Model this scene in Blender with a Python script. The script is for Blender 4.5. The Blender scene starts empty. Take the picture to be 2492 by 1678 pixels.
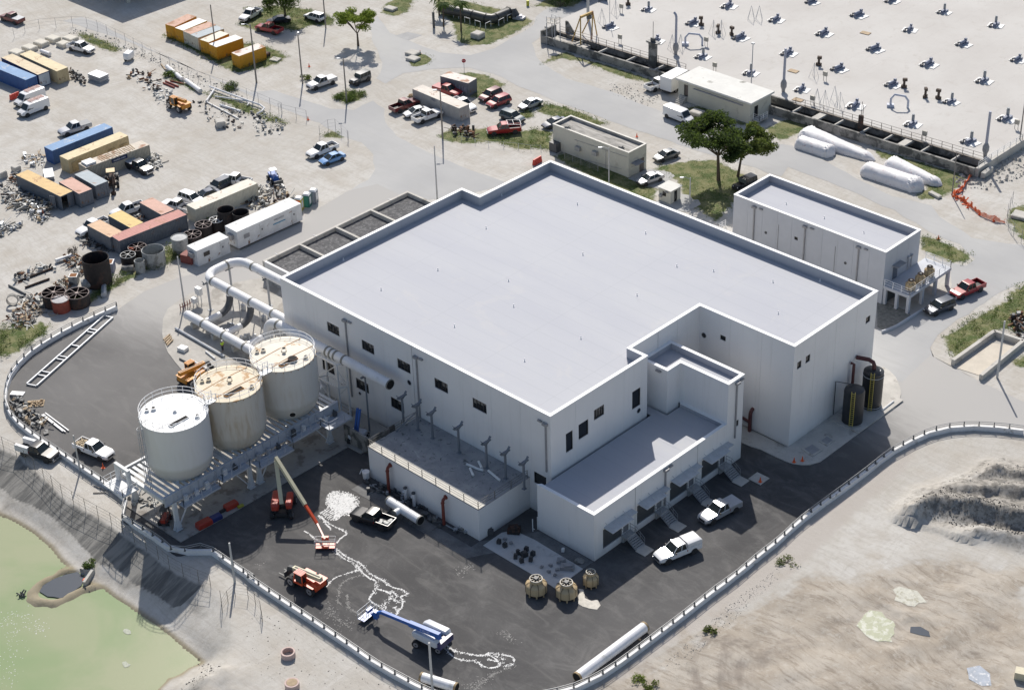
import bpy,math,random
import numpy as np
from mathutils import Vector,Matrix
random.seed(7)
rng=np.random.default_rng(7)
sc=bpy.context.scene
COL=sc.collection
R=math.radians
# camera
CAM=np.array([120.24321057,-126.42301899,134.93838779])
YAW,PITCH,ROLL,FPX=2.355055,0.561753,-0.033913,4417.453
CD=np.array([math.cos(YAW)*math.cos(PITCH),math.sin(YAW)*math.cos(PITCH),-math.sin(PITCH)])
CR=np.cross(CD,[0,0,1.0]);CR/=np.linalg.norm(CR)
CU=np.cross(CR,CD)
CR,CU=CR*math.cos(ROLL)+CU*math.sin(ROLL),-CR*math.sin(ROLL)+CU*math.cos(ROLL)
cam_d=bpy.data.cameras.new('camera')
cam=bpy.data.objects.new('camera',cam_d);COL.objects.link(cam)
mw=Matrix.Identity(4)
for i in range(3):
 mw[i][0],mw[i][1],mw[i][2],mw[i][3]=CR[i],CU[i],-CD[i],CAM[i]
cam.matrix_world=mw
cam_d.sensor_fit='HORIZONTAL';cam_d.sensor_width=36.0
cam_d.lens=36.0*FPX/2492.0
cam_d.clip_start=1.0;cam_d.clip_end=6000.0
sc.camera=cam
# light
SUN_EL,SUN_AZ=43.4,136.44
w=bpy.data.worlds.new('World');sc.world=w;w.use_nodes=True
wn=w.node_tree;wn.nodes.clear()
wo=wn.nodes.new('ShaderNodeOutputWorld');wb=wn.nodes.new('ShaderNodeBackground')
sky=wn.nodes.new('ShaderNodeTexSky');sky.sky_type='NISHITA';sky.sun_disc=False
sky.sun_elevation=R(SUN_EL);sky.sun_rotation=R(90-SUN_AZ)
sky.altitude=0;sky.air_density=1.0;sky.dust_density=1.6;sky.ozone_density=1.0
wn.links.new(sky.outputs[0],wb.inputs[0]);wn.links.new(wb.outputs[0],wo.inputs[0])
wb.inputs[1].default_value=0.088
sl=bpy.data.lights.new('sun','SUN');sl.energy=4.0;sl.angle=R(0.55);sl.color=(1.0,0.945,0.865)
so=bpy.data.objects.new('sun',sl);COL.objects.link(so)
sd=Vector((math.cos(R(SUN_EL))*math.cos(R(SUN_AZ)),math.cos(R(SUN_EL))*math.sin(R(SUN_AZ)),math.sin(R(SUN_EL))))
so.rotation_euler=(-sd).to_track_quat('-Z','Y').to_euler();so.location=(-60,60,120)
vs=sc.view_settings
vs.view_transform='Standard';vs.look='None';vs.exposure=0.30;vs.gamma=1.0;vs.use_curve_mapping=False
sc.render.engine='CYCLES'
sc.cycles.use_denoising=True
sc.cycles.max_bounces=6
# where things stand
ORG={'a':(0,400),'b':(600,400),'c':(1200,400),'d':(1792,400),'e':(0,800),'f':(600,800),'g':(1200,800),'h':(1792,800),'i':(0,1178),'j':(600,1178),'k':(1200,1178),'l':(1792,1178),'A':(0,0),'B':(600,0),'C':(1200,0),'D':(1792,0),'P':None,'m':(0,560,6.533),'n':(0,420,7.842),'q':(300,980,4.3556),'r':(620,1060,5.225),'s':(440,600,6.031),'u':(860,1440,7.838),'v':(1170,1260,6.534),'w':(1300,0,5.8225),'x':(2050,30,5.2275),'y':(2300,640,4.901)}
def px(k,x,y):
 o=ORG[k]
 if o is None:return x,y
 s=o[2]if len(o)>2 else 3.1357
 return o[0]+x/s,o[1]+y/s
def ray(k,x,y):
 X,Y=px(k,x,y)
 return CD+(X-1246.0)/FPX*CR-(Y-839.0)/FPX*CU
def G(k,x,y,z=0.0):
 v=ray(k,x,y);p=CAM+(z-CAM[2])/v[2]*v
 return Vector(p)
def onX(k,x,y,x0):
 v=ray(k,x,y);return Vector(CAM+(x0-CAM[0])/v[0]*v)
def onY(k,x,y,y0):
 v=ray(k,x,y);return Vector(CAM+(y0-CAM[1])/v[1]*v)
def GP(k,pts,z=0.0):
 return[G(k,a,b,z).to_2d()for a,b in pts]
# materials
def link(nt,a,b):nt.links.new(a,b)
class NT:
 def __init__(s,name):
  s.m=bpy.data.materials.new(name);s.m.use_nodes=True
  s.t=s.m.node_tree;s.t.nodes.clear()
  s.out=s.n('ShaderNodeOutputMaterial');s.p=s.n('ShaderNodeBsdfPrincipled')
  s.t.links.new(s.p.outputs[0],s.out.inputs[0])
  s.tc=s.n('ShaderNodeTexCoord')
 def n(s,ty,**kw):
  x=s.t.nodes.new(ty)
  for k,v in kw.items():setattr(x,k,v)
  return x
 def put(s,sock,v):
  if hasattr(v,'links')or isinstance(v,bpy.types.NodeSocket):s.t.links.new(v,sock)
  elif isinstance(v,(tuple,list))and len(v)==3 and sock.type=='RGBA':sock.default_value=(*v,1)
  else:sock.default_value=v
 def noise(s,scale,detail=3.0,rough=0.55,dist=0.0,vec=None,out=0):
  x=s.n('ShaderNodeTexNoise');x.inputs['Scale'].default_value=scale;x.inputs['Detail'].default_value=detail
  x.inputs['Roughness'].default_value=rough;x.inputs['Distortion'].default_value=dist
  s.put(x.inputs['Vector'],vec if vec is not None else s.tc.outputs['Object']);return x.outputs[out]
 def map(s,sc_,rot=(0,0,0),vec=None):
  x=s.n('ShaderNodeMapping');x.inputs['Scale'].default_value=sc_;x.inputs['Rotation'].default_value=rot
  s.put(x.inputs['Vector'],vec if vec is not None else s.tc.outputs['Object']);return x.outputs[0]
 def warp(s,scale,amt):
  x=s.n('ShaderNodeVectorMath',operation='MULTIPLY_ADD');s.put(x.inputs[0],s.noise(scale,3,out=1));x.inputs[1].default_value=(amt,amt,0);s.put(x.inputs[2],s.tc.outputs['Object']);return x.outputs[0]
 def ss(s,v,a,b,lo=0.0,hi=1.0,smooth=True):
  x=s.n('ShaderNodeMapRange');x.interpolation_type='SMOOTHSTEP' if smooth else 'LINEAR'
  s.put(x.inputs[0],v)
  for i,q in enumerate((a,b,lo,hi)):x.inputs[i+1].default_value=q
  return x.outputs[0]
 def math(s,op,a,b=0.0,c=None):
  x=s.n('ShaderNodeMath',operation=op);s.put(x.inputs[0],a);s.put(x.inputs[1],b)
  if c is not None:s.put(x.inputs[2],c)
  return x.outputs[0]
 def mix(s,f,a,b,mode='MIX'):
  x=s.n('ShaderNodeMix',data_type='RGBA',blend_type=mode);s.put(x.inputs[0],f);s.put(x.inputs[6],a);s.put(x.inputs[7],b)
  return x.outputs[2]
 def attr(s,name):
  x=s.n('ShaderNodeAttribute');x.attribute_name=name;return x.outputs['Fac']
 def bump(s,h,strength=0.3,dist=0.05):
  x=s.n('ShaderNodeBump');x.inputs['Strength'].default_value=strength;x.inputs['Distance'].default_value=dist
  s.put(x.inputs['Height'],h);s.t.links.new(x.outputs[0],s.p.inputs['Normal'])
 def fin(s,col,rough=0.8,metal=0.0,spec=None):
  s.put(s.p.inputs['Base Color'],col);s.put(s.p.inputs['Roughness'],rough);s.p.inputs['Metallic'].default_value=metal
  if spec is not None:s.p.inputs['Specular IOR Level'].default_value=spec
  return s.m
_mc={}
def M(name,col,rough=0.7,var=0.12,scale=0.6,metal=0.0,tint=None,amt=0.0,tscale=0.5,bump=0.0,bscale=8.0,coat=0.0,spec=None):
 """a plain coating with uneven tone and an optional blotchy second colour (rust, dust, stain)"""
 if name in _mc:return _mc[name]
 s=NT(name)
 n1=s.noise(scale,4);n2=s.noise(scale*7,3)
 f=s.math('ADD',s.math('MULTIPLY',n1,0.65),s.math('MULTIPLY',n2,0.35))
 c=s.mix(s.ss(f,0.3,0.7),tuple(x*(1-var)for x in col),tuple(min(1,x*(1+var*0.7))for x in col))
 if tint is not None:
  n3=s.noise(tscale,5,0.65,0.3)
  c=s.mix(s.ss(n3,0.62-amt*0.35,0.72-amt*0.3),c,tint)
 if bump:s.bump(s.noise(bscale,3),bump,0.03)
 _mc[name]=s.fin(c,rough,metal,spec)
 if coat:s.p.inputs['Coat Weight'].default_value=coat;s.p.inputs['Coat Roughness'].default_value=0.08
 return _mc[name]
# meshes
class MB:
 def __init__(s):s.v=[];s.f=[];s.m=[]
 def add(s,vs_,fs,mi=0):
  o=len(s.v);s.v+=[tuple(p)for p in vs_];s.f+=[tuple(i+o for i in f)for f in fs];s.m+=[mi]*len(fs);return s
 def box(s,x0,x1,y0,y1,z0,z1,mi=0):
  if x0>x1:x0,x1=x1,x0
  if y0>y1:y0,y1=y1,y0
  v=[(x0,y0,z0),(x1,y0,z0),(x1,y1,z0),(x0,y1,z0),(x0,y0,z1),(x1,y0,z1),(x1,y1,z1),(x0,y1,z1)]
  return s.add(v,[(0,3,2,1),(4,5,6,7),(0,1,5,4),(1,2,6,5),(2,3,7,6),(3,0,4,7)],mi)
 def obox(s,c,dx,dy,dz,rz=0.0,mi=0,tilt=None):
  """box centred on c in x, y and standing on c.z"""
  m=Matrix.Rotation(rz,3,'Z')
  if tilt is not None:m=m@tilt
  v=[Vector(c)+m@Vector((sx*dx/2,sy*dy/2,z))for z in(0,dz)for sx,sy in((-1,-1),(1,-1),(1,1),(-1,1))]
  return s.add(v,[(0,3,2,1),(4,5,6,7),(0,1,5,4),(1,2,6,5),(2,3,7,6),(3,0,4,7)],mi)
 def beam(s,a,b,wd,ht=None,mi=0,up=(0,0,1)):
  a,b=Vector(a),Vector(b);ht=ht or wd;d=(b-a)
  if d.length<1e-6:return s
  d.normalize();u=Vector(up)
  if abs(d.dot(u))>0.98:u=Vector((1,0,0))
  r=d.cross(u).normalized();u=r.cross(d)
  v=[]
  for p in(a,b):
   for i,j in((-1,-1),(1,-1),(1,1),(-1,1)):v.append(p+r*i*wd/2+u*j*ht/2)
  return s.add(v,[(0,3,2,1),(4,5,6,7),(0,1,5,4),(1,2,6,5),(2,3,7,6),(3,0,4,7)],mi)
 def cyl(s,a,b,r,r2=None,n=12,mi=0,caps=(1,1)):
  a,b=Vector(a),Vector(b);r2=r if r2 is None else r2;d=(b-a).normalized()
  u=Vector((0,0,1))if abs(d.z)<0.9 else Vector((1,0,0))
  x=d.cross(u).normalized();y=d.cross(x)
  v=[]
  for p,q in((a,r),(b,r2)):
   for i in range(n):
    t=2*math.pi*i/n;v.append(p+x*math.cos(t)*q+y*math.sin(t)*q)
  f=[(i,i+n,(i+1)%n+n,(i+1)%n)for i in range(n)]
  if caps[0]:f.append(tuple(range(n)))
  if caps[1]:f.append(tuple(reversed(range(n,2*n))))
  return s.add(v,f,mi)
 def tube(s,path,r,n=8,mi=0,caps=True,closed=False):
  P=[Vector(p)for p in path];L=len(P);base=len(s.v);prev=None
  for i,p in enumerate(P):
   if closed:d=P[(i+1)%L]-P[i-1]
   else:d=P[min(i+1,L-1)]-P[max(i-1,0)]
   d.normalize()
   if prev is None:
    u=Vector((0,0,1))if abs(d.z)<0.9 else Vector((1,0,0));x=d.cross(u).normalized()
   else:
    x=(prev-d*prev.dot(d)).normalized()
   prev=x;y=d.cross(x)
   for k in range(n):
    t=2*math.pi*k/n;s.v.append(tuple(p+x*math.cos(t)*r+y*math.sin(t)*r))
  for i in range(L if closed else L-1):
   a=base+i*n;b=base+((i+1)%L)*n
   for k in range(n):s.f.append((a+k,a+(k+1)%n,b+(k+1)%n,b+k));s.m.append(mi)
  if caps and not closed:
   s.f.append(tuple(reversed(range(base,base+n))));s.m.append(mi)
   s.f.append(tuple(range(base+(L-1)*n,base+L*n)));s.m.append(mi)
  return s
 def prism(s,poly,z0,z1,mi=0):
  n=len(poly);ar=sum(poly[i][0]*poly[(i+1)%n][1]-poly[(i+1)%n][0]*poly[i][1]for i in range(n))
  if ar<0:poly=list(reversed(poly))
  v=[(p[0],p[1],z0)for p in poly]+[(p[0],p[1],z1)for p in poly]
  f=[tuple(reversed(range(n))),tuple(range(n,2*n))]+[(i,(i+1)%n,(i+1)%n+n,i+n)for i in range(n)]
  return s.add(v,f,mi)
 def lathe(s,prof,c=(0,0,0),n=24,mi=0,cap_top=True,cap_bot=False):
  c=Vector(c);v=[]
  for r,z in prof:
   for i in range(n):
    t=2*math.pi*i/n;v.append((c.x+r*math.cos(t),c.y+r*math.sin(t),c.z+z))
  f=[]
  for k in range(len(prof)-1):
   for i in range(n):f.append((k*n+i,k*n+(i+1)%n,(k+1)*n+(i+1)%n,(k+1)*n+i))
  if cap_top:f.append(tuple(range((len(prof)-1)*n,len(prof)*n)))
  if cap_bot:f.append(tuple(reversed(range(n))))
  return s.add(v,f,mi)
 def mesh(s,name,mats,off=(0,0,0),smooth=False,angle=None):
  me=bpy.data.meshes.new(name)
  o=Vector(off)
  me.from_pydata([(p[0]-o[0],p[1]-o[1],p[2]-o[2])for p in s.v],[],s.f)
  if not isinstance(mats,(list,tuple)):mats=[mats]
  for m in mats:me.materials.append(m)
  me.polygons.foreach_set('material_index',s.m)
  if smooth:me.polygons.foreach_set('use_smooth',[True]*len(s.f));me.set_sharp_from_angle(angle=angle or R(35))
  me.update();return me
def tag(o,label=None,cat=None,group=None,kind=None):
 if label:o['label']=label
 if cat:o['category']=cat
 if group:o['group']=group
 if kind:o['kind']=kind
 return o
def thing(name,label,cat,loc=(0,0,0),group=None,rz=0.0):
 o=bpy.data.objects.new(name,None);COL.objects.link(o);o.location=loc;o.rotation_euler.z=rz
 o.empty_display_size=0.3
 return tag(o,label,cat,group)
def obj(name,mb,mats,parent=None,smooth=False,kind=None,label=None,cat=None,group=None,local=False,angle=None):
 """links mb as one object; its points are in world space unless local is set"""
 off=(0,0,0)
 if parent is not None and not local:off=root_loc(parent)
 me=mb.mesh(name,mats,off,smooth,angle)if isinstance(mb,MB)else mb
 o=bpy.data.objects.new(name,me);COL.objects.link(o)
 if parent is not None:o.parent=parent
 return tag(o,label,cat,group,kind)
def root_loc(p):
 v=Vector(p.location)
 while p.parent:p=p.parent;v+=Vector(p.location)
 return v
def inst(name,me,parent=None,loc=(0,0,0),rot=(0,0,0),mats=None,scale=None):
 o=bpy.data.objects.new(name,me);COL.objects.link(o);o.location=loc;o.rotation_euler=rot
 if parent is not None:o.parent=parent
 if scale:o.scale=scale
 if mats:
  for i,m in mats.items():o.material_slots[i].link='OBJECT';o.material_slots[i].material=m
 return o
def lone(name,mb,mats,label,cat,group=None,smooth=False,c=None):
 """a thing that is one mesh, its origin at its own foot"""
 if c is None:
  a=np.array(mb.v);c=((a[:,0].min()+a[:,0].max())/2,(a[:,1].min()+a[:,1].max())/2,a[:,2].min())
 o=bpy.data.objects.new(name,mb.mesh(name,mats,c,smooth));o.location=c;COL.objects.link(o)
 return tag(o,label,cat,group)
def jag(poly,step=1.2,amp=0.25,seed=1):
 """a polygon with its sides cut into short uneven steps"""
 rr=random.Random(seed);out=[];n=len(poly)
 for i in range(n):
  a,b=Vector(poly[i]),Vector(poly[(i+1)%n]);d=b-a;L=d.length;k=max(1,int(L/step))
  nn=Vector((-d.y,d.x)).normalized()if L>0 else Vector((0,0))
  for j in range(k):
   out.append(a+d*(j/k)+(nn*rr.uniform(-amp,amp)if j or True else Vector((0,0))))
 return out
def smoothline(pts,sub=4):
 P=[Vector(p)for p in pts];out=[]
 for i in range(len(P)-1):
  p0,p1,p2,p3=P[max(i-1,0)],P[i],P[i+1],P[min(i+2,len(P)-1)]
  for j in range(sub):
   t=j/sub
   out.append(0.5*((2*p1)+(p2-p0)*t+(2*p0-5*p1+4*p2-p3)*t*t+(3*p1-p0-3*p2+p3)*t**3))
 out.append(P[-1]);return out
def resample(pts,step):
 P=[Vector(p)for p in pts];out=[P[0].copy()];acc=0.0
 for i in range(len(P)-1):
  a,b=P[i],P[i+1];L=(b-a).length;t=step-acc
  while t<=L:out.append(a+(b-a)*(t/L));t+=step
  acc=(acc+L)%step if L else acc
 return out
s=NT('white_painted_wall')
c=s.mix(s.ss(s.noise(0.12,4),.3,.7),(0.74,0.735,0.735),(0.79,0.785,0.78));stv=s.noise(1.0,6,.7,.15,s.map((1.3,1.3,.07)))
c=s.mix(s.math('MULTIPLY',s.ss(stv,.52,.72),.22),c,(0.50,0.48,0.45));sp_=s.n('ShaderNodeSeparateXYZ');s.t.links.new(s.tc.outputs['Object'],sp_.inputs[0])
c=s.mix(s.math('MULTIPLY',s.ss(s.math('ADD',sp_.outputs[2],s.math('MULTIPLY',s.noise(.8,5,.7),1.6)),1.9,.6),.4),c,(0.42,0.39,0.35))
c=s.mix(s.math('MULTIPLY',s.ss(s.noise(.3,5,.65),.55,.75),.12),c,(0.6,0.59,0.57));WHITE=s.fin(c,.75)
WHITE_TRIM=M('white_coping',(0.86,0.86,0.86),0.6,0.03)
GREY_MEMB=None
GALV=M('galvanised_steel',(0.42,0.44,0.47),0.5,0.15,1.5,metal=0.35)
STEEL_W=M('white_painted_steel',(0.74,0.74,0.73),0.5,0.1,1.2,tint=(0.45,0.38,0.3),amt=0.05)
STEEL_D=M('dark_steel',(0.08,0.085,0.09),0.55,0.2,2.0)
CONC=M('pale_concrete',(0.5,0.48,0.44),0.9,0.14,0.5,tint=(0.32,0.3,0.27),amt=0.2,tscale=0.35,bump=0.2)
CONC_D=M('weathered_concrete',(0.30,0.29,0.27),0.9,0.25,0.7,tint=(0.10,0.1,0.095),amt=0.5,tscale=0.5,bump=0.3)
RUBBER=M('black_rubber',(0.022,0.022,0.024),0.8,0.2,3)
GLASS=M('dark_window_glass',(0.015,0.018,0.022),0.12,0.1,0.5)
RED_PIPE=M('oxide_red_pipe',(0.20,0.045,0.03),0.6,0.2,2)
BLACK=M('black_paint',(0.02,0.021,0.024),0.5,0.2)
RUST=M('rusty_steel',(0.10,0.05,0.032),0.85,0.4,2.0,tint=(0.035,0.028,0.026),amt=0.6,tscale=1.5)
ORANGE=M('safety_orange',(0.85,0.13,0.03),0.6,0.1)
WOOD=M('raw_timber',(0.42,0.32,0.21),0.85,0.25,2)
# ground
def vn(x,y,s,seed=0):
 x=x/s;y=y/s;xi=np.floor(x).astype(int);yi=np.floor(y).astype(int);fx=x-xi;fy=y-yi
 fx=fx*fx*(3-2*fx);fy=fy*fy*(3-2*fy)
 def h(a,b):
  q=np.sin(a*127.1+b*311.7+seed*74.7)*43758.5453;return q-np.floor(q)
 return(h(xi,yi)*(1-fx)+h(xi+1,yi)*fx)*(1-fy)+(h(xi,yi+1)*(1-fx)+h(xi+1,yi+1)*fx)*fy
def fbm(x,y,s,o=4,seed=0):
 a=0;t=0;k=1.0
 for i in range(o):a=a+k*vn(x,y,s,seed+i*13);t+=k;k*=0.5;s=s/2.03
 return a/t
def dist_line(pts,X,Y,closed=False):
 """distance and signed side to a polyline"""
 P=[(p[0],p[1])for p in pts];n=len(P);best=np.full(X.shape,1e9);side=np.zeros(X.shape)
 for i in range(n if closed else n-1):
  ax,ay=P[i];bx,by=P[(i+1)%n];dx,dy=bx-ax,by-ay;L=dx*dx+dy*dy+1e-12
  t=np.clip(((X-ax)*dx+(Y-ay)*dy)/L,0,1);qx,qy=X-ax-t*dx,Y-ay-t*dy
  dd=np.hypot(qx,qy);m=dd<best;best=np.where(m,dd,best)
  side=np.where(m,np.sign(dx*(Y-ay)-dy*(X-ax)),side)
 return best,side
def inside(poly,X,Y):
 r=np.zeros(X.shape,bool);n=len(poly)
 for i in range(n):
  ax,ay=poly[i][0],poly[i][1];bx,by=poly[(i+1)%n][0],poly[(i+1)%n][1]
  if ay==by:continue
  c=((ay>Y)!=(by>Y))&(X<(bx-ax)*(Y-ay)/(by-ay)+ax);r^=c
 return r
def sdf(polys,X,Y,lim=6.0):
 out=np.full(X.shape,-lim)
 for p in polys:
  xs=[q[0]for q in p];ys=[q[1]for q in p]
  m=(X>min(xs)-lim)&(X<max(xs)+lim)&(Y>min(ys)-lim)&(Y<max(ys)+lim)
  if not m.any():continue
  dd,_=dist_line(p,X[m],Y[m],True);s=np.where(inside(p,X[m],Y[m]),dd,-dd)
  out[m]=np.maximum(out[m],np.clip(s,-lim,lim))
 return out
ZW=-2.5
shore=([G('i',*q,ZW).to_2d()for q in[(-700,-350),(0,240),(60,262),(120,290),(250,370),(380,480),(470,590),(540,650),(600,720),(700,765),(780,790),(880,870),(980,930),(1080,1000),(1180,1065),(1290,1150),(1400,1245),(1480,1310),(1540,1365),(1440,1400),(1380,1450),(1290,1480),(1200,1568),(1150,1900),(-700,1900)]])
bankl=([G('i',*q,-0.2).to_2d()for q in[(-900,-600),(-300,-400),(0,-280),(130,-225),(300,-80),(400,20),(530,130),(700,230),(850,310),(1000,420),(1200,560),(1330,670),(1500,740),(1620,800),(1720,920),(1760,1060),(1780,1230),(1760,1400),(1640,1520),(1560,1700),(1500,1980),(-900,1980)]])
ring=[G('i',*q,-2.1).to_2d()for q in[(540,640),(480,648),(400,690),(310,745),(250,800),(240,850),(300,880),(400,890),(500,850),(620,790),(720,765)]]
pool=[G('i',*q,-2.3).to_2d()for q in[(590,665),(500,680),(430,705),(330,760),(300,810),(360,850),(460,860),(560,815),(620,765),(645,700)]]
RIDGES=[([G('h',*q,2.4).to_2d()for q in[(1330,1400),(1400,1300),(1540,1250),(1700,1270),(1850,1312),(2000,1332),(2195,1372),(2500,1400)]],2.2,1.2,3.0),([G('h',*q,1.9).to_2d()for q in[(1680,1190),(1780,1180),(1900,1190),(2100,1172),(2195,1172),(2500,1190)]],1.6,1.0,2.6),([G('h',*q,1.2).to_2d()for q in[(1900,1100),(1990,1060),(2100,1085),(2195,1090),(2400,1080)]],1.4,1.3,1.8),([G('h',*q,1.4).to_2d()for q in[(1420,1480),(1600,1500),(1800,1545),(1900,1500),(2100,1540),(2300,1560)]],1.1,1.2,1.4)]
FW=np.array([-0.7071,0.7071]);RT=np.array([0.7071,0.7071])
def axis(lo,hi,st,grow,far):
 a=list(np.arange(lo,hi+1e-6,st));s=st
 while a[-1]<far:s*=grow;a.append(a[-1]+s)
 s=st
 while a[0]>-far:s*=grow;a.insert(0,a[0]-s)
 return np.array(a)
fa=np.array(sorted(set(list(axis(-42,60,0.42,1.35,0))+list(axis(-42,190,0.6,1.35,2600)[:0]))))
fa=list(np.arange(-44,40,0.42));s_=0.42
while fa[-1]<195:fa.append(fa[-1]+0.42+0.0022*(fa[-1]-40))
s_=1.0
while fa[-1]<2600:s_*=1.4;fa.append(fa[-1]+s_)
s_=0.6
while fa[0]>-2600:s_*=1.4;fa.insert(0,fa[0]-s_)
fa=np.array(fa);ra=axis(-118,108,0.5,1.4,2600)
FF,RR=np.meshgrid(fa,ra,indexing='ij')
GX=FF*FW[0]+RR*RT[0];GY=FF*FW[1]+RR*RT[1]
grass_p=[GP('A',q)for q in[[(585,260),(700,265),(800,310),(920,375),(900,410),(760,370),(640,310)],[(1235,262),(1280,300),(1530,420),(1700,520),(1800,560),(1880,545),(2100,500),(2190,440),(2140,390),(2010,345),(1900,330),(1750,340),(1500,300)],[(1250,555),(1300,560),(1360,600),(1540,700),(1700,730),(1900,800),(2000,850),(2150,910),(2120,935),(1990,880),(1880,870),(1600,730),(1420,670),(1300,620)],[(1700,640),(1800,640),(1820,700),(1720,705)],[(1980,880),(2200,930),(2190,960),(2000,920)]]]
grass_p+=[GP('B',q)for q in[[(-60,200),(-10,60),(100,60),(240,40),(430,60),(560,90),(690,150),(650,195),(500,200),(400,235),(240,225),(100,255)],[(1015,100),(1050,30),(1150,-20),(1290,-20),(1240,90),(1130,130)],[(1430,40),(1480,120),(1560,170),(1600,320),(1700,350),(1850,345),(2050,260),(2195,160),(2070,100),(1900,60),(1600,-10),(1450,-20)],[(1210,450),(1240,510),(1300,520),(1400,495),(1435,450),(1385,412),(1290,400)],[(655,745),(740,690),(830,690),(905,725),(880,770),(740,795)],[(1590,560),(1700,548),(1820,565),(2000,650),(1860,700),(1760,765),(1690,740),(1650,600)],[(1440,1035),(1560,985),(1860,975),(1900,1010),(2195,1010),(2195,1145),(2050,1140),(1900,1090),(1680,1100),(1500,1075)],[(1960,880),(2195,830),(2195,900),(2050,920)],[(560,1050),(650,990),(760,1040),(700,1060)]]]
grass_p+=[GP('C',q)for q in[[(330,855),(380,785),(560,815),(720,870),(885,950),(700,960),(480,900)],[(-60,1040),(200,1000),(330,980),(450,1000),(450,1150),(200,1120),(0,1080)],[(440,1195),(560,1150),(1000,1320),(1130,1400),(1270,1440),(1240,1500),(1260,1620),(640,1300)],[(1215,1285),(1300,1255),(1500,1225),(1700,1215),(1780,1260),(2010,1370),(1900,1500),(1700,1700),(1500,1560),(1440,1500),(1420,1400),(1330,1330)],[(360,500),(440,430),(560,390),(640,430),(900,500),(1190,600),(1280,650),(1000,600),(700,480),(520,450)],[(390,0),(300,50),(500,62),(600,55),(720,0),(650,-60),(380,-60)],[(1400,840),(1560,800),(2000,960),(1760,950),(1500,930)]]]
grass_p+=[GP('D',q)for q in[[(200,985),(350,915),(430,900),(800,1020),(1050,1130),(1400,1230),(1780,1340),(1660,1470),(1560,1520),(1400,1530),(1370,1480),(1450,1430),(1300,1280),(1090,1210),(1000,1080),(800,1040),(600,985),(430,1045),(330,1080)]]]
grass_p+=[GP('d',q)for q in[[(1405,545),(1480,550),(1560,578),(1700,640),(1800,690),(1790,740),(1650,757),(1500,700),(1400,660)],[(2090,965),(2250,890),(2300,1000),(2300,1300),(1980,1260),(1690,1490),(1600,1420),(1570,1310),(1700,1230),(1900,1120),(2060,1030)],[(2090,1500),(2300,1400),(2300,1540),(2150,1560)],[(2080,330),(2250,300),(2250,640),(2150,560),(2060,430)]]]
grass_p+=[GP('a',q)for q in[[(1240,600),(1330,640),(1420,660),(1430,700),(1260,770),(1100,830),(900,935),(800,990),(680,1070),(520,1120),(500,1080),(660,1020),(690,960),(830,930),(900,860),(1180,750),(1260,680)],[(-80,1280),(60,1240),(200,1230),(320,1190),(385,1235),(330,1300),(150,1430),(60,1470),(-80,1450)],[(1700,450),(1740,500),(1700,560),(1640,520)]]]
dirt_p=[[p for p in GP('l',[(-1300,1600),(-580,1230),(-80,930),(60,900),(350,720),(520,650),(700,660),(1050,570),(1300,520),(1700,540),(2300,600),(2500,2300),(-1300,2300)])]]
heap_p=[GP('h',[(1310,1420),(1400,1270),(1560,1225),(1620,1200),(1820,1130),(1900,1040),(2050,1020),(2400,1060),(2500,1700),(2195,1690),(1960,1590),(1750,1540),(1600,1480),(1400,1440)])]
shoulder_p=[GP('l',[(-1400,1500),(-1100,1250),(-300,760),(334,420),(600,220),(1000,-20),(1400,-330),(1300,-120),(1000,130),(700,420),(420,690),(0,960),(-560,1250),(-900,1568)])]
sd_grass=sdf(grass_p,GX,GY);sd_dirt=sdf(dirt_p,GX,GY,12);sd_heap=sdf(heap_p,GX,GY,8);sd_shld=sdf(shoulder_p,GX,GY)
d_sh,_=dist_line(shore,GX,GY,True);in_sh=inside(shore,GX,GY)
d_bk,_=dist_line(bankl,GX,GY,True);in_bk=inside(bankl,GX,GY)
Z=np.zeros(GX.shape)
tt=d_sh/(d_sh+d_bk+1e-6)
tt=np.clip((tt-0.18)/0.82,0,1)
slope=ZW+0.12+(1-0.0)*np.where(d_sh<2.2,d_sh*0.12,0.264)+tt*2.1
Z=np.where(in_bk,np.minimum(slope,-0.0),Z)
Z=np.where(in_sh,ZW-np.clip(d_sh*0.7,0,0.8),Z)
dr,_=dist_line(ring,GX,GY)
Z=np.where(in_bk&(dr<2.2),np.maximum(Z,-2.25-np.maximum(dr-0.1,0)*0.55+0.5*(fbm(GX,GY,1.1,4,3)-0.4)),Z)
inp=inside(pool,GX,GY);Z=np.where(inp&(dr>0.5),ZW-0.4,Z)
n1=fbm(GX,GY,5.0,4,1);n2=fbm(GX,GY,1.6,3,5)
dm=np.clip(sd_dirt/5.0,0,1)
Z=Z+dm*((n1-0.5)*0.9+(n2-0.5)*0.22-0.1)
hm=np.zeros(GX.shape)
for pts,hgt,wc,wf in RIDGES:
 dd,sgn=dist_line(pts,GX+(n2-.5)*1.6,GY+(n1-.5)*1.2)
 wdt=np.where(sgn<0,wc,wf)
 hh=hgt*np.exp(-(dd/wdt)**1.4)*(0.65+0.7*fbm(GX,GY,2.2,4,9))
 hm=np.maximum(hm,hh)
Z=Z+hm*np.clip(sd_heap/2.0+1.0,0,1)+np.clip(sd_heap/3,0,1)*(fbm(GX,GY,1.2,4,21)-0.5)*0.8
mx=G('i',1640,1500).to_2d();Z=Z+0.9*np.exp(-((GX-mx[0])**2+(GY-mx[1])**2)/9.0)*(0.5+fbm(GX,GY,1.0,3,31))
Z=Z+np.clip(sd_grass/1.5,0,1)*0.10*n2
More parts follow.
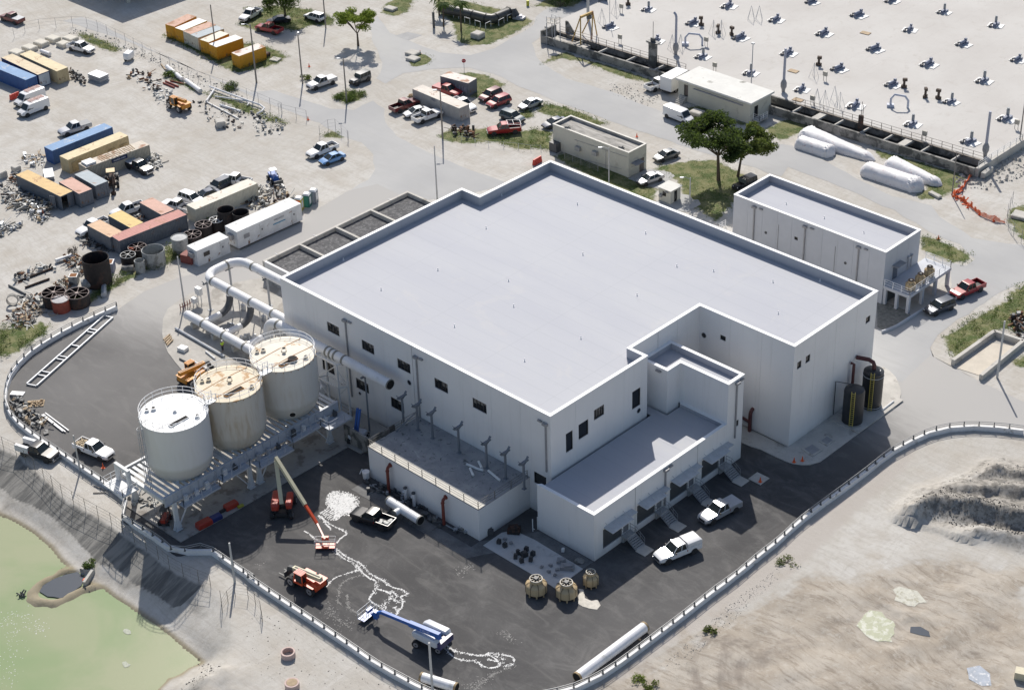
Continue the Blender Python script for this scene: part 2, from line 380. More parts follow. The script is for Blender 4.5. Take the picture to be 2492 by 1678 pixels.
PUD=[[G('l',*q,-.1).to_2d()for q in z_]for z_ in([(920,1075),(1020,960),(1100,975),(1200,1040),(1190,1200),(1080,1195),(970,1150)],[(1195,800),(1240,780),(1370,815),(1445,890),(1360,930),(1220,880)],[(1330,1085),(1400,1085),(1460,1120),(1480,1150),(1400,1140),(1340,1125)],[(1760,1400),(1850,1380),(1920,1440),(1940,1520),(1860,1540),(1790,1480)])]
for p_ in PUD:
 a_=sdf([p_],GX,GY,3);Z=np.where(a_>-.4,np.minimum(Z,-.16-0*Z),Z)
nv=GX.size
me=bpy.data.meshes.new('ground');me.vertices.add(nv)
co=np.stack([GX.ravel(),GY.ravel(),Z.ravel()],1);me.vertices.foreach_set('co',co.ravel())
NF,NR=GX.shape;idx=np.arange(nv).reshape(NF,NR)
q=np.stack([idx[:-1,:-1],idx[:-1,1:],idx[1:,1:],idx[1:,:-1]],-1).reshape(-1,4)
me.loops.add(q.size);me.loops.foreach_set('vertex_index',q.ravel().astype(np.int32))
me.polygons.add(len(q));me.polygons.foreach_set('loop_start',np.arange(0,q.size,4,dtype=np.int32));me.polygons.foreach_set('use_smooth',np.ones(len(q),bool))
def fattr(me,name,arr):a=me.attributes.new(name,'FLOAT','POINT');a.data.foreach_set('value',np.ascontiguousarray(arr.ravel(),dtype=np.float32))
fattr(me,'grass',sd_grass);fattr(me,'dirt',sd_dirt);fattr(me,'heap',sd_heap);fattr(me,'shoulder',sd_shld)
bankv=np.where(in_bk&~in_sh,np.minimum(d_bk,np.maximum(d_sh-2.6,0)*2),-np.minimum(d_bk,3))
xlim=G('i',1120,800,-1).x;bankv=np.where(GX-GY*0.2>G('i',1600,800,-1).x-G('i',1600,800,-1).y*0.2,bankv*0.15-0.2,bankv)
fattr(me,'bank',bankv);fattr(me,'wet',np.where(in_sh,1.0,np.clip(1-d_sh/0.9,0,1))*in_bk)
me.update();me.validate()
s=NT('limestone_ground')
N1,N2,N3,N4=s.noise(0.035,5),s.noise(0.22,5,0.6),s.noise(1.6,4,0.65),s.noise(9.0,3,0.7)
col=s.mix(s.ss(N1,0.35,0.65),(0.47,0.452,0.418),(0.54,0.525,0.495))
col=s.mix(s.ss(N2,0.35,0.75),col,(0.43,0.40,0.355))
ts=s.noise(0.5,4,0.6,0.8,s.map((0.25,2.2,1),(0,0,R(33))))
col=s.mix(s.math('MULTIPLY',s.ss(ts,0.5,0.75),0.35),col,(0.40,0.375,0.33))
ts2=s.noise(0.6,4,0.6,1.0,s.map((2.0,0.3,1),(0,0,R(12))))
col=s.mix(s.math('MULTIPLY',s.ss(ts2,0.52,0.75),0.3),col,(0.57,0.555,0.53))
col=s.mix(s.math('MULTIPLY',s.ss(N3,0.48,0.7),0.42),col,(0.37,0.345,0.30))
col=s.mix(s.math('MULTIPLY',s.ss(N4,0.62,0.74),0.35),col,(0.27,0.26,0.23))
tk=s.noise(0.3,6,0.7,0.6,s.map((0.14,2.0,1),(0,0,R(-28)),s.warp(0.03,14.0)))
col=s.mix(s.math('MULTIPLY',s.ss(s.math('ABSOLUTE',s.math('SUBTRACT',tk,0.5)),0.035,0.0),0.28),col,(0.33,0.30,0.265))
tk2=s.noise(0.3,6,0.7,0.6,s.map((1.8,0.16,1),(0,0,R(20)),s.warp(0.04,12.0)))
col=s.mix(s.math('MULTIPLY',s.ss(s.math('ABSOLUTE',s.math('SUBTRACT',tk2,0.52)),0.03,0.0),0.25),col,(0.36,0.335,0.30))
sh=s.ss(s.attr('shoulder'),-0.6,0.6)
grv=s.mix(s.ss(s.noise(14,2,0.8),0.4,0.65),(0.50,0.46,0.42),(0.30,0.275,0.25))
col=s.mix(s.math('MULTIPLY',sh,0.75),col,grv)
dn=s.math('ADD',s.attr('dirt'),s.math('MULTIPLY',s.math('SUBTRACT',N2,0.5),9.0))
dcol=s.mix(s.ss(s.noise(0.12,6,0.68,0.4),0.35,0.65),(0.45,0.41,0.355),(0.36,0.315,0.26))
wp_=s.warp(0.05,9.0)
dt=s.noise(0.6,7,0.78,0.3,s.map((0.45,2.2,1),(0,0,R(40)),wp_))
dcol=s.mix(s.math('MULTIPLY',s.ss(dt,0.48,0.64),0.6),dcol,(0.20,0.165,0.13))
dt2=s.noise(0.35,7,0.78,0.8,s.map((0.5,1.8,1),(0,0,R(75)),wp_))
dcol=s.mix(s.math('MULTIPLY',s.ss(dt2,0.53,0.66),0.45),dcol,(0.22,0.18,0.14))
dcol=s.mix(s.math('MULTIPLY',s.ss(s.noise(1.3,6,0.75,0.4),0.52,0.66),0.55),dcol,(0.48,0.45,0.40))
dcol=s.mix(s.math('MULTIPLY',s.ss(s.noise(0.09,5,0.7,0.8),0.55,0.68),0.65),dcol,(0.20,0.17,0.145))
dcol=s.mix(s.math('MULTIPLY',s.ss(s.noise(7,3,0.7),0.6,0.72),0.45),dcol,(0.14,0.12,0.10))
col=s.mix(s.ss(dn,0.0,2.5),col,dcol)
hcol=s.mix(s.ss(s.noise(1.2,5,0.7),0.4,0.62),(0.34,0.32,0.29),(0.17,0.16,0.145))
col=s.mix(s.ss(s.math('ADD',s.attr('heap'),s.math('MULTIPLY',s.math('SUBTRACT',N3,0.5),2.5)),-0.4,0.6),col,hcol)
bs=s.noise(0.5,4,0.6,0.3,s.map((2.4,0.22,1),(0,0,R(2))))
bcol=s.mix(s.ss(bs,0.35,0.65),(0.27,0.26,0.24),(0.13,0.128,0.122))
col=s.mix(s.ss(s.math('ADD',s.attr('bank'),s.math('MULTIPLY',s.math('SUBTRACT',N2,0.5),1.5)),0.0,0.5),col,bcol)
col=s.mix(s.math('MULTIPLY',s.ss(s.attr('wet'),0.1,0.9),0.8),col,(0.24,0.20,0.12))
gn=s.math('ADD',s.attr('grass'),s.math('MULTIPLY',s.math('SUBTRACT',s.noise(0.9,5,0.7),0.5),2.8))
gcol=s.mix(s.ss(s.noise(0.5,4,0.6),0.38,0.62),(0.075,0.105,0.033),(0.18,0.18,0.085))
gcol=s.mix(s.math('MULTIPLY',s.ss(s.noise(4.0,3,0.7),0.5,0.7),0.6),gcol,(0.30,0.275,0.19))
col=s.mix(s.ss(gn,-0.1,0.6),col,gcol)
s.bump(s.math('ADD',N3,s.math('MULTIPLY',N4,0.5)),0.35,0.12)
ground_mat=s.fin(col,0.95,spec=0.2)
me.materials.append(ground_mat)
ground=bpy.data.objects.new('ground',me);COL.objects.link(ground);tag(ground,kind='structure')
def gz(x,y):
 f_=x*FW[0]+y*FW[1];r_=x*RT[0]+y*RT[1]
 i=int(np.clip(np.searchsorted(fa,f_)-1,0,len(fa)-2));j=int(np.clip(np.searchsorted(ra,r_)-1,0,len(ra)-2))
 u=(f_-fa[i])/(fa[i+1]-fa[i]);v=(r_-ra[j])/(ra[j+1]-ra[j])
 return float((Z[i,j]*(1-v)+Z[i,j+1]*v)*(1-u)+(Z[i+1,j]*(1-v)+Z[i+1,j+1]*v)*u)
def GT(k,x,y,extra=0.0):
 """the point of the uneven ground seen at that place"""
 v=ray(k,x,y);v=v/np.linalg.norm(v);z=0.0
 for _ in range(12):
  p=CAM+(z-CAM[2])/v[2]*v;z=0.5*z+0.5*gz(p[0],p[1])
 p=CAM+(z-CAM[2])/v[2]*v;return Vector((p[0],p[1],gz(p[0],p[1])+extra))
# water
s=NT('pond_water')
c=s.mix(s.ss(s.noise(0.06,4,0.6,0.6),0.35,0.65),(0.225,0.295,0.15),(0.30,0.325,0.20))
wv=s.noise(3.2,4,0.7,0.4)
s.bump(wv,0.10,0.05)
s.fin(c,0.2,spec=0.25)
mb=MB();mb.add([(p[0],p[1],ZW)for p in[G('i',*q,ZW)for q in[(-900,-500),(300,-120),(1100,500),(1700,1100),(1750,1400),(1300,2100),(-900,2100)]]],[tuple(range(7))])
obj('pond_water',mb,s.m,kind='structure')
s=NT('dark_pool_water');s.bump(s.noise(5,3),0.05,0.03);s.fin((0.05,0.065,0.085),0.15)
mb=MB();pl=jag(pool,0.8,0.1);mb.add([(p[0],p[1],ZW+0.12)for p in[(Vector(p)-Vector(pool[0]))*1.0+Vector(pool[0])for p in pl]],[tuple(range(len(pl)))]);obj('pool_water',mb,s.m,kind='structure')
# paving
def sheet(name,poly,z,m,kind='structure',th=0.0,lab=None):
 mb=MB();poly=[(p[0],p[1])for p in poly]
 ar=sum(poly[i][0]*poly[(i+1)%len(poly)][1]-poly[(i+1)%len(poly)][0]*poly[i][1]for i in range(len(poly)))
 if ar<0:poly=poly[::-1]
 if th:mb.prism(poly,z-th,z)
 else:mb.add([(x,y,z)for x,y in poly],[tuple(range(len(poly)))])
 return obj(name,mb,m,kind=kind,label=lab)
s=NT('old_road_asphalt')
a1,a2,a3=s.noise(0.05,5),s.noise(0.5,5,0.65,0.6,s.map((0.3,2.0,1),(0,0,R(-62)))),s.noise(6,4,0.7)
c=s.mix(s.ss(a1,0.35,0.65),(0.375,0.375,0.375),(0.44,0.438,0.43))
c=s.mix(s.math('MULTIPLY',s.ss(a2,0.45,0.75),0.4),c,(0.37,0.365,0.355))
c=s.mix(s.math('MULTIPLY',s.ss(a3,0.55,0.75),0.3),c,(0.33,0.33,0.32));s.bump(a3,0.2,0.03)
ROADM=s.fin(c,0.9,spec=0.25)
wall_px=[('a',890,1075),('a',720,1150),('a',560,1225),('a',440,1290),('a',320,1362),('a',230,1425),('e',150,246),('e',90,320),('e',52,410),('e',35,500),('e',50,590),('e',105,675),('e',180,745),('e',290,825),('e',400,898),('e',520,978),('e',640,1060),('e',760,1140),('e',860,1212),('e',955,1285),('i',945,135),('i',935,250),('i',1000,285),('i',1100,345),('i',1240,435),('i',1340,512),('i',1450,492),('i',1560,475),('i',1640,515),('i',1800,625),('i',1950,722),('j',0,695),('j',200,830),('j',400,962),('j',600,1095),('j',800,1230),('j',900,1298),('j',1000,1368),('j',1150,1450),('j',1300,1530),('j',1450,1600),('k',-160,1665),('k',130,1650),('k',400,1598),('k',560,1562),('k',700,1512),('k',860,1425),('k',1020,1315),('k',1220,1165),('k',1420,1015),('k',1560,905),('k',1700,795),('k',1860,680),('k',1990,568),('h',330,1600),('h',460,1478),('h',610,1360),('h',800,1222),('h',990,1080),('h',1170,938),('h',1300,866),('h',1380,822),('h',1470,785),('h',1560,758),('h',1660,742),('h',1760,734),('h',1860,735),('h',1970,742),('h',2080,752),('h',2195,768),('h',2330,785)]
wall_pts=[G(*q,0.75).to_2d()for q in wall_px]
WP=[p for p in smoothline(wall_pts,3)]
s=NT('yard_asphalt')
y1,y2,y3=s.noise(0.07,5),s.noise(0.35,6,0.65,0.9,s.map((0.5,1.8,1),(0,0,R(-35)))),s.noise(5,4,0.7)
c=s.mix(s.ss(y1,0.35,0.65),(0.066,0.065,0.066),(0.10,0.098,0.098))
c=s.mix(s.math('MULTIPLY',s.ss(y2,0.46,0.72),0.5),c,(0.15,0.145,0.14))
sc2=s.noise(1.1,6,0.75,1.5,s.map((0.6,2.8,1),(0,0,R(20))))
c=s.mix(s.math('MULTIPLY',s.ss(sc2,0.62,0.72),0.4),c,(0.25,0.24,0.23))
c=s.mix(s.math('MULTIPLY',s.ss(s.noise(2.2,3,0.6),0.72,0.78),0.6),c,(0.4,0.39,0.37))
c=s.mix(s.math('MULTIPLY',s.ss(y3,0.5,0.75),0.3),c,(0.14,0.135,0.13))
geo=s.n('ShaderNodeNewGeometry')
def near(P,r0,r1,lo,hi):
 d_=s.n('ShaderNodeVectorMath',operation='DISTANCE');s.t.links.new(geo.outputs['Position'],d_.inputs[0]);d_.inputs[1].default_value=(P[0],P[1],0)
 return s.ss(s.math('ADD',d_.outputs['Value'],s.math('MULTIPLY',s.math('SUBTRACT',y2,0.5),10.0)),r0,r1,lo,hi)
dust=s.math('MAXIMUM',near(G('h',1950,300),14,31,1.0,0.0),near(G('a',1900,500),22,44,1.0,0.0))
dust=s.math('MAXIMUM',dust,near(G('b',900,0),40,60,1.0,0.0))
dust=s.math('MAXIMUM',dust,near(G('e',900,200),12,32,0.2,0.0));dust=s.math('MAXIMUM',dust,s.math('MULTIPLY',s.ss(s.noise(0.22,6,0.75,1.2),0.45,0.75),0.14))
c=s.mix(dust,c,(0.40,0.39,0.375));s.bump(y3,0.2,0.02)
YARDM=s.fin(c,0.85,spec=0.25)
yard=[p for p in WP]+GP('h',[(2330,620),(1900,420),(1660,300),(1480,200)])+[Vector((14.5,53)),Vector((-43,53)),Vector((-52,48)),Vector((-62,47)),Vector((-75.5,46))]+GP('b',[(1000,150),(780,200),(560,330),(350,440),(0,640)])+GP('a',[(1720,770),(1350,870),(1100,970)])
sheet('yard_asphalt',yard,0.03,YARDM)
road_w=GP('B',[(-900,60),(-500,30),(-330,120),(0,540),(200,640),(430,730),(640,800),(820,815),(960,745),(1100,640),(1500,530),(1540,560),(1330,700),(1120,830),(1060,930),(1250,1100),(1700,1290),(1900,1360)])
road_w=GP('A',[(480,160),(620,130),(760,175),(930,270),(1270,440),(1500,540),(1760,640),(1900,700)])+GP('B',[(200,690),(430,765),(640,830),(820,840),(960,770),(1060,830),(1050,930),(1150,1040),(1400,1170),(1700,1300),(2000,1400),(1640,1490),(1180,1560),(1150,1700),(700,1850),(300,1800),(560,1600),(800,1450),(930,1370),(975,1290),(960,1180),(880,1090),(700,1030),(560,940),(200,800),(0,715)])+GP('A',[(1640,600),(1280,440),(900,290),(620,205)])
sheet('road',jag(road_w,2.0,0.22,3),0.012,ROADM)
road_n=GP('B',[(1000,120),(1100,250),(1300,340),(1480,400),(1700,420),(1900,370),(2195,190)])+GP('C',[(330,130),(420,60),(620,55),(760,0),(900,-60),(1200,-60),(900,30),(640,150),(420,130),(380,270),(300,330),(340,460),(560,600),(900,700),(1300,860),(1560,960),(1900,1120)])+GP('D',[(100,1060),(430,1110),(900,1350),(1200,1500),(1500,1568)])+GP('d',[(1560,400),(1800,560),(2195,620),(2300,700),(2300,860),(2080,940),(1700,1180),(1530,1300),(1480,1400),(1500,1500),(1650,1620)])+GP('h',[(1900,430),(1500,210)])+[Vector((14.5,53)),Vector((3,50)),Vector((2.4,61))]+GP('d',[(1170,1275),(1640,980),(1640,800),(1410,660),(1560,740),(1750,770),(1830,720),(1700,610),(1450,500),(1200,350),(700,130),(400,20)])+GP('C',[(2195,1350),(1900,1250),(1500,1130),(1180,1020),(880,920),(500,780),(200,660),(0,560)])+GP('B',[(1700,520),(1560,520),(1400,530),(1200,560),(1060,640),(1000,600),(1040,480),(960,300),(940,180)])
sheet('access_road',jag(road_n,2.0,0.22,4),0.018,ROADM)
APR=M('apron_concrete',(0.43,0.41,0.375),0.9,0.15,0.3,tint=(0.30,0.28,0.25),amt=0.25,tscale=0.2,bump=0.1)
apron=GP('a',[(1590,935),(1500,965),(1380,1030),(1280,1105),(1245,1180),(1238,1290)])+GP('e',[(1245,90),(1280,180),(1340,260),(1400,330),(1440,420)])+[Vector((-46,-12)),Vector((-46,-5)),Vector((-31,-5)),Vector((-31,0.2)),Vector((-49.2,0.2)),Vector((-49.2,14.4)),Vector((-72,14.4))]
sheet('concrete_apron',apron,0.09,APR,th=0.15)
walk=[(0,700),(40,870),(110,900),(190,925),(300,980),(380,1015),(430,1032),(500,1042),(560,1040),(640,1018),(760,930),(980,765),(1130,660),(1200,615),(1240,560),(1256,500),(1250,450),(1215,370),(1160,315),(1115,292)]
walk=GP('h',walk)+[Vector((12.1,49)),Vector((12.1,30.8)),Vector((1,30.8)),Vector((1,26))]
sheet('pavement',walk,0.13,CONC,th=0.16)
slabt=[(-45.5,-33.2),(-30.2,-33.0),(-29.9,-6.4),(-27.5,-6.3),(-27.5,-0.2),(-45.5,-0.2)]
SLABM=M('slab_concrete',(0.36,0.345,0.32),0.9,0.15,0.4,tint=(0.22,0.2,0.18),amt=0.3)
sheet('tank_slab',slabt,0.16,SLABM,th=0.2)
slab2=[G('v',*q,0.1).to_2d()for q in[(40,432),(330,232),(480,200),(640,245),(850,340),(1130,510),(1625,805),(1195,1120),(1100,1060)]]
LSLAB=M('new_concrete_slab',(0.52,0.52,0.515),0.85,0.08,0.6,tint=(0.4,0.4,0.4),amt=0.15)
sheet('cooling_slab',slab2,0.12,LSLAB,th=0.14)
sheet('walkway_strip',[(-22.8,-10.3),(-3.6,-10.3),(-3.6,-8.9),(0.4,-2.7),(9.0,-2.7),(9.0,-5.0),(2.0,-5.0),(-1.5,-10.3),(-2.5,-12.2),(-22.8,-12.2)],0.06,M('dark_concrete',(0.16,0.16,0.16),0.9,0.3,0.6),th=0.05)  # strip of darker concrete round the annex foot
sp=jag([G('v',*q,0.1).to_2d()for q in[(1560,1110),(1620,1130),(1660,1260),(1760,1310),(1860,1290),(1900,1380),(1850,1440),(1730,1440),(1600,1400),(1555,1350)]],0.6,0.12)
sheet('spilled_mortar',sp,0.07,M('dry_mortar',(0.60,0.565,0.5),0.95,0.2,2.0),th=0.06)
sheet('garage_drive',GP('C',[(1030,1365),(1190,1290),(1380,1320),(1385,1345),(1260,1440),(1180,1420)]),0.03,ROADM)
sheet('booth_pad',GP('C',[(1240,1540),(1350,1600),(1480,1620),(1585,1560),(1570,1530),(1500,1490),(1430,1480)]),0.05,ROADM)
sheet('crossing_patch',GP('B',[(1130,275),(1230,245),(1340,270),(1235,310)]),0.024,M('patch_asphalt',(0.36,0.36,0.36),0.9))
RESIDUE_GLINT=M('white_residue_and_glint',(0.74,0.74,0.73),0.95,0.15,3.0)  # dry residue on the yard, and the white of the painted pond glints
def trail(name,k,pts,wd,seed,z=0.042,m=RESIDUE_GLINT,th=0.55):
 """ragged crust along a path; broken into specks at its edge"""
 rr=random.Random(seed);P=resample(smoothline([G(k,*q).to_2d()for q in pts],5),0.16);mb=MB()
 for i,p in enumerate(P):
  for _ in range(rr.choice((2,5,8,10))):
   a=rr.uniform(0,6.28);rad=abs(rr.gauss(0,wd*(1.1+1.3*math.sin(i*.11+seed)**2)));c_=p+Vector((.10*math.sin(i*.31),.10*math.cos(i*.23)))+Vector((math.cos(a),math.sin(a)))*rad;s0=rr.uniform(0.02,0.085)
   n=5;t0=rr.uniform(0,6.28);v=[(c_[0]+s0*rr.uniform(.6,1.4)*math.cos(t0+6.283*j/n),c_[1]+s0*rr.uniform(.6,1.4)*math.sin(t0+6.283*j/n),z+rr.uniform(0,.006))for j in range(n)]
   mb.add(v,[tuple(range(n))])
 return mb
trails=[('j',[(440,360),(500,395),(550,430)],.05),('j',[(650,485),(740,560),(830,620),(900,680),(945,720),(985,745),(990,790),(950,850),(945,890),(1000,930),(1100,985),(1180,1040),(1260,1060)],.07),('j',[(670,490),(760,545),(850,600),(920,650),(960,690),(1030,735),(1100,775),(1180,800),(1222,840),(1170,860),(1195,890),(1190,940),(1130,985)],.07),('j',[(1065,820),(1100,860),(1060,920),(1070,950)],.09),('j',[(1100,820),(1140,850),(1130,880),(1180,900)],.08),('j',[(1120,940),(1150,980),(1130,1000)],.06),('j',[(990,800),(1060,815),(1120,830)],.08),('j',[(550,240),(600,290),(640,330),(640,350)],.05),('j',[(550,245),(640,300),(720,350),(765,380),(720,415),(690,440)],.05),('j',[(500,1225-0),(600,1240),(1500,1235)],.0),('j',[(1500,1225),(1600,1270),(1700,1295),(1800,1310),(1870,1290),(1950,1295),(2035,1330),(2030,1375),(1960,1380)],.07),('j',[(1490,1240),(1560,1295),(1640,1340),(1740,1350),(1820,1390),(1900,1390),(1960,1350),(1900,1310)],.07),('j',[(1830,1300),(1900,1330),(1950,1370)],.06),('j',[(1840,1340),(1920,1350)],.06),('j',[(600,790),(640,740),(760,680),(850,660)],.05)]
mbt=MB()
for i,(k,pts,wd)in enumerate(trails):
 if wd:t_=trail('x',k,pts,wd,i);mbt.add(t_.v,t_.f)
obj('white_residue_trail',mbt,RESIDUE_GLINT,kind='stuff')
FAINT=M('faint_residue',(0.26,0.255,0.245),0.95,0.3,3.0)
mbt=MB()
for i,(pts,wd)in enumerate([([(860,700),(780,720),(720,780),(695,850),(700,890),(740,925)],.08),([(760,850),(770,900),(800,950),(865,1000)],.07),([(620,900),(640,970),(700,1040),(800,1085)],.35),([(2040,1380),(1930,1430),(1850,1470),(1790,1520),(1750,1568)],.12),([(1760,1500),(1700,1540),(1650,1568)],.5),([(1610,690),(1660,640),(1740,625)],.2),([(110,600),(130,610)],.2),([(1950,1130),(2040,1180)],.4)]):
 t_=trail('x','j',pts,wd,40+i);mbt.add(t_.v,t_.f)
obj('scuff_dust',mbt,FAINT,kind='stuff')
def splat(name,poly,m,z,seed,dens):
 rr=random.Random(seed);mb=MB();xs=[p[0]for p in poly];ys=[p[1]for p in poly];n_=int(dens)
 X_=np.array([rr.uniform(min(xs),max(xs))for _ in range(n_)]);Y_=np.array([rr.uniform(min(ys),max(ys))for _ in range(n_)])
 ok=inside(poly,X_,Y_);de,_=dist_line(poly,X_,Y_,True);cl_=vn(X_,Y_,.7,5)
 for x,y,o,e_,c_ in zip(X_,Y_,ok,de,cl_):
  if not o or rr.random()>min(1,e_/1.1)*(.35+c_):continue
  s0=rr.uniform(.02,.10);n=5;t0=rr.uniform(0,6.28)
  mb.add([(x+s0*rr.uniform(.5,1.5)*math.cos(t0+6.283*j/n),y+s0*rr.uniform(.5,1.5)*math.sin(t0+6.283*j/n),z+rr.uniform(0,.01))for j in range(n)],[tuple(range(n))])
 return mb
wp=[p for p in GP('j',[(600,90),(660,45),(760,50),(860,100),(860,200),(790,240),(740,250),(660,295),(650,200),(600,170)])]
mbt=splat('x',wp,RESIDUE_GLINT,0.045,3,12000)
for i in range(7):
 a=(570+i*12,225+i*9);t_=trail('x','j',[(640+i*22,130+i*8),((640+i*22+a[0])/2+8,190+i*6),a],.05,70+i);mbt.add(t_.v,t_.f)
obj('spilled_lime_powder',mbt,RESIDUE_GLINT,kind='stuff')
for p_,m_,nm in zip(PUD,(M('algae_water',(.27,.29,.18),.5,.15,2,tint=(.42,.43,.36),amt=.4,tscale=1.2),M('dried_silt',(.55,.54,.47),.9,.15,3,tint=(.38,.36,.28),amt=.3,tscale=2),bpy.data.materials['dark_pool_water'],M('milky_water',(.30,.34,.40),.3,.2,1,tint=(.6,.6,.6),amt=.3,tscale=1.2)),('algae_puddle','silt_puddle','dark_puddle','milky_puddle')):sheet(nm,jag(p_,.7,.25,5),-.13,m_)
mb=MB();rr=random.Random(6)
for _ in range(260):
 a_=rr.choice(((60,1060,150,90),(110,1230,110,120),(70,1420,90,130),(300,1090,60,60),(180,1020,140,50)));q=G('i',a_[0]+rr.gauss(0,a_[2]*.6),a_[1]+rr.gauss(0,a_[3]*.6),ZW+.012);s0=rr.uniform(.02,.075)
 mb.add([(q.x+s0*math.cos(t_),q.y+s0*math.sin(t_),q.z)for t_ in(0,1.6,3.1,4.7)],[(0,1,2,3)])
obj('painted_glint_flecks',mb,RESIDUE_GLINT,kind='stuff')  # small white quads on the water, sun glints painted as flecks
# buildings
s=NT('roof_membrane')
r1,r2=s.noise(0.09,5,0.6,0.5,s.map((0.35,1.6,1),(0,0,R(-8)))),s.noise(0.9,4,0.6,0.2,s.map((0.12,2.2,1),(0,0,R(3))))
c=s.mix(s.ss(r1,0.3,0.7),(0.40,0.412,0.455),(0.43,0.442,0.475))
c=s.mix(s.math('MULTIPLY',s.ss(r2,0.55,0.75),0.25),c,(0.37,0.38,0.42))
c=s.mix(s.math('MULTIPLY',s.ss(s.noise(0.25,5,0.7),0.6,0.75),0.25),c,(0.47,0.475,0.49))
sx=s.n('ShaderNodeSeparateXYZ');s.t.links.new(s.tc.outputs['Object'],sx.inputs[0])
for ax_,per in((1,2.4),(0,12.0)):c=s.mix(s.math('MULTIPLY',s.math('LESS_THAN',s.math('FRACT',s.math('DIVIDE',s.math('ADD',sx.outputs[ax_],200.0),per)),.05/(per/2.4)),.22),c,(0.30,0.31,0.345))
c=s.mix(s.math('MULTIPLY',s.ss(s.noise(.14,6,.72,.8),.54,.66),.28),c,(0.49,0.485,0.475));c=s.mix(s.math('MULTIPLY',s.ss(s.noise(.5,6,.75,.3),.6,.72),.25),c,(0.32,0.325,0.35))
s.bump(s.noise(3,3),0.08,0.02);MEMB=s.fin(c,0.7,spec=0.3)
SEAL=M('joint_sealant',(0.10,0.10,0.11),0.8)
def offset_poly(poly,t):
 P=[Vector(p)for p in poly];n=len(P);out=[]
 for i in range(n):
  a,b,c_=P[i-1],P[i],P[(i+1)%n];d1=(b-a).normalized();d2=(c_-b).normalized()
  n1_=Vector((-d1.y,d1.x));n2_=Vector((-d2.y,d2.x))
  k=1+n1_.dot(n2_);out.append(b+(n1_+n2_)*(t/k))
 return out
def shell(t_,outline,z0,H,roofz,wm,openings={},joints=7.3,th=0.35,coping=0.07,lip=0.06,skip=(),bigjoints={},roofm=None,panel='wall_panel',cm=None):
 """walls cut into panels with openings, parapet, coping and roof, all parts of the thing t_"""
 P=[Vector(p)for p in outline];n=len(P);IN=offset_poly(P,th)
 for i in range(n):
  if i in skip:continue
  a,b=P[i],P[(i+1)%n];ia,ib=IN[i],IN[(i+1)%n];L=(b-a).length;d=(b-a)/L;nn=Vector((-d.y,d.x))
  k=max(1,round(L/joints));cuts=sorted(set([L*j/k for j in range(k+1)]));big=bigjoints.get(i,[])
  cuts=sorted(cuts+big);cuts=[c for c in cuts if c in big or c in(0,L)or all(abs(c-q)>1.5 for q in big)]
  ops=openings.get(i,[])
  cuts=[c for c in cuts if c in(0.0,L,cuts[-1])or c in big or all(not(o[0]-0.1<c<o[1]+0.1)for o in ops)]
  def O(s_):return a+d*s_
  def I(s_):return ia if s_<=1e-6 else(ib if s_>=L-1e-6 else a+d*s_+nn*th)
  for j in range(len(cuts)-1):
   s0,s1=cuts[j],cuts[j+1]
   g0=0 if s0<=1e-6 else(0.05 if s0 in big else 0.012);g1=0 if s1>=L-1e-6 else(0.05 if s1 in big else 0.012)
   s0+=g0;s1-=g1;mb=MB()
   po=[o for o in ops if o[1]>s0 and o[0]<s1]
   xs=sorted(set([s0,s1]+[min(max(v,s0),s1)for o in po for v in o[:2]]));zs=sorted(set([z0,H]+[v for o in po for v in o[2:4]]))
   for x0,x1 in zip(xs,xs[1:]):
    if x1-x0<1e-4:continue
    run=None
    for q0,q1 in zip(zs,zs[1:]):
     xm,zm=(x0+x1)/2,(q0+q1)/2
     solid=not any(o[0]<xm<o[1]and o[2]<zm<o[3]for o in po)
     if solid:run=(run[0],q1)if run else(q0,q1)
     if(not solid or q1==zs[-1])and run:
      mb.prism([O(x0),O(x1),I(x1),I(x0)],run[0],run[1]);run=None
   obj(panel,mb,wm,t_)
  mb=MB();e=0.06
  mb.prism([O(0.02)+nn*0.2,O(L-0.02)+nn*0.2,O(L-0.02)+nn*0.24,O(0.02)+nn*0.24],z0,H-0.05)
  if openings.get(i)is None:obj('joint_backing',mb,SEAL,t_)
 if cm:
  up=offset_poly(P,-lip);dn=offset_poly(P,th+lip);mb=MB()
  for i in range(n):
   j=(i+1)%n;q=[up[i],up[j],dn[j],dn[i]]
   if i in skip:continue
   mb.prism(q,H,H+coping)
  obj('parapet_coping',mb,cm,t_)
 RI=offset_poly(P,th+0.03);mb=MB()
 for i in range(n):
  if i in skip:continue
  j=(i+1)%n;mb.prism([IN[i],IN[j],RI[j],RI[i]],roofz,H-0.03)
 obj('parapet_lining',mb,roofm or MEMB,t_)
 mb=MB();RI2=offset_poly(P,th-0.02);mb.add([(p.x,p.y,roofz)for p in RI2],[tuple(range(n))]);obj('roof',mb,roofm or MEMB,t_)
FRAME=M('bronze_window_frame',(0.05,0.045,0.04),0.5)
BLIND=M('window_blind',(0.16,0.15,0.14),0.7)
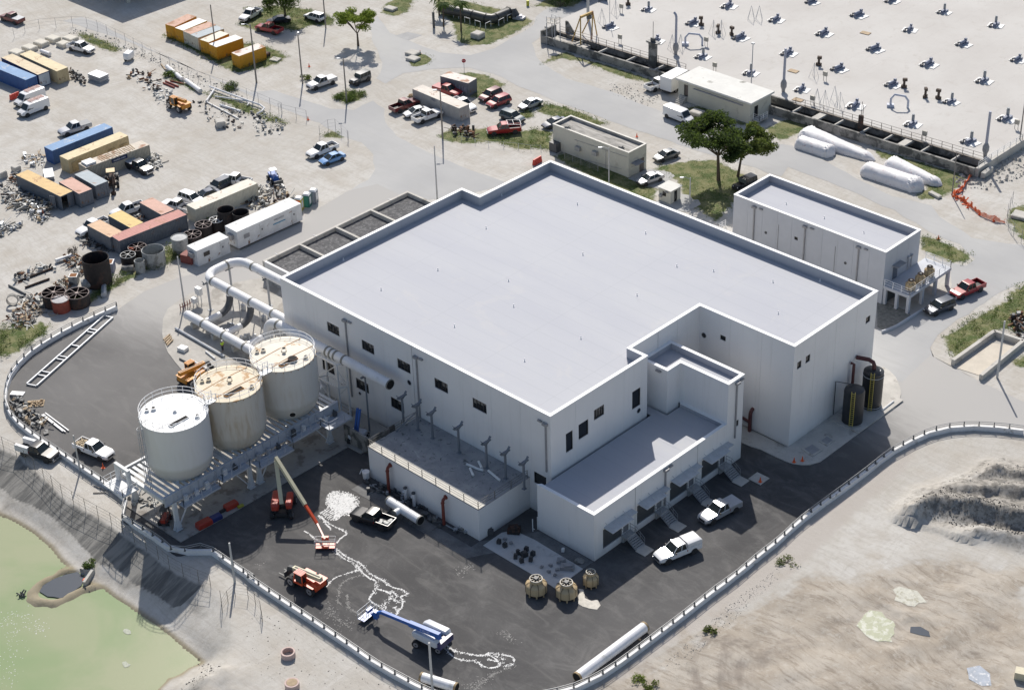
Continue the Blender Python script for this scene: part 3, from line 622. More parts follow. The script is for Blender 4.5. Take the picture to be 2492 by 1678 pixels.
def window(par,ax,fx,u0,u1,z0,z1,n=3,deep=0.16,sign=1,pane=GLASS,fr=FRAME):
 """ax 'x': wall whose face is x = fx, u runs along y; ax 'y': face y = fx, u runs along x; sign: way the wall faces"""
 def bx(mb,a0,a1,d0,d1,q0,q1):
  f0,f1=fx-sign*d0,fx-sign*d1
  if ax=='x':mb.box(f0,f1,a0,a1,q0,q1)
  else:mb.box(a0,a1,f0,f1,q0,q1)
 fw=0.07;mb=MB()
 for q in((u0,u0+fw,z0,z1),(u1-fw,u1,z0,z1),(u0+fw,u1-fw,z0,z0+fw),(u0+fw,u1-fw,z1-fw,z1)):bx(mb,q[0],q[1],deep-0.08,deep,q[2],q[3])
 for i in range(1,n):
  m_=u0+(u1-u0)*i/n;bx(mb,m_-0.025,m_+0.025,deep-0.06,deep,z0+fw,z1-fw)
 w_=obj('window',mb,fr,par);mb=MB()
 bx(mb,u0+0.01,u1-0.01,deep+0.003,deep+0.03,z0+0.01,z1-0.01)
 p_=bpy.data.objects.new('pane',mb.mesh('pane',pane,root_loc(par)));COL.objects.link(p_);p_.parent=w_
 if n>1:
  mb=MB();rr=random.Random(int(u0*31+z0*7))
  for i in range(n):
   h_=rr.choice([0.0,0.25,0.4,0.55]);a=u0+(u1-u0)*i/n+0.08;b=u0+(u1-u0)*(i+1)/n-0.08
   if h_:bx(mb,a,b,deep-0.005,deep+0.001,z1-fw-(z1-z0-2*fw)*h_,z1-fw)
  if mb.v:b_=bpy.data.objects.new('blind',mb.mesh('blind',BLIND,root_loc(par)));COL.objects.link(b_);b_.parent=w_
def uz(ax,fx,k,p,q):
 f_=onX if ax=='x' else onY;a=f_(k,*p,fx);b=f_(k,*q,fx);i=1 if ax=='x' else 0
 return min(a[i],b[i]),max(a[i],b[i]),min(a.z,b.z),max(a.z,b.z)
GREYP=M('grey_downpipe',(0.30,0.30,0.31),0.5,0.15,1.0)
def downpipe(par,ax,fx,u,z0,z1,sign=1,scup=0.9,kick=False):
 mb=MB();D=lambda d:fx+sign*d
 P_=(lambda a,d,z:(D(d),a,z))if ax=='x' else(lambda a,d,z:(a,D(d),z))
 def bx(a0,a1,d0,d1,q0,q1):
  if ax=='x':mb.box(D(d0),D(d1),a0,a1,q0,q1)
  else:mb.box(a0,a1,D(d0),D(d1),q0,q1)
 bx(u-0.09,u+0.09,0.03,0.19,z0,z1-0.35)
 bx(u-0.34,u+0.34,0.01,0.42,z1-0.35,z1-0.03)
 d_=obj('downpipe',mb,GREYP,par)
 mb=MB()
 if ax=='x':mb.box(D(0.01),D(0.28),u+scup-0.3,u+scup+0.3,z1-0.22,z1-0.02)
 else:mb.box(u+scup-0.3,u+scup+0.3,D(0.01),D(0.28),z1-0.22,z1-0.02)
 obj('overflow_scupper',mb,GREYP,par)
H,RZ=15.12,13.75
B=thing('treatment_building','large white building with a wide flat grey roof, tallest and biggest in the plant','building',(-20,20,0))
OUT=[(-48.9,0),(0,0),(0,17.48),(-2.67,17.48),(-2.67,30.94),(12.2,30.94),(12.2,48.78),(-45.3,48.78),(-45.3,33.98),(-48.9,33.98)]
wS=[('b',(612,1193),(710,1313)),('b',(876,1333),(976,1455)),('f',(1148,222),(1252,347)),('f',(1432,370),(1538,497)),('f',(1723,523),(1833,654)),('f',(577,245),(675,365)),('f',(832,362),(935,495)),('f',(1098,507),(1205,641))]
winS=[uz('y',0,k,p,q)for k,p,q in wS]
zu=(sum(w_[2]for w_ in winS[:5])/5,sum(w_[3]for w_ in winS[:5])/5);zl=(sum(w_[2]for w_ in winS[5:])/3,sum(w_[3]for w_ in winS[5:])/3)
winS=[(w_[0],w_[1],*(zu if i<5 else zl))for i,w_ in enumerate(winS)]
w9=(-2.9,-0.9,4.2,5.9);winS.append(w9)
winE=[uz('x',0,'g',(555,803),(610,913)),uz('x',0,'g',(652,733),(728,800)),uz('x',0,'g',(770,622),(848,650)),uz('x',0,'g',(1062,483),(1124,577))]
winN=[uz('y',30.94,'g',(1733,42),(1774,97))]
winR=[uz('x',12.2,'d',(990,1170),(1020,1195)),uz('x',12.2,'h',(466,258),(495,290)),uz('x',12.2,'h',(531,212),(562,243))]
bj=onY('f',1258,140,0).x+48.9
shell(B,OUT,0,H,RZ,WHITE,{0:[(a+48.9,b+48.9,c_,d_)for a,b,c_,d_ in winS],1:winE,4:[(a+2.67,b+2.67,c_,d_)for a,b,c_,d_ in winN],5:[(a-30.94,b-30.94,c_,d_)for a,b,c_,d_ in winR]},joints=4.9,cm=WHITE_TRIM,bigjoints={0:[bj],3:[5.2]})
for i,w_ in enumerate(winS):window(B,'y',0,*w_,n=4 if i<8 else 1,sign=-1)
for i,w_ in enumerate(winE):window(B,'x',0,*w_,n=4 if i==2 else 1)
for w_ in winN:window(B,'y',30.94,*w_,n=1,sign=-1)
for w_ in winR:window(B,'x',12.2,*w_,n=1)
for ax,fx,k,p,rad,sg in(('y',0,'f',(1243,408),0.32,-1),('y',0,'f',(727,412),0.2,-1),('y',0,'f',(866,490),0.2,-1),('x',0,'g',(1110,622),0.3,1),('y',30.94,'g',(1610,48),0.34,-1)):
 q=(onX if ax=='x' else onY)(k,*p,fx);dv=Vector((sg,0,0))if ax=='x' else Vector((0,sg,0))
 mb=MB();mb.cyl(q-dv*0.1,q+dv*0.03,rad,n=20);obj('pipe_opening',mb,GLASS,B)
 mb=MB();mb.tube([q+dv*0.035+(Vector((0,math.cos(t),math.sin(t)))if ax=='x' else Vector((math.cos(t),0,math.sin(t))))*(rad+0.03)for t in[6.283*j/20 for j in range(20)]],0.035,5,closed=True);obj('sleeve_ring',mb,GALV,B)
dp1=onY('b',755,1180,0);dp2=onY('f',1297,200,0);dp3=onY('g',404,730,0)
downpipe(B,'y',0,dp1.x,2.0,14.0,-1);downpipe(B,'y',0,dp2.x,4.75,14.0,-1);downpipe(B,'y',0,dp3.x,6.9,14.0,-1,scup=-0.9)
VENTM=M('white_vent_cap',(0.8,0.8,0.8),0.6)
mb=MB();mb.cyl((0,0,0),(0,0,0.26),0.06,n=8);mb.cyl((0,0,0.26),(0,0,0.33),0.09,0.07,n=8);mb.cyl((0,0,0),(0,0,0.04),0.16,0.08,n=8)
vent_me=mb.mesh('roof_vent',VENTM)
for k,pts in(('c',[(643,305),(1164,525),(685,687),(118,887),(157,1082),(1402,777),(1682,812),(1098,997),(670,1325),(241,1497),(2135,895),(2175,1135)]),('b',[(1027,955),(1460,805),(1587,1235),(1828,487),(740,730),(1947,240)]),('d',[(638,890)])):
 for p in pts:
  g=G(k,*p,RZ);inst('roof_vent',vent_me,B,g-B.location)
WG=thing('office_wing','white wing with four canopied doors, lower roof half in shade, against the large building','building',(5,8,0))
LOW=[(0.02,-2.55),(9.04,-2.55),(9.04,22.06),(1.52,22.06),(1.52,19.53),(-2.64,19.53),(-2.64,17.52),(0.02,17.52)]
bays=[(-1.0+6.1*i)for i in range(4)]
opF=[]
for y0 in bays:opF+=[(y0+2.55,y0+3.35+2.55,0.9,3.75),(y0+3.6+2.55,y0+4.6+2.55,1.1,3.4)]
TW=[(9.04,22.06),(9.04,25.15),(-2.64,25.15),(-2.64,19.53),(1.52,19.53),(1.52,22.06)]
WG2=thing('stair_tower','tall narrow white tower block with an L-shaped roof behind the low office roof','building',(5,23,0))
shell(WG,LOW,0,6.78,6.3,WHITE,{1:opF},joints=6.1,cm=WHITE_TRIM,skip=(3,4,5,6,7),bigjoints={1:[7.3,18.95]},roofm=MEMB)
wt=uz('x',9.04,'g',(1850,705),(1872,735))
shell(WG2,TW,0,12.56,11.75,WHITE,{0:[(wt[0]-22.06,wt[1]-22.06,wt[2],wt[3])]},joints=6,cm=WHITE_TRIM)
window(WG2,'x',9.04,*wt,n=2)
t_=onX('g',1858,420,9.04);downpipe(WG2,'x',9.04,t_.y,3.9,12.3,1)
mb=MB();mb.box(-0.2,0.6,19.2,19.5,12.0,12.2);obj('overflow_scupper',mb,GREYP,WG2)
t_=onX('g',1312,1085,9.04);downpipe(WG,'x',9.04,t_.y,1.0,6.55,1)
DOORG=M('grey_roller_glass',(0.085,0.09,0.095),0.3,0.1,0.5)
DOORM=M('grey_steel_door',(0.20,0.205,0.22),0.5,0.1)
CANO=M('canopy_sheet',(0.50,0.52,0.54),0.5,0.12,1.5)
for i,y0 in enumerate(bays):
 window(WG,'x',9.04,y0,y0+3.35,0.9,3.75,n=1,pane=DOORG,fr=GREYP,deep=0.14)
 window(WG,'x',9.04,y0+3.6,y0+4.6,1.1,3.4,n=1,pane=DOORM,fr=GREYP,deep=0.14)
 mb=MB();mb.add([(9.05,y0+0.1,3.98),(10.5,y0+0.1,3.86),(10.5,y0+3.85,3.86),(9.05,y0+3.85,3.98),(9.05,y0+0.1,4.08),(10.5,y0+0.1,3.96),(10.5,y0+3.85,3.96),(9.05,y0+3.85,4.08)],[(0,3,2,1),(4,5,6,7),(0,1,5,4),(1,2,6,5),(2,3,7,6),(3,0,4,7)])
 mb.box(9.05,10.0,y0+3.9,y0+5.1,3.9,4.0)
 for yy in(y0+0.4,y0+2.0,y0+3.5):mb.beam((9.06,yy,4.6),(10.3,yy,3.98),0.05)
 obj('canopy',mb,CANO,WG)
CONST=M('stair_concrete',(0.42,0.42,0.42),0.85,0.1)
def stairs(y0,i):
 t=thing('entrance_stairs',['concrete entrance steps with rails at the door nearest the three beige cooling towers','concrete entrance steps with rails at the second door from the low building corner','concrete entrance steps with rails at the third door, beyond the parked silver pickup','concrete entrance steps with rails at the farthest door, beside the tall tower block'][i],'steps',(10.2,y0+4.0,0),'steps up to the canopied doors')
 ya,yb=y0+3.2,y0+4.8
 mb=MB();mb.box(9.06,10.0,ya,yb,0.95,1.1);mb.box(9.1,9.3,ya+.1,yb-.1,0.03,0.95);obj('landing',mb,CONST,t)
 for j in range(6):
  z=1.1-0.16*(j+1);mb=MB();mb.box(10.0+j*0.24+(0.002 if j else 0.002),10.24+j*0.24,ya+.05,yb-.05,z-0.05,z);obj('step',mb,CONST,t)
 for yy in(ya+.04,yb-.04):
  mb=MB();mb.beam((10.0,yy,0.92),(11.4,yy,0.02),0.06,0.2);obj('stringer',mb,GREYP,t)
  mb=MB()
  for dz in(0.5,0.95):mb.tube([(9.1,yy,1.1+dz),(10.0,yy,1.1+dz),(11.4,yy,0.1+dz)],0.028,6)
  for xx,zz in((9.15,1.1),(10.0,1.1),(10.7,0.6),(11.4,0.08)):mb.cyl((xx,yy,zz),(xx,yy,zz+0.97),0.028,n=6)
  obj('railing',mb,GREYP,t)
 mb=MB();mb.box(11.42,12.9,ya-0.15,yb-0.1,0.034,0.12);obj('foot_slab',mb,CONC,t)
for i,y0 in enumerate(bays):stairs(y0,i)
mb=MB();mb.obox((13.5,23.1,0.034),1.9,1.85,0.09);tag(obj('equipment_pad',mb,CONC),'small square concrete pad beside the last entrance steps','pad')
def railing(par,path,h=1.07,rails=3,step=1.9,r=0.03,m=GREYP,pm=None,foot=0.0,name='railing'):
 mb=MB();P=[Vector(p)for p in path]
 for i in range(rails):mb.tube([p+Vector((0,0,h*(i+1)/rails))for p in P],r,6)
 o=obj(name,mb,m,par)
 for a,b in zip(P,P[1:]):
  k=max(1,round((b-a).length/step))
  for j in range(k+1):
   p=a+(b-a)*(j/k);mb=MB();mb.beam(p-Vector((0,0,foot)),p+Vector((0,0,h)),r*2.3)
   obj('railing_post',mb,pm or m,par)
AX=thing('basin_annex','low white block with a stained flat deck and handrail against the long wall','annex',(-13,-4.4,0))
s=NT('stained_deck');v1=s.noise(0.35,5,0.7,0.4);v2=s.noise(1.3,6,0.75,0.6)
c=s.mix(s.ss(v1,0.35,0.65),(0.26,0.265,0.275),(0.36,0.36,0.36));c=s.mix(s.math('MULTIPLY',s.ss(v2,0.56,0.64),0.85),c,(0.09,0.09,0.09));c=s.mix(s.math('MULTIPLY',s.ss(s.noise(0.5,5,0.7,0.9),0.62,0.7),0.7),c,(0.5,0.5,0.5))
DECKM=s.fin(c,0.9)
ax_out=[(-23.0,-8.8),(-3.65,-8.8),(-3.65,-0.03),(-23.0,-0.03)]
for i in range(4):
 mb=MB();x0=-23.0+4.8375*i;mb.box(x0+0.006,x0+4.8375-0.006,-8.8,-8.5,0,4.6);obj('wall_panel',mb,WHITE,AX)
for xx in(-23.0,-3.95):mb=MB();mb.box(xx,xx+0.3,-8.49,-0.03,0,4.6);obj('wall_panel',mb,WHITE,AX)
mb=MB();mb.box(-23.03,-3.62,-8.83,-0.02,4.6,4.7);obj('deck',mb,DECKM,AX)
mb=MB();mb.box(-23.0,-3.65,-8.8,-7.5,4.703,4.75);obj('kerb_and_sunlit_strip',mb,M('sunlit_strip_tone',(.60,.575,.52),.85,.1,1),AX)  # slab widened and paled, the sunlit strip of deck put into its colour
DR=M('dark_rail',(0.16,0.15,0.13),0.5)
railing(AX,[(-22.9,-0.3,4.7),(-22.9,-8.7,4.7),(-3.75,-8.7,4.7),(-3.75,-0.3,4.7)],rails=3,step=2.4,m=DR)
for i,k in enumerate([(1085,1215),(1505,1460)]):
 g=onY('f',*k,-9.4);t=thing('red_riser_pipe',['oxide red riser pipe on the annex wall beside the dark pickup','oxide red riser pipe on the annex wall nearest its outer corner'][i],'pipe',(g.x,-9.4,0),'red riser pipes on the annex')
 mb=MB();mb.tube([(g.x,-9.4,0.05),(g.x,-9.4,3.3),(g.x,-9.33,3.62),(g.x,-9.1,3.8),(g.x,-8.85,3.86)],0.2,12);obj('pipe',mb,RED_PIPE,t,smooth=True)
 mb=MB();mb.cyl((g.x,-8.93,3.85),(g.x,-8.81,3.86),0.3,n=14);mb.cyl((g.x,-9.4,3.2),(g.x,-9.4,3.3),0.25,n=14);obj('flange',mb,RED_PIPE,t)
SADM=M('pipe_support_steel',(0.17,0.19,0.22),0.5,0.1)
posts=[(-18.2,4.7,8.8),(-13.5,4.7,8.8),(-8.7,4.7,8.8),(-5.5,4.7,8.8),(-4.0,4.7,8.8)]
q1,q2=onY('f',1185,525,-2.2),onY('f',1297,570,-2.2)
posts=[(q1.x,0.0,8.8),(q2.x,4.7,8.8)]+posts[:4]+[(onY('f',2113,1010,-2.2).x,4.7,8.8)]
place=['left of the annex','at the annex corner by the brace','second on the annex deck','in the middle of the annex deck','fourth on the annex deck','beyond the loose white pipes','at the right end of the annex deck']
for i,(x,z0,z1)in enumerate(posts):
 t=thing('pipe_support','grey steel pipe saddle on a single post, '+place[i],'pipe support',(x,-2.2,z0),'saddle posts along the long wall')
 mb=MB();mb.box(x-.25,x+.25,-2.45,-1.95,z0+.001,z0+.05);mb.beam((x,-2.2,z0),(x,-2.2,z1-.3),0.22);obj('post',mb,SADM,t)
 mb=MB();mb.box(x-.15,x+.15,-2.95,-1.45,z1-.3,z1-.12)
 for sg in(-1,1):mb.beam((x,-2.2+sg*.45,z1-.15),(x,-2.2+sg*.8,z1+.25),0.3,0.08)
 mb.beam((x,-2.2,z1-.7),(x,-2.85,z1-.28),.1);mb.beam((x,-2.2,z1-.7),(x,-1.55,z1-.28),.1)
 obj('saddle',mb,SADM,t)
mb=MB();mb.beam((q2.x-1.9,-4.2,4.72),(q2.x,-2.3,7.6),0.16);obj('brace',mb,SADM,None);bpy.data.objects['brace'].name='diagonal_brace';tag(bpy.data.objects['diagonal_brace'],'inclined grey steel prop leaning on a pipe post at the annex corner','brace')
LOOSE=M('white_pvc_pipe',(0.8,0.8,0.78),0.4)
for i,(pts,lb)in enumerate([([(1680,1030),(1760,1065),(1805,1078)],'long white pipe offcut lying on the annex deck, touching two others'),([(1770,1010),(1795,1060)],'short white pipe offcut lying crosswise on the annex deck, nearest the wall'),([(1705,1062),(1730,1115)],'short white pipe offcut on the annex deck, nearest the handrail'),([(1845,1080),(1932,1152)],'straight white pipe lying alone on the annex deck near the end rail')]):
 mb=MB();mb.tube([G('f',*p,4.86)for p in pts],0.16,10);lone('loose_pipe',mb,LOOSE,lb,'pipe','white pipes lying on the annex deck',True)
B2=thing('chlorine_building','long grey-white building with its own parapet roof, right of the large one','building',(-12,72,0))
W2=M('grey_white_wall',(0.50,0.52,0.56),0.75,0.05,0.2)
o2=[(-26.0,68.2),(0.95,68.2),(0.95,77.0),(-26.0,77.0)]
v_=[uz('y',68.2,'d',(443,548),(468,582))]
shell(B2,o2,0,8.4,7.35,W2,{0:[(a+26,b+26,c_,d_)for a,b,c_,d_ in v_]},joints=2.7,cm=WHITE_TRIM,th=0.3)
for a in v_:window(B2,'y',68.2,*a,n=2,sign=-1)
for p in((225,520),(832,752)):
 q=onY('d',*p,68.2);mb=MB();mb.cyl(q+Vector((0,0.05,0)),q+Vector((0,-0.06,0)),0.22,n=12);obj('wall_vent',mb,STEEL_D,B2)
for p in((140,350),(527,495),(936,650)):q=onY('d',*p,68.2);downpipe(B2,'y',68.2,q.x,0.2,7.9,-1,scup=1.2)
for p in((323,460),(757,625)):
 q=onY('d',*p,68.2);mb=MB();mb.box(q.x-.03,q.x+.03,68.14,68.195,0.1,q.z);obj('cable_conduit',mb,GREYP,B2)
for k,p in(('d',(380,300)),('d',(670,408)),('d',(972,520))):g=G(k,*p,7.35);inst('roof_vent',vent_me,B2,g-B2.location)
ww=uz('x',0.95,'d',(1195,800),(1280,880));
mb=MB();mb.box(0.96,1.02,ww[0],ww[0]+1.1,3.05,5.1);obj('door',mb,M('slate_door',(0.14,0.16,0.2),0.5),B2)
mb=MB();mb.box(0.96,2.0,ww[0]-.3,ww[0]+1.8,5.35,5.45);obj('door_canopy',mb,GREYP,B2)
for yy in(74.2,75.0):mb=MB();mb.beam((1.1,yy,3.2),(1.1,yy,5.0),.12);mb.box(.97,1.3,yy-.2,yy+.2,5.0,5.3);obj('wall_pipe',mb,GALV,B2)
D2=thing('raised_platform','raised concrete platform on columns with handrail at the end of the grey-white building','platform',(3.2,73.5,0))
mb=MB();mb.box(0.98,5.4,68.25,79.0,2.55,3.0);obj('deck',mb,W2,D2)
for x,y in((5.1,68.55),(5.1,72.0),(5.1,75.4),(5.1,78.7),(1.25,68.55),(3.2,68.55)):mb=MB();mb.box(x-.22,x+.22,y-.22,y+.22,0,2.55);obj('column',mb,W2,D2)
mb=MB();mb.box(1.0,1.2,69,78.8,0,2.54);obj('underdeck_shade_sheet',mb,STEEL_D,D2)  # dark sheet painting the shade below the deck, before the building wall
railing(D2,[(1.1,68.35,3.0),(5.3,68.35,3.0),(5.3,78.9,3.0),(1.1,78.9,3.0)],m=WHITE_TRIM,step=1.6)
mb=MB()
pts=[G('d',*q,0.3).to_2d()for q in[(1110,1272),(1190,1245),(1270,1200),(1340,1155),(1440,1095),(1560,1030),(1640,965)]];P=smoothline(pts,4)
for a,b in zip(P,P[1:]):mb.beam((a.x,a.y,0.2),(b.x,b.y,0.2),0.22,0.44)
lone('kerb_wall',mb,W2,'curving low white kerb wall below the raised platform','kerb wall')
sheet('earth_patch',GP('d',[(1075,1010),(1075,1240),(1115,1262),(1230,1215),(1330,1150),(1310,1120)])+[Vector((0.5,69)),Vector((0,69))],0.025,M('dark_gravel',(0.24,0.23,0.2),0.95,0.4,2.0))  # patch of darker gravel inside the kerb wall
t=thing('side_stair','white railed stair landing at the far left end of the grey-white building','stair',(-27.5,70,0));mb=MB();mb.box(-29.2,-26.1,68.6,70.6,0.9,1.05);mb.box(-29.1,-28.9,68.8,70.4,0,.9);obj('landing',mb,CONC,t);railing(t,[(-26.2,68.7,1.05),(-29.1,68.7,1.05),(-29.1,70.5,1.05)],m=WHITE_TRIM,step=1.2)
CREAM=M('cream_rendered_wall',(0.56,0.545,0.47),0.85,0.06,0.4,tint=(0.44,0.42,0.36),amt=0.05,tscale=0.3)
s=NT('weathered_roof');v1=s.noise(1.0,5,0.7,0.3,s.map((0.25,2.2,1),(0,0,R(90))));c=s.mix(s.ss(v1,0.35,0.65),(0.24,0.23,0.21),(0.46,0.44,0.41));c=s.mix(s.math('MULTIPLY',s.ss(s.noise(0.25,4),0.5,0.6),0.6),c,(0.20,0.195,0.185));OLDROOF=s.fin(c,0.9)
B3=thing('pump_house','cream block building with a streaked sunken roof and white kerb, by the dark tank units','building',(-60,77,0))
o3=[(-69.0,74.65),(-52.3,74.65),(-52.3,79.1),(-69.0,79.1)]
shell(B3,o3,0,4.45,4.0,CREAM,joints=5.5,cm=M('cream_coping',(0.62,0.60,0.55),0.7),th=0.22,roofm=OLDROOF)
g=G('C',565,985,4.2);mb=MB();mb.obox((g.x,g.y,4.0),.9,.8,.55,.3);mb.obox((g.x,g.y,4.55),.6,.6,.25,.3);obj('roof_unit',mb,CONC_D,B3)
g=G('C',975,1135,4.2);mb=MB();mb.obox((g.x,g.y,4.0),.9,.8,.5,.1);mb.obox((g.x,g.y,4.5),.6,.6,.25,.1);obj('roof_unit',mb,CONC_D,B3)
mb=MB();mb.box(-52.28,-51.0,75.2,77.2,2.35,2.43)
for yy in(75.3,77.1):mb.beam((-52.25,yy,1.7),(-51.1,yy,2.36),.06)
obj('awning',mb,M('grey_awning',(0.24,0.25,0.28),0.5),B3)
mb=MB();mb.box(-52.29,-52.2,77.4,78.4,0,2.3);obj('door',mb,M('brown_door',(0.12,0.1,0.09),0.6),B3)
mb=MB();mb.box(-52.29,-52.24,75.3,76.6,0.1,1.1);obj('equipment_panel',mb,CREAM,B3)
for p in((655,1130),(785,1165)):
 q=onY('C',*p,74.6);mb=MB();mb.box(q.x-.5,q.x+.5,74.05,74.6,q.z-.35,q.z+.35);obj('air_conditioner',mb,M('grey_unit',(0.34,0.34,0.33),0.6),B3)
mb=MB()
for a,b in(((620,1065),(1025,1200)),((860,1150),(860,1310)),((700,1220),(980,1290))):
 p0,p1=onY('C',*a,74.6),onY('C',*b,74.6);mb.beam(p0,p1,.05)
obj('cable_conduit',mb,GREYP,B3)
STAIN=M('wall_grime',(0.26,0.25,0.22),0.9,0.4,1.5)
B4=thing('blower_house','cream low house with a white flat roof beside the parked white van','building',(-57.6,106.3,0))
shell(B4,[(-65.6,103.45),(-49.8,103.45),(-49.8,109.3),(-65.6,109.3)],0,3.7,3.6,CREAM,{0:[(1.3,2.2,1.0,3.2)],1:[(1.2,2.3,0.6,2.8)]},joints=5.3,th=0.2,cm=None)
window(B4,'y',103.45,-64.3,-63.4,1.0,3.2,n=1,sign=-1,pane=M('brown_door',(0,0,0)),fr=FRAME);window(B4,'x',-49.8,104.65,105.75,.6,2.8,n=1)
mb=MB();mb.box(-66.0,-49.4,103.1,109.7,3.72,4.05);obj('roof',mb,M('white_roof_coating',(0.66,0.655,0.62),0.8,0.08,0.3,tint=(0.25,0.24,0.21),amt=0.12,tscale=0.35),B4)
mb=MB();mb.box(-61.8,-51.0,102.75,103.08,3.2,3.32);obj('eyebrow_ledge',mb,GREYP,B4)
mb=MB()
for j in range(5):mb.box(-65.1,-63.6,103.4-.28*(j+1),103.4-.28*j,0,1.0-.2*j)
obj('entrance_steps',mb,CONC,B4);
mb=MB();mb.box(-49.75,-48.3,104.2,106.6,.45,.6);obj('landing',mb,CONC,B4);railing(B4,[(-49.7,104.3,.6),(-48.4,104.3,.6),(-48.4,106.5,.6)],m=WHITE_TRIM,step=1.1)
BT=thing('guard_booth','small cream booth with window and door on a concrete pad in the grass','booth',(-42.3,73,0))
shell(BT,[(-43.6,71.9),(-41.2,71.9),(-41.2,74.4),(-43.6,74.4)],0,2.3,2.25,CREAM,{0:[(.8,1.5,1.1,1.9)],1:[(.9,1.6,.1,2.0)]},joints=4,th=.1,cm=None)
window(BT,'y',71.9,-42.8,-42.1,1.1,1.9,n=2,sign=-1,deep=.06);window(BT,'x',-41.2,72.8,73.5,.1,2.0,n=1,deep=.06)
mb=MB();mb.box(-43.8,-41.0,71.7,74.6,2.31,2.42);obj('roof',mb,M('white_roof_coating',(0,0,0)),BT)
mb=MB();mb.box(-43.3,-42.8,71.45,71.88,.9,1.3);mb.box(-42.2,-41.5,71.6,71.88,2.0,2.1);obj('air_conditioner',mb,GREYP,BT)
FC=thing('filter_basin','row of four open concrete cells filled with dark gravel behind the large building','basin',(-60,30,0))
GRAV=M('dark_filter_gravel',(0.10,0.10,0.105),0.95,0.3,1.0,tint=(0.17,0.17,0.17),amt=0.35,tscale=2.0,bump=0.6,bscale=5)
ys=[14.4,21.2,28.4,35.7,43.6];XL=-72.0
mb=MB();mb.box(XL,XL+.45,ys[0],ys[-1]+.4,0,3.0);obj('outer_wall',mb,CONC,FC)
for i,y in enumerate(ys):mb=MB();mb.box(XL+.452,-48.95 if y<34 else-45.35,y-(0 if i==0 else.0),y+.4,0,3.0+.002);obj('dividing_wall',mb,CONC if i else WHITE,FC)
for i in range(4):mb=MB();mb.box(XL+.46,-48.95 if ys[i]<33 else-45.4,ys[i]+.41,ys[i+1]-.01,1.5,2.35);obj('gravel_bed',mb,GRAV,FC)
mb=MB()
for y in[17,24.5,32,40]:mb.tube([(XL-.15,y,.1),(XL-.15,y,3.1),(XL+.6,y,3.1),(XL+.6,y,2.5)],.04,6)
obj('overflow_pipe',mb,GALV,FC)
AT=thing('aeration_deck','vast pale concrete tank deck dotted with machines, edged by an open channel','tank',(-55,125,0))
s=NT('deck_concrete');e1,e2,e3=s.noise(0.06,5,0.6),s.noise(0.4,6,0.7,1.2),s.noise(2.5,4,0.7)
c=s.mix(s.ss(e1,0.3,0.7),(0.49,0.47,0.445),(0.55,0.535,0.51));c=s.mix(s.math('MULTIPLY',s.ss(e2,0.52,0.75),0.45),c,(0.40,0.37,0.33));c=s.mix(s.math('MULTIPLY',s.ss(e3,0.6,0.75),0.3),c,(0.34,0.32,0.29))
DKM=s.fin(c,0.9,spec=.2)
YC0,YC1=107.9,113.0;XE=-10.4;ZD=1.5
def yl(x):return 106.6+(x+100.4)*(111.2-106.6)/90.0
def slab(mb,x0,x1,o0,o1,z0,z1):mb.prism([(x0,yl(x0)+o0),(x1,yl(x1)+o0),(x1,yl(x1)+o1),(x0,yl(x0)+o1)],z0,z1)
CH=3.2
for i in range(18):
 x0=-104+i*5.3;x1=min(x0+5.3,XE);y0_=CH+.41
 mb=MB();x0b=x0+.01;mb.prism([(x0b,yl(x0)+y0_),(x1,yl(x1)+y0_),(x1,330),(x0b,330)],1.1,ZD);obj('deck_panel',mb,DKM,AT)
mb=MB();slab(mb,XE+.002,XE+.6,-.0,160,0,ZD+.05);obj('end_wall',mb,CONC,AT)
mb=MB();slab(mb,-101,XE,-.4,0.0,-.0,ZD+.08);obj('channel_outer_wall',mb,CONC_D,AT)
mb=MB();slab(mb,-101,XE,CH,CH+.4,0,ZD+.03);obj('channel_inner_wall',mb,CONC_D,AT)
mb=MB();slab(mb,-101,XE,0.001,CH-.001,0.02,.25);obj('channel_floor',mb,M('channel_sludge',(0.035,0.035,0.033),0.4,0.3),AT)
mb=MB();slab(mb,-101.4,-101.002,-.4,CH+.4,0,ZD+1.0);obj('channel_end_wall',mb,CONC_D,AT)
for x in[-94,-88,-81.5,-75,-70,-45.5,-41.5,-37,-32,-27.5,-24.8,-20.5,-15]:
 mb=MB();w_=.25 if x not in(-41.5,-24.8)else 1.3;slab(mb,x,x+w_,0.002,CH-.002,ZD-.35,ZD+.02);obj('cross_beam',mb,CONC,AT)
mb=MB();slab(mb,-100,-92,.4,CH-.4,.26,.9);obj('silt_bed',mb,CONC,AT)
RR_=M('rusty_rail',(0.14,0.11,0.09),0.7)
railing(AT,[(x,yl(x)+CH+.2,ZD)for x in(-100,-85,-70.5)],m=RR_,step=2.0,rails=2);railing(AT,[(x,yl(x)+CH+.2,ZD)for x in(-47,-30,-11)],m=RR_,step=2.0,rails=2)
for a_ in((-100,-70.5),(-47,-11)):mb=MB();slab(mb,a_[0],a_[1],CH-.5,CH-.2,ZD+.1,ZD+.16);obj('pipe_tray',mb,RR_,AT)
railing(AT,[(XE+.3,y,ZD+.05)for y in(111.5,125,140)],m=STEEL_W,step=2.0,rails=3)
OB=thing('shed_block','building mostly beyond the top edge, only its raised beams and square shadow show','building',(-170,60,0))
cn=G('A',935,178);sx_,sy_=.7662,-.7286;hh=9.0;cx,cy=cn.x-sx_*hh,cn.y-sy_*hh
mb=MB();mb.box(cx-22,cx,cy,cy+24,4.5,hh);obj('body',mb,CREAM,OB)
for dx,dy in((-1.2,.8),(-1.2,6),(-6,.8),(-12,.8),(-18,.8),(-1.2,14)):mb=MB();mb.box(cx+dx-.3,cx+dx+.3,cy+dy-.3,cy+dy+.3,0,4.5);obj('leg',mb,CREAM,OB)
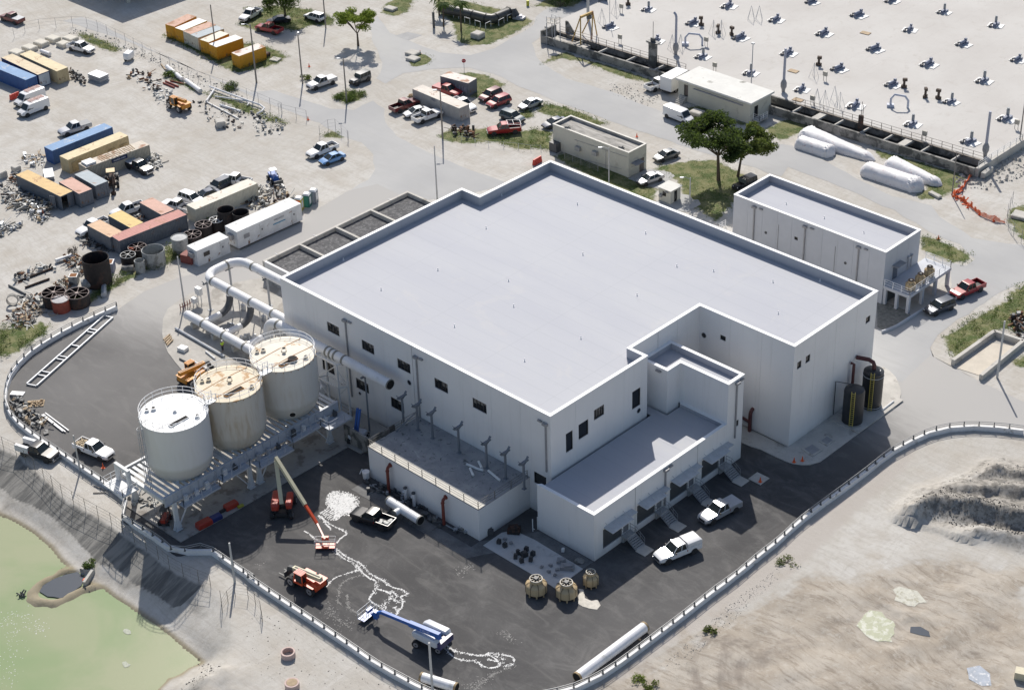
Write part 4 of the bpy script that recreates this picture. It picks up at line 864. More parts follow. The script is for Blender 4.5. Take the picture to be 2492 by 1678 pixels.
OB=thing('north_plant_building','dark shaded building wall at the top edge beyond the black pipe','building',(-120,130,0))
b0,b1=G('B',1500,-20),G('C',380,-5);hN=8
mb=MB();mb.box(b0.x,b1.x+3.5,b1.y+4.5,b1.y+22,0,hN);obj('body',mb,M('dark_block_wall',(0.12,0.12,0.13),0.8),OB)
for j in range(6):
 x=b0.x+2+j*5;mb=MB();mb.box(x,x+2.4,b1.y+4.42,b1.y+4.498,0,3.4);obj('roller_door',mb,M('slate_door',(0,0,0)),OB)
# perimeter wall with guard rail
BW=thing('perimeter_wall','long curving low white wall with a steel guard rail round the asphalt yard','wall',(WP[0].x,WP[0].y,0))
secs=resample(WP,3.1);WALLW=M('white_parapet_wall',(0.76,0.76,0.76),0.8,0.1,0.4,tint=(0.45,0.44,0.42),amt=0.12,tscale=0.7)
def nrm(a,b):d=(b-a).normalized();return Vector((-d.y,d.x))
nr=[nrm(secs[max(i-1,0)],secs[min(i+1,len(secs)-1)])for i in range(len(secs))]
for i in range(len(secs)-1):
 a,b=secs[i],secs[i+1];g=(b-a).normalized()*0.008;mb=MB()
 mb.prism([a+g-nr[i]*.17,b-g-nr[i+1]*.17,b-g+nr[i+1]*.17,a+g+nr[i]*.17],-0.5,0.72);obj('wall_section',mb,WALLW,BW)
pts=resample(WP,1.9);RAILM=M('guard_rail_steel',(0.12,0.125,0.13),0.5,0.15,2.0)
pm=MB();pm.box(-.05,.05,-.06,.06,0,.62);pm.add([(-.045,-.16,0),(.045,-.16,0),(.045,-.07,.55),(-.045,-.07,.55),(-.045,-.055,0),(.045,-.055,0)],[(0,1,2,3),(0,3,4),(1,5,2)]);pm.box(-.12,.12,-.2,.12,0,.03)
pme=pm.mesh('rail_post',RAILM)
for i,p in enumerate(pts):
 d=pts[min(i+1,len(pts)-1)]-pts[max(i-1,0)]
 inst('rail_post',pme,BW,Vector((p.x,p.y,.72))-BW.location,(0,0,math.atan2(d.y,d.x)))
RAILL=M('galvanised_rail',(0.30,0.305,0.31),0.45,0.1,2.0)
for dz in(.34,.62):
 for j in range(0,len(pts)-1,6):
  mb=MB();mb.tube([(p.x,p.y,.72+dz)for p in pts[j:j+7]],.045,6);obj('guard_rail',mb,RAILL,BW)
# tanks on their steel frame
def tankmat(name,base,top,streak,amt):
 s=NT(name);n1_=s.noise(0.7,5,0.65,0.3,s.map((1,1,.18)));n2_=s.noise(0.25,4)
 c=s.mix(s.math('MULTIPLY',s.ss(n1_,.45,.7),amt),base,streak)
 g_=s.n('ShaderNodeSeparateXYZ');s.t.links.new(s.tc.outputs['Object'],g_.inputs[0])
 c=s.mix(s.math('MULTIPLY',s.ss(g_.outputs[2],3.6,2.9),.5),c,(0.44,0.42,0.36))  # cone below the shoulder toned darker, its shading put into the colour
 return s.fin(c,0.5)
TM=[tankmat('tank_paint_white',(0.67,0.665,0.65),0,(0.60,0.585,0.54),.4),tankmat('tank_paint_stained',(0.62,0.58,0.51),0,(0.44,0.345,0.22),.8),tankmat('tank_paint_dusty',(0.65,0.63,0.585),0,(0.53,0.47,0.38),.5)]
TOPM=[M('tank_roof_white',(0.82,0.82,0.81),0.5,0.03),M('tank_roof_rusted',(0.66,0.585,0.45),0.7,0.1,1.0,tint=(0.42,0.25,0.11),amt=0.28,tscale=0.5),M('tank_roof_cream',(0.70,0.655,0.56),0.7,0.08,1.0,tint=(0.45,0.28,0.13),amt=0.12,tscale=0.6)]
SEAM=[M('white_seam',(0.74,0.74,0.72),0.6),M('rust_seam',(0.40,0.20,0.07),0.8,0.3,3),M('rust_seam',(0,0,0))]
HOLE=M('black_opening',(0.008,0.008,0.008),0.9)
tc_=[(-36.4,-27.3),(-36.45,-18.9),(-36.6,-10.1)];tl=['white lime silo nearest the pond, with a clean white roof and ladder','middle silo of three, its shell streaked and its roof stained brown','silo nearest the large building, cream roof with rusty seams']
TR,ZT,ZS=4.12,13.2,7.4
for i,(cx,cy)in enumerate(tc_):
 t=thing('silo',tl[i],'silo',(cx,cy,4.2),'three big silos on the steel frame')
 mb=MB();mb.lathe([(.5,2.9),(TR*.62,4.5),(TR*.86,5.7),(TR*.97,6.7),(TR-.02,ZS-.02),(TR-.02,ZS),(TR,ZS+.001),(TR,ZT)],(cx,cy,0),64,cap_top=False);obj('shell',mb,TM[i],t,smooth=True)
 mb=MB();mb.lathe([(TR+.04,ZT-.12),(TR+.04,ZT),(TR-.1,ZT+.01),(.1,ZT+.22)],(cx,cy,0),64);obj('roof',mb,TOPM[i],t,smooth=True)
 mb=MB()
 for k in range(28):a=6.2832*k/28;mb.box(-.0,.0,0,0,0,0)if False else mb.cyl((cx+TR*1.02*math.cos(a),cy+TR*1.02*math.sin(a),ZT-.25),(cx+TR*1.02*math.cos(a),cy+TR*1.02*math.sin(a),ZT-.12),.05,n=5)
 o=obj('edge_lugs',mb,SEAM[i],t,kind='stuff')
 for off in(-1.05,1.45):
  L=math.sqrt(TR*TR-off*off)-.15;mb=MB();zz=lambda r_:ZT+.22*(1-r_/TR)+.035
  mb.beam((cx+off,cy-L,zz(math.hypot(L,off))),(cx+off,cy+0,zz(abs(off))),.1,.03);mb.beam((cx+off,cy,zz(abs(off))),(cx+off,cy+L,zz(math.hypot(L,off))),.1,.03);obj('roof_seam',mb,SEAM[i],t)
 mb=MB();mb.beam((cx+2.15,cy-2.2,ZT+.16),(cx+2.15,cy+.5,ZT+.16),.62,.12,up=(0,0,1));obj('hatch_frame',mb,SEAM[i]if i else TOPM[0],t)
 mb=MB();mb.beam((cx+2.15,cy-2.1,ZT+.235),(cx+2.15,cy+.4,ZT+.235),.48,.03);obj('hatch_slot',mb,HOLE,t)
 for dx,dy,r_,dark in((-2.6,-2.0,.24,1),(-2.2,-1.3,.28,1),(.2,.1,.2,0),(3.0,1.3,.26,1))+(((-.3,.5,.3,1),)if i else())+(((2.2,-.2,.55,1),)if i==2 else()):
  z0=ZT+.22*(1-math.hypot(dx,dy)/TR);mb=MB();mb.cyl((cx+dx,cy+dy,z0-.05),(cx+dx,cy+dy,z0+.3),r_,n=14);mb.cyl((cx+dx,cy+dy,z0+.25),(cx+dx,cy+dy,z0+.32),r_+.07,n=14);o=obj('roof_nozzle',mb,TOPM[i]if r_<.5 else RUST,t)
  if dark:mb=MB();mb.cyl((cx+dx,cy+dy,z0+.322),(cx+dx,cy+dy,z0+.33),r_-.06,n=14);n_=bpy.data.objects.new('bore',mb.mesh('bore',HOLE,root_loc(t)));COL.objects.link(n_);n_.parent=o
 for hz in(.55,1.1):
  mb=MB();mb.tube([(cx+(TR-.05)*math.cos(6.2832*k/48),cy+(TR-.05)*math.sin(6.2832*k/48),ZT+hz)for k in range(48)],.035,6,closed=True);obj('guard_ring',mb,WHITE_TRIM,t)
 for k in range(20):
  a=6.2832*k/20;mb=MB();mb.cyl((cx+(TR-.05)*math.cos(a),cy+(TR-.05)*math.sin(a),ZT),(cx+(TR-.05)*math.cos(a),cy+(TR-.05)*math.sin(a),ZT+1.1),.03,n=5);obj('ring_post',mb,WHITE_TRIM,t)
q=onX('f',283,707,-33.4)
t3=[o for o in bpy.data.objects if o.name.startswith('silo')][-1]
mb=MB();dv=Vector((.8,-.55,-.25)).normalized();c0=Vector((-33.4,-12.0,6.6));mb.cyl(c0-dv*.5,c0+dv*.25,.46,n=18);obj('manway',mb,TOPM[2],t3);mb=MB();mb.cyl(c0+dv*.252,c0+dv*.27,.38,n=18);obj('manway_opening',mb,HOLE,t3)
lx,ly=-36.9,-27.3-TR-.25
LAD=thing('silo_ladder','tall caged ladder rising against the outer side of the clean white silo','ladder',(lx,ly,4.9))
mb=MB()
for dx in(-.22,.22):mb.beam((lx+dx,ly,0.6),(lx+dx,ly,ZT+1.0),.06)
obj('stile',mb,GALV,LAD,kind='stuff');mb=MB()
for k in range(38):mb.beam((lx-.22,ly,1.0+k*.33),(lx+.22,ly,1.0+k*.33),.04)
obj('rungs',mb,GALV,LAD,kind='stuff');mb=MB()
for k in range(9):
 z=4.6+k*1.05;mb.tube([(lx+.4*math.cos(a),ly-.05+.62*math.sin(a),z)for a in[math.pi+math.pi*j/8 for j in range(9)]],.025,5)
for a in(1.1,1.3,1.5,1.7,1.9):mb.beam((lx+.4*math.cos(a*math.pi),ly-.05+.62*math.sin(a*math.pi),4.6),(lx+.4*math.cos(a*math.pi),ly-.05+.62*math.sin(a*math.pi),13),.035)
obj('cage',mb,GALV,LAD,kind='stuff')
for(a,b)in((0,1),(1,2)):
 y0_,y1_=tc_[a][1]+TR-.5,tc_[b][1]-TR+.5;x_=-34.6;t=thing('catwalk','short railed catwalk linking the '+('clean and stained silo roofs' if a==0 else 'stained and cream silo roofs'),'catwalk',(x_,y0_,ZT),'catwalks between silo roofs')
 mb=MB();mb.box(x_-.45,x_+.45,y0_,y1_,ZT+.25,ZT+.32);obj('deck',mb,GALV,t)
 for sx_ in(-.45,.45):railing(t,[(x_+sx_,y0_,ZT+.3),(x_+sx_,y1_,ZT+.3)],rails=2,m=WHITE_TRIM,step=.8,name='handrail')
FR=thing('silo_support_structure','heavy white steel frame with legs, girders and walkways under the three silos','steel frame',(-36,-19,.16))
FRM=M('frame_paint',(0.62,0.63,0.64),0.55,0.1,1.0);FRB=M('frame_paint_grey',(0.42,0.45,0.50),0.55,0.1,1.0)
XA,XB,ZG=-32.4,-41.0,4.3
for x in(XA,XB):
 for y in(-31.7,-20.3,-18.9,-7.3):
  mb=MB();mb.box(x-.2,x+.2,y-.26,y+.26,.17,ZG);mb.box(x-.4,x+.4,y-.45,y+.45,.165,.28)
  for sg in(-1,1):mb.beam((x,y+sg*.5,.3),(x,y+sg*.2,1.3),.12,.3)
  obj('column',mb,FRM,FR)
 k=11;y0_,L=-33.0,27.6
 for j in range(k):
  a=y0_+L*j/k;mb=MB();mb.box(x-.06,x+.06,a+.01,a+L/k-.01,ZG+(0 if j%4 else-.0),ZG+1.25)
  mb.box(x-.16,x+.16,a+.01,a+L/k-.01,ZG+1.25,ZG+1.33);mb.box(x-.16,x+.16,a+.01,a+L/k-.01,ZG-.08,ZG)
  for q in(0.02,.5):mb.box(x-.14,x+.14,a+L/k*q,a+L/k*q+.06,ZG,ZG+1.25)
  obj('girder_panel',mb,FRB if x==XA else FRM,FR)
for y in(-32.9,-27.2,-22.8,-19.6,-15.0,-10.2,-5.6):
 mb=MB();mb.box(XB+.17,XA-.17,y-.12,y+.12,ZG+.35,ZG+.95);mb.box(XB+.17,XA-.17,y-.25,y+.25,ZG+.95,ZG+1.0);obj('cross_beam',mb,FRM,FR)
rr=random.Random(5);y=-32.4
while y<-5.8:
 mb=MB();mb.box(XB+.2,XA-.2,y,y+.42,ZG+1.02,ZG+1.09);obj('deck_plank',mb,FRM,FR);y+=.74
for(xa,xb,ya,yb,z)in((XA+.1,XA+1.25,-31.2,-25.6,3.75),(XA+.1,XA+1.25,-25.2,-20.9,4.3),(XA+.1,XA+1.9,-20.0,-14.5,3.75),(XA+.1,XA+1.25,-14.2,-9.4,4.3),(XA+.1,XA+2.3,-9.0,-5.0,3.9)):
 mb=MB();mb.box(xa,xb,ya,yb,z,z+.07);mb.box(xb-.05,xb,ya,yb,z-.18,z);obj('walkway',mb,FRB,FR)
 railing(FR,[(xa+.1,ya+.05,z+.07),(xb-.05,ya+.05,z+.07),(xb-.05,yb-.05,z+.07),(xa+.1,yb-.05,z+.07)],rails=2,m=FRB,step=1.5)
 for q in range(int((yb-ya)/1.6)):mb=MB();mb.obox((xa+.35,ya+1+q*1.6,z+.07),.35,.5,rr.uniform(.5,1.1));mb.cyl((xa+.35,ya+1+q*1.6,z+.5),(xa-.3,ya+1.2+q*1.6,z+.9),.1,n=7);obj('valve_box',mb,rr.choice([GALV,STEEL_D,FRM]),FR)
mb=MB();mb.box(-41.3,-37.2,-35.6,-33.2,4.6,4.72);obj('end_landing',mb,FRM,FR);railing(FR,[(-37.3,-33.3,4.72),(-37.3,-35.5,4.72),(-41.2,-35.5,4.72),(-41.2,-33.3,4.72)],rails=2,m=WHITE_TRIM,step=1.3)
mb=MB();mb.box(-40.9,-40.4,-33.9,-33.5,4.73,6.8);mb.box(-38.6,-38.1,-33.9,-33.5,4.73,6.8);mb.box(-40.9,-38.1,-33.9,-33.5,6.8,7.2);obj('portal',mb,FRM,FR)
for a,b in(((XA,-31.4,.6),(XA,-29.0,4.2)),((XA,-20.6,.6),(XA,-23.0,4.2)),((XA,-18.6,.6),(XA,-16.2,4.2)),((XA,-7.6,.6),(XA,-10.0,4.2)),((XB,-31.4,.6),(XB,-28.0,4.2)),((XB,-8,.6),(XB,-11.0,4.2))):
 mb=MB();mb.beam(a,b,.14);obj('brace',mb,FRM,FR)
for(cx,cy)in tc_:
 for dx,dy in((-2.4,-2.4),(2.4,-2.4),(2.4,2.4),(-2.4,2.4)):mb=MB();mb.beam((cx+dx,cy+dy,ZG+1.0),(cx+dx*.97,cy+dy*.97,7.0),.25);obj('silo_bracket',mb,FRM,FR)
 mb=MB();mb.cyl((cx,cy,2.2),(cx,cy,4.2),.45,.5,n=12);mb.obox((cx,cy,1.2),1.1,1.1,1.0);obj('discharge_hopper',mb,GALV,FR)
t=thing('pipe_tower','white steel lattice tower between the last silo and the large building','tower',(-32,-4,0))
A_,B_=G('f',525,190,9.2),G('f',685,275,9.2);dW=Vector((0.55,1.15,0));cs=[A_,B_,B_+dW,A_+dW]
for c_ in cs:mb=MB();mb.beam((c_.x,c_.y,.1),(c_.x,c_.y,9.2),.22);obj('leg',mb,FRM,t)
mb=MB();ring_=[Vector(c_)for c_ in cs]
for z in(9.2,5.6):
 for j in range(4):a,b=ring_[j],ring_[(j+1)%4];mb=MB();mb.beam((a.x,a.y,z),(b.x,b.y,z),.18);obj('ring_beam',mb,FRM,t)
for j in(0,2):a,b=ring_[j],ring_[(j+1)%4];mb=MB();mb.beam((a.x,a.y,5.6),(b.x,b.y,9.1),.12);obj('brace',mb,FRM,t);mb=MB();mb.beam((b.x,b.y,1.0),(a.x,a.y,5.5),.12);obj('brace',mb,FRM,t)
mb=MB();mb.box(-31.2,-26.5,-5.8,-5.5,.17,2.6);mb.box(-26.5,-26.2,-5.8,-1.4,.17,2.6);
t=thing('block_screen','grey concrete screen wall below the lattice tower','wall',(-27,-4,0));obj('wall_panel',mb,CONC_D,t,kind='stuff')
# pipework
PW=M('white_pipe_paint',(0.76,0.76,0.77),0.35,0.06,0.6,tint=(0.6,0.6,0.58),amt=0.08)
BAND=M('pipe_coupling',(0.24,0.235,0.21),0.6,0.2,2)
def arc(c,a,b,n=8):
 """quarter bend from a to b about the corner point c"""
 a,b,c=Vector(a),Vector(b),Vector(c);o=a+b-c;return[o+(a-o)*math.cos(t)+(b-o)*math.sin(t)for t in[math.pi/2*j/n for j in range(n+1)]]
def pipe_thing(name,label,paths,r,bands,at_,cat='pipe',group=None,mat=PW,n=24):
 t=thing(name,label,cat,at_,group);mb=MB()
 for p in paths:mb.tube(p,r,n);o=obj('pipe',mb,mat,t,smooth=True);mb=MB()
 for c_,d_ in bands:mb=MB();c_=Vector(c_);d_=Vector(d_);mb.cyl(c_-d_*.15,c_+d_*.15,r+.05,n=n);obj('coupling',mb,BAND,t,smooth=True)
 return t
RP=.66
t1=pipe_thing('header_pipe','fat white header pipe lying low, running into the gap behind the silos',[[(-70.0,-1.2,1.5),(-40.5,-1.2,1.5)]],RP,[((x,-1.2,1.5),(1,0,0))for x in(-66.3,-61.6,-57.0,-52.4,-47)],(-60,-1.2,0))
mb=MB();mb.cyl((-70.3,-1.2,1.5),(-70.0,-1.2,1.5),RP*.9,RP+.02,n=24);mb.cyl((-70.45,-1.2,1.5),(-70.3,-1.2,1.5),RP*.5,RP*.9,n=24);obj('end_cap',mb,PW,t1,smooth=True)
z2=5.5
loop=[(-48.95,9.7,z2),(-69.0,9.7,z2)]+arc((-71.4,9.7,z2),(-69.0,9.7,z2),(-71.4,7.4,z2))[1:]+[(-71.4,5.5,z2)]+arc((-71.4,3.2,z2),(-71.4,5.5,z2),(-69.1,3.2,z2))[1:]+[(-53.2,3.2,z2)]+arc((-50.8,3.2,z2),(-53.2,3.2,z2),(-50.8,3.2,z2-2.2))[1:]+[(-50.8,3.2,.1)]
t2=pipe_thing('loop_pipe','fat white pipe raised on posts, bending round in a wide U by the road',[loop],RP,[((x,3.2,z2),(1,0,0))for x in(-69.0,-65.0,-60.3,-55.6)]+[((-71.4,7.4,z2),(0,1,0)),((-67.9,9.7,z2),(1,0,0)),((-56.5,9.7,z2),(1,0,0))],(-62,6,0))
zw=9.5
wl=[(-25.7,-2.2,zw),(-47.6,-2.2,zw)]+arc((-49.9,-2.2,zw),(-47.6,-2.2,zw),(-49.9,-2.2,zw-2.3))[1:]+[(-49.9,-2.2,.1)]
t3_=pipe_thing('wall_pipe','fat white pipe held high along the long wall, ending in an open mouth',[wl],RP,[((x,-2.2,zw),(1,0,0))for x in(-47.4,-37.4,-36.6,-35.8,-34.2)],(-38,-2.2,0))
mb=MB();mb.cyl((-25.69,-2.2,zw),(-25.55,-2.2,zw),RP+.04,n=24);obj('flange',mb,BAND,t3_);mb=MB();mb.cyl((-25.54,-2.2,zw),(-25.5,-2.2,zw),RP-.07,n=24);obj('open_mouth',mb,HOLE,t3_)
for x in(-43.5,onY('f',915,500,-2.2).x):
 mb=MB();mb.beam((x,-2.2,.1),(x,-2.2,zw-RP-.1),.16);mb.box(x-.15,x+.15,-2.9,-1.5,zw-RP-.25,zw-RP-.08);obj('support_post',mb,SADM,t3_)
DKP=M('dark_pipe_wrap',(0.085,0.09,0.10),0.7,0.3,2.5)
for i,(bx_,lb)in enumerate(((-66.6,'white branch pipe with a dark wrapped riser, farthest out from the building'),(-61.9,'white branch pipe with a dark wrapped riser, middle of the three'),(-57.2,'white branch pipe with a dark wrapped riser, closest to the building corner'))):
 t=thing('riser_branch',lb,'pipe',(bx_,1,0),'branches with dark wrapped risers');mb=MB();mb.tube([(bx_,-.6,1.5),(bx_,2.0,1.5)],.46,18);obj('branch',mb,PW,t,smooth=True)
 mb=MB();mb.tube(arc((bx_,4.3,1.5),(bx_,2.0,1.5),(bx_,4.0,3.9),8),.5,16);obj('riser',mb,DKP,t,smooth=True)
 mb=MB();mb.cyl((bx_,4.0,3.9),(bx_,4.0,4.5),.5,n=16);mb.tube([(bx_,4.0,4.4),(bx_,3.9,5.1),(bx_,3.5,5.5)],.42,14);obj('collar',mb,PW,t,smooth=True)
 mb=MB()
 for sx_ in(-.8,.8):mb.beam((bx_+sx_,4.9,.1),(bx_+sx_,4.9,4.4),.12);mb.beam((bx_+sx_,4.9,4.4),(bx_+sx_*.9,3.3,4.8),.12)
 obj('gooseneck_frame',mb,GALV,t,kind='stuff')
 rr=random.Random(i);mb=MB()
 for k in range(16):mb.obox((bx_+rr.uniform(.6,3.4),rr.uniform(.3,2.8),.1),rr.uniform(.12,.5),rr.uniform(.12,.4),rr.uniform(.1,.55),rr.uniform(0,3))
 tag(obj('pipe_fittings',mb,rr.choice([STEEL_W,GALV])),kind='stuff')
 mb=MB();mb.obox((bx_-.4,6.4,.1),.7,.4,.9);mb.cyl((bx_-.4,6.4,1),(bx_-.4,6.4,1.7),.05,n=6);mb.obox((bx_-.4,6.4,1.7),.7,.2,.5);lone('valve_actuator',mb,GALV,'small grey valve actuator on a stand beside riser '+('farthest out','in the middle','closest to the building')[i],'actuator','valve actuators')
def support(p,ztop,lb,r=.16,lat=False):
 t=thing('pipe_stand',lb,'pipe stand',(p[0],p[1],0),'stands under the raised pipe');x,y=p[0],p[1]
 mb=MB();mb.cyl((x,y,.09),(x,y,ztop-.25),r,n=10);obj('post',mb,GALV,t)
 mb=MB();mb.box(x-.15,x+.15,y-.75,y+.75,ztop-.25,ztop-.08);mb.beam((x,y+.5,ztop-.1),(x,y+.8,ztop+.35),.28,.08);mb.beam((x,y-.5,ztop-.1),(x,y-.8,ztop+.35),.28,.08);mb.box(x-.35,x+.35,y-.35,y+.35,.091,.14);obj('saddle',mb,SADM,t)
for p,lb in(((-70.6,3.2),'stand at the outer bend of the raised pipe loop'),((-65,9.7),'tall stand under the loop pipe, second from the roadside bend'),((-58.5,9.7),'tall stand under the far leg of the loop pipe, nearest the white basin wall'),((-71.4,7.9),'twin-post stand under the loop pipe by the road')):support(p,z2-RP,'grey '+lb)
for x in(-68.5,-63.8,-59.2,-54.6):mb=MB();mb.obox((x,-1.2,.09),.5,1.3,.85);lone('pipe_cradle',mb,CONC,'concrete cradle under the low header pipe','cradle','cradles under the header pipe')
for i,(p,q,r_,lb)in enumerate([(('a',1340,1250),('a',1712,1465),.2,'long thin grey pipe lying on the apron below the header pipe'),(('a',1370,1480),('a',1560,1580),.12,'dark steel bar on the apron near the orange telehandler'),(('a',1455,1490),('a',1580,1560),.16,'pale steel section lying beside the dark bar on the apron'),(('a',1570,1425),('a',1640,1480),.14,'short pale steel offcut beside the worker on the apron')]):
 a,b=G(*p,.1+r_),G(*q,.1+r_);mb=MB();mb.cyl(a,b,r_,n=8);lone('steel_length',mb,[GALV,STEEL_D,STEEL_W,STEEL_W][i],lb,'pipe')
mb=MB();g=G('a',1305,1340)
for k in range(8):mb.obox((g.x+.25*k-1,g.y-.1*k,.1+.12*(k%2)),.16,1.6,.12,.3+.1*(k%3))
lone('timber_pile',mb,WOOD,'small pile of short timbers on the apron','timber pile')
mb=MB();g=G('a',1398,1420);mb.obox((g.x,g.y,.1),1.3,1.0,.5,.2);lone('white_crate',mb,STEEL_W,'small white crate standing alone on the apron','crate')
t=thing('instrument_rack','white instrument cabinets and small pipes on legs beside the header pipe end','cabinet',G('a',1470,1090));g=G('a',1470,1090)
for dx,dy,z0,sz in((0,1.4,1.6,1.1),(.4,.2,.9,.8)):
 mb=MB();mb.obox((g.x+dx,g.y+dy,z0),sz,.6,sz);obj('cabinet',mb,STEEL_W,t);mb=MB()
 for a in(-.4,.4):mb.beam((g.x+dx+a,g.y+dy,.1),(g.x+dx+a,g.y+dy,z0),.08)
 obj('stand',mb,GALV,t,kind='stuff')
mb=MB()
for k in range(5):q=G('a',1380+k*18,1120-k*9);mb.cyl((q.x,q.y,.1),(q.x,q.y,1.2),.07,n=6);mb.cyl((q.x,q.y,.7),(q.x+.5,q.y+.3,.8),.05,n=6)
obj('small_pipes',mb,RED_PIPE,t,kind='stuff')
t=thing('steel_ladder_frame','long galvanised ladder-shaped steel frame lying on the asphalt','steel frame',G('a',540,1370));A1,A2=G('a',795,1155,.2),G('e',205,420,.2);B1,B2_=G('a',862,1168,.2),G('e',280,435,.2)
for a,b in((A1,A2),(B1,B2_)):mb=MB();mb.beam(a,b,.2,.3);obj('side_rail',mb,GALV,t)
for u in(.0,.2,.24,.44,.6,.64,.82,.87,1.0):mb=MB();mb.beam(A1.lerp(A2,u),B1.lerp(B2_,u),.16,.16);obj('rung',mb,GALV,t)
# cooling towers, black scrubbers
BEIGE=M('beige_fibreglass',(0.50,0.38,0.22),0.5,0.08,0.8,tint=(0.36,0.26,0.14),amt=0.1)
FGD=M('fan_guard_cream',(.60,.55,.46),.6)
def cooling(g,r_,h_,label,grp,z=0.0,white=True):
 t=thing('cooling_tower',label,'cooling tower',(g.x,g.y,z),grp);c_=(g.x,g.y,z)
 mb=MB()
 for k in range(8):a=6.2832*k/8;mb.beam((g.x+r_*.9*math.cos(a),g.y+r_*.9*math.sin(a),z+.02),(g.x+r_*.9*math.cos(a),g.y+r_*.9*math.sin(a),z+h_*.22),.1*r_);
 obj('legs',mb,BEIGE,t,kind='stuff');mb=MB();mb.lathe([(r_*.8,.05*h_),(r_*.85,.2*h_)],c_,20);obj('basin',mb,RUST,t)
 mb=MB();mb.lathe([(r_*.97,.2*h_),(r_,.22*h_),(r_,.62*h_),(r_*.97,.66*h_),(r_*.8,.74*h_),(r_*.62,.79*h_),(r_*.57,.8*h_),(r_*.54,.98*h_),(r_*.58,h_)],c_,28,cap_top=False);obj('shell',mb,BEIGE,t,smooth=True)
 mb=MB();mb.lathe([(r_*.5,h_*.8)],c_,20);mb=MB();mb.cyl((g.x,g.y,z+.85*h_),(g.x,g.y,z+.86*h_),r_*.53,n=20);obj('fan_well',mb,HOLE,t)
 mb=MB()
 for k in range(4):a=3.1416*k/4+.2;mb.beam((g.x-r_*.55*math.cos(a),g.y-r_*.55*math.sin(a),z+h_*.99),(g.x+r_*.55*math.cos(a),g.y+r_*.55*math.sin(a),z+h_*.99),.06*r_,.03)
 obj('fan_guard',mb,FGD if white else RUST,t,kind='stuff');mb=MB();mb.tube([(g.x+r_*.57*math.cos(6.2832*k/24),g.y+r_*.57*math.sin(6.2832*k/24),z+h_)for k in range(24)],.05*r_+.01,6,closed=True);obj('guard_ring',mb,FGD if white else RUST,t)
 mb=MB();mb.obox((g.x,g.y,z+h_*.9),.4*r_,.4*r_,.3*r_);obj('fan_motor',mb,STEEL_D,t)
 for k in range(8):
  a=6.2832*k/8+.2;e=(math.cos(a),math.sin(a));mb=MB();mb.tube([(g.x+e[0]*r_*.6,g.y+e[1]*r_*.6,z+h_*.84),(g.x+e[0]*r_*1.01,g.y+e[1]*r_*1.01,z+h_*.67),(g.x+e[0]*r_*1.01,g.y+e[1]*r_*1.01,z+h_*.2)],.016*r_+.006,5);obj('rib',mb,RUST,t)
cooling(G('v',885,1190),1.25,2.15,'beige round cooling tower with a white fan guard, left one of the front pair','beige cooling towers in the yard')
cooling(G('v',1365,1250),1.25,2.15,'beige round cooling tower beside the spilled mortar, right one of the front pair','beige cooling towers in the yard')
cooling(G('v',1750,1065),0.92,2.0,'smaller beige round cooling tower standing apart in the building shade','beige cooling towers in the yard')
for i,p in enumerate(((1327,955),(1400,905),(1470,850))):cooling(G('d',*p,3.0),.75,1.55,('first','middle','last')[i]+' of three small yellow cooling towers on the raised platform, counted from its near corner','small cooling towers on the platform',3.0,False)
YEL=M('ladder_yellow',(0.55,0.45,0.10),0.5)
BT_=M('black_tank_shell',(0.028,0.03,0.033),0.45,0.1)
mb=MB();mb.prism([(12.5,39.2),(17.2,39.2),(17.2,49.3),(12.5,49.3)],.134,.26);tag(obj('tank_plinth',mb,CONC),'long raised concrete plinth under the two black tanks','plinth')
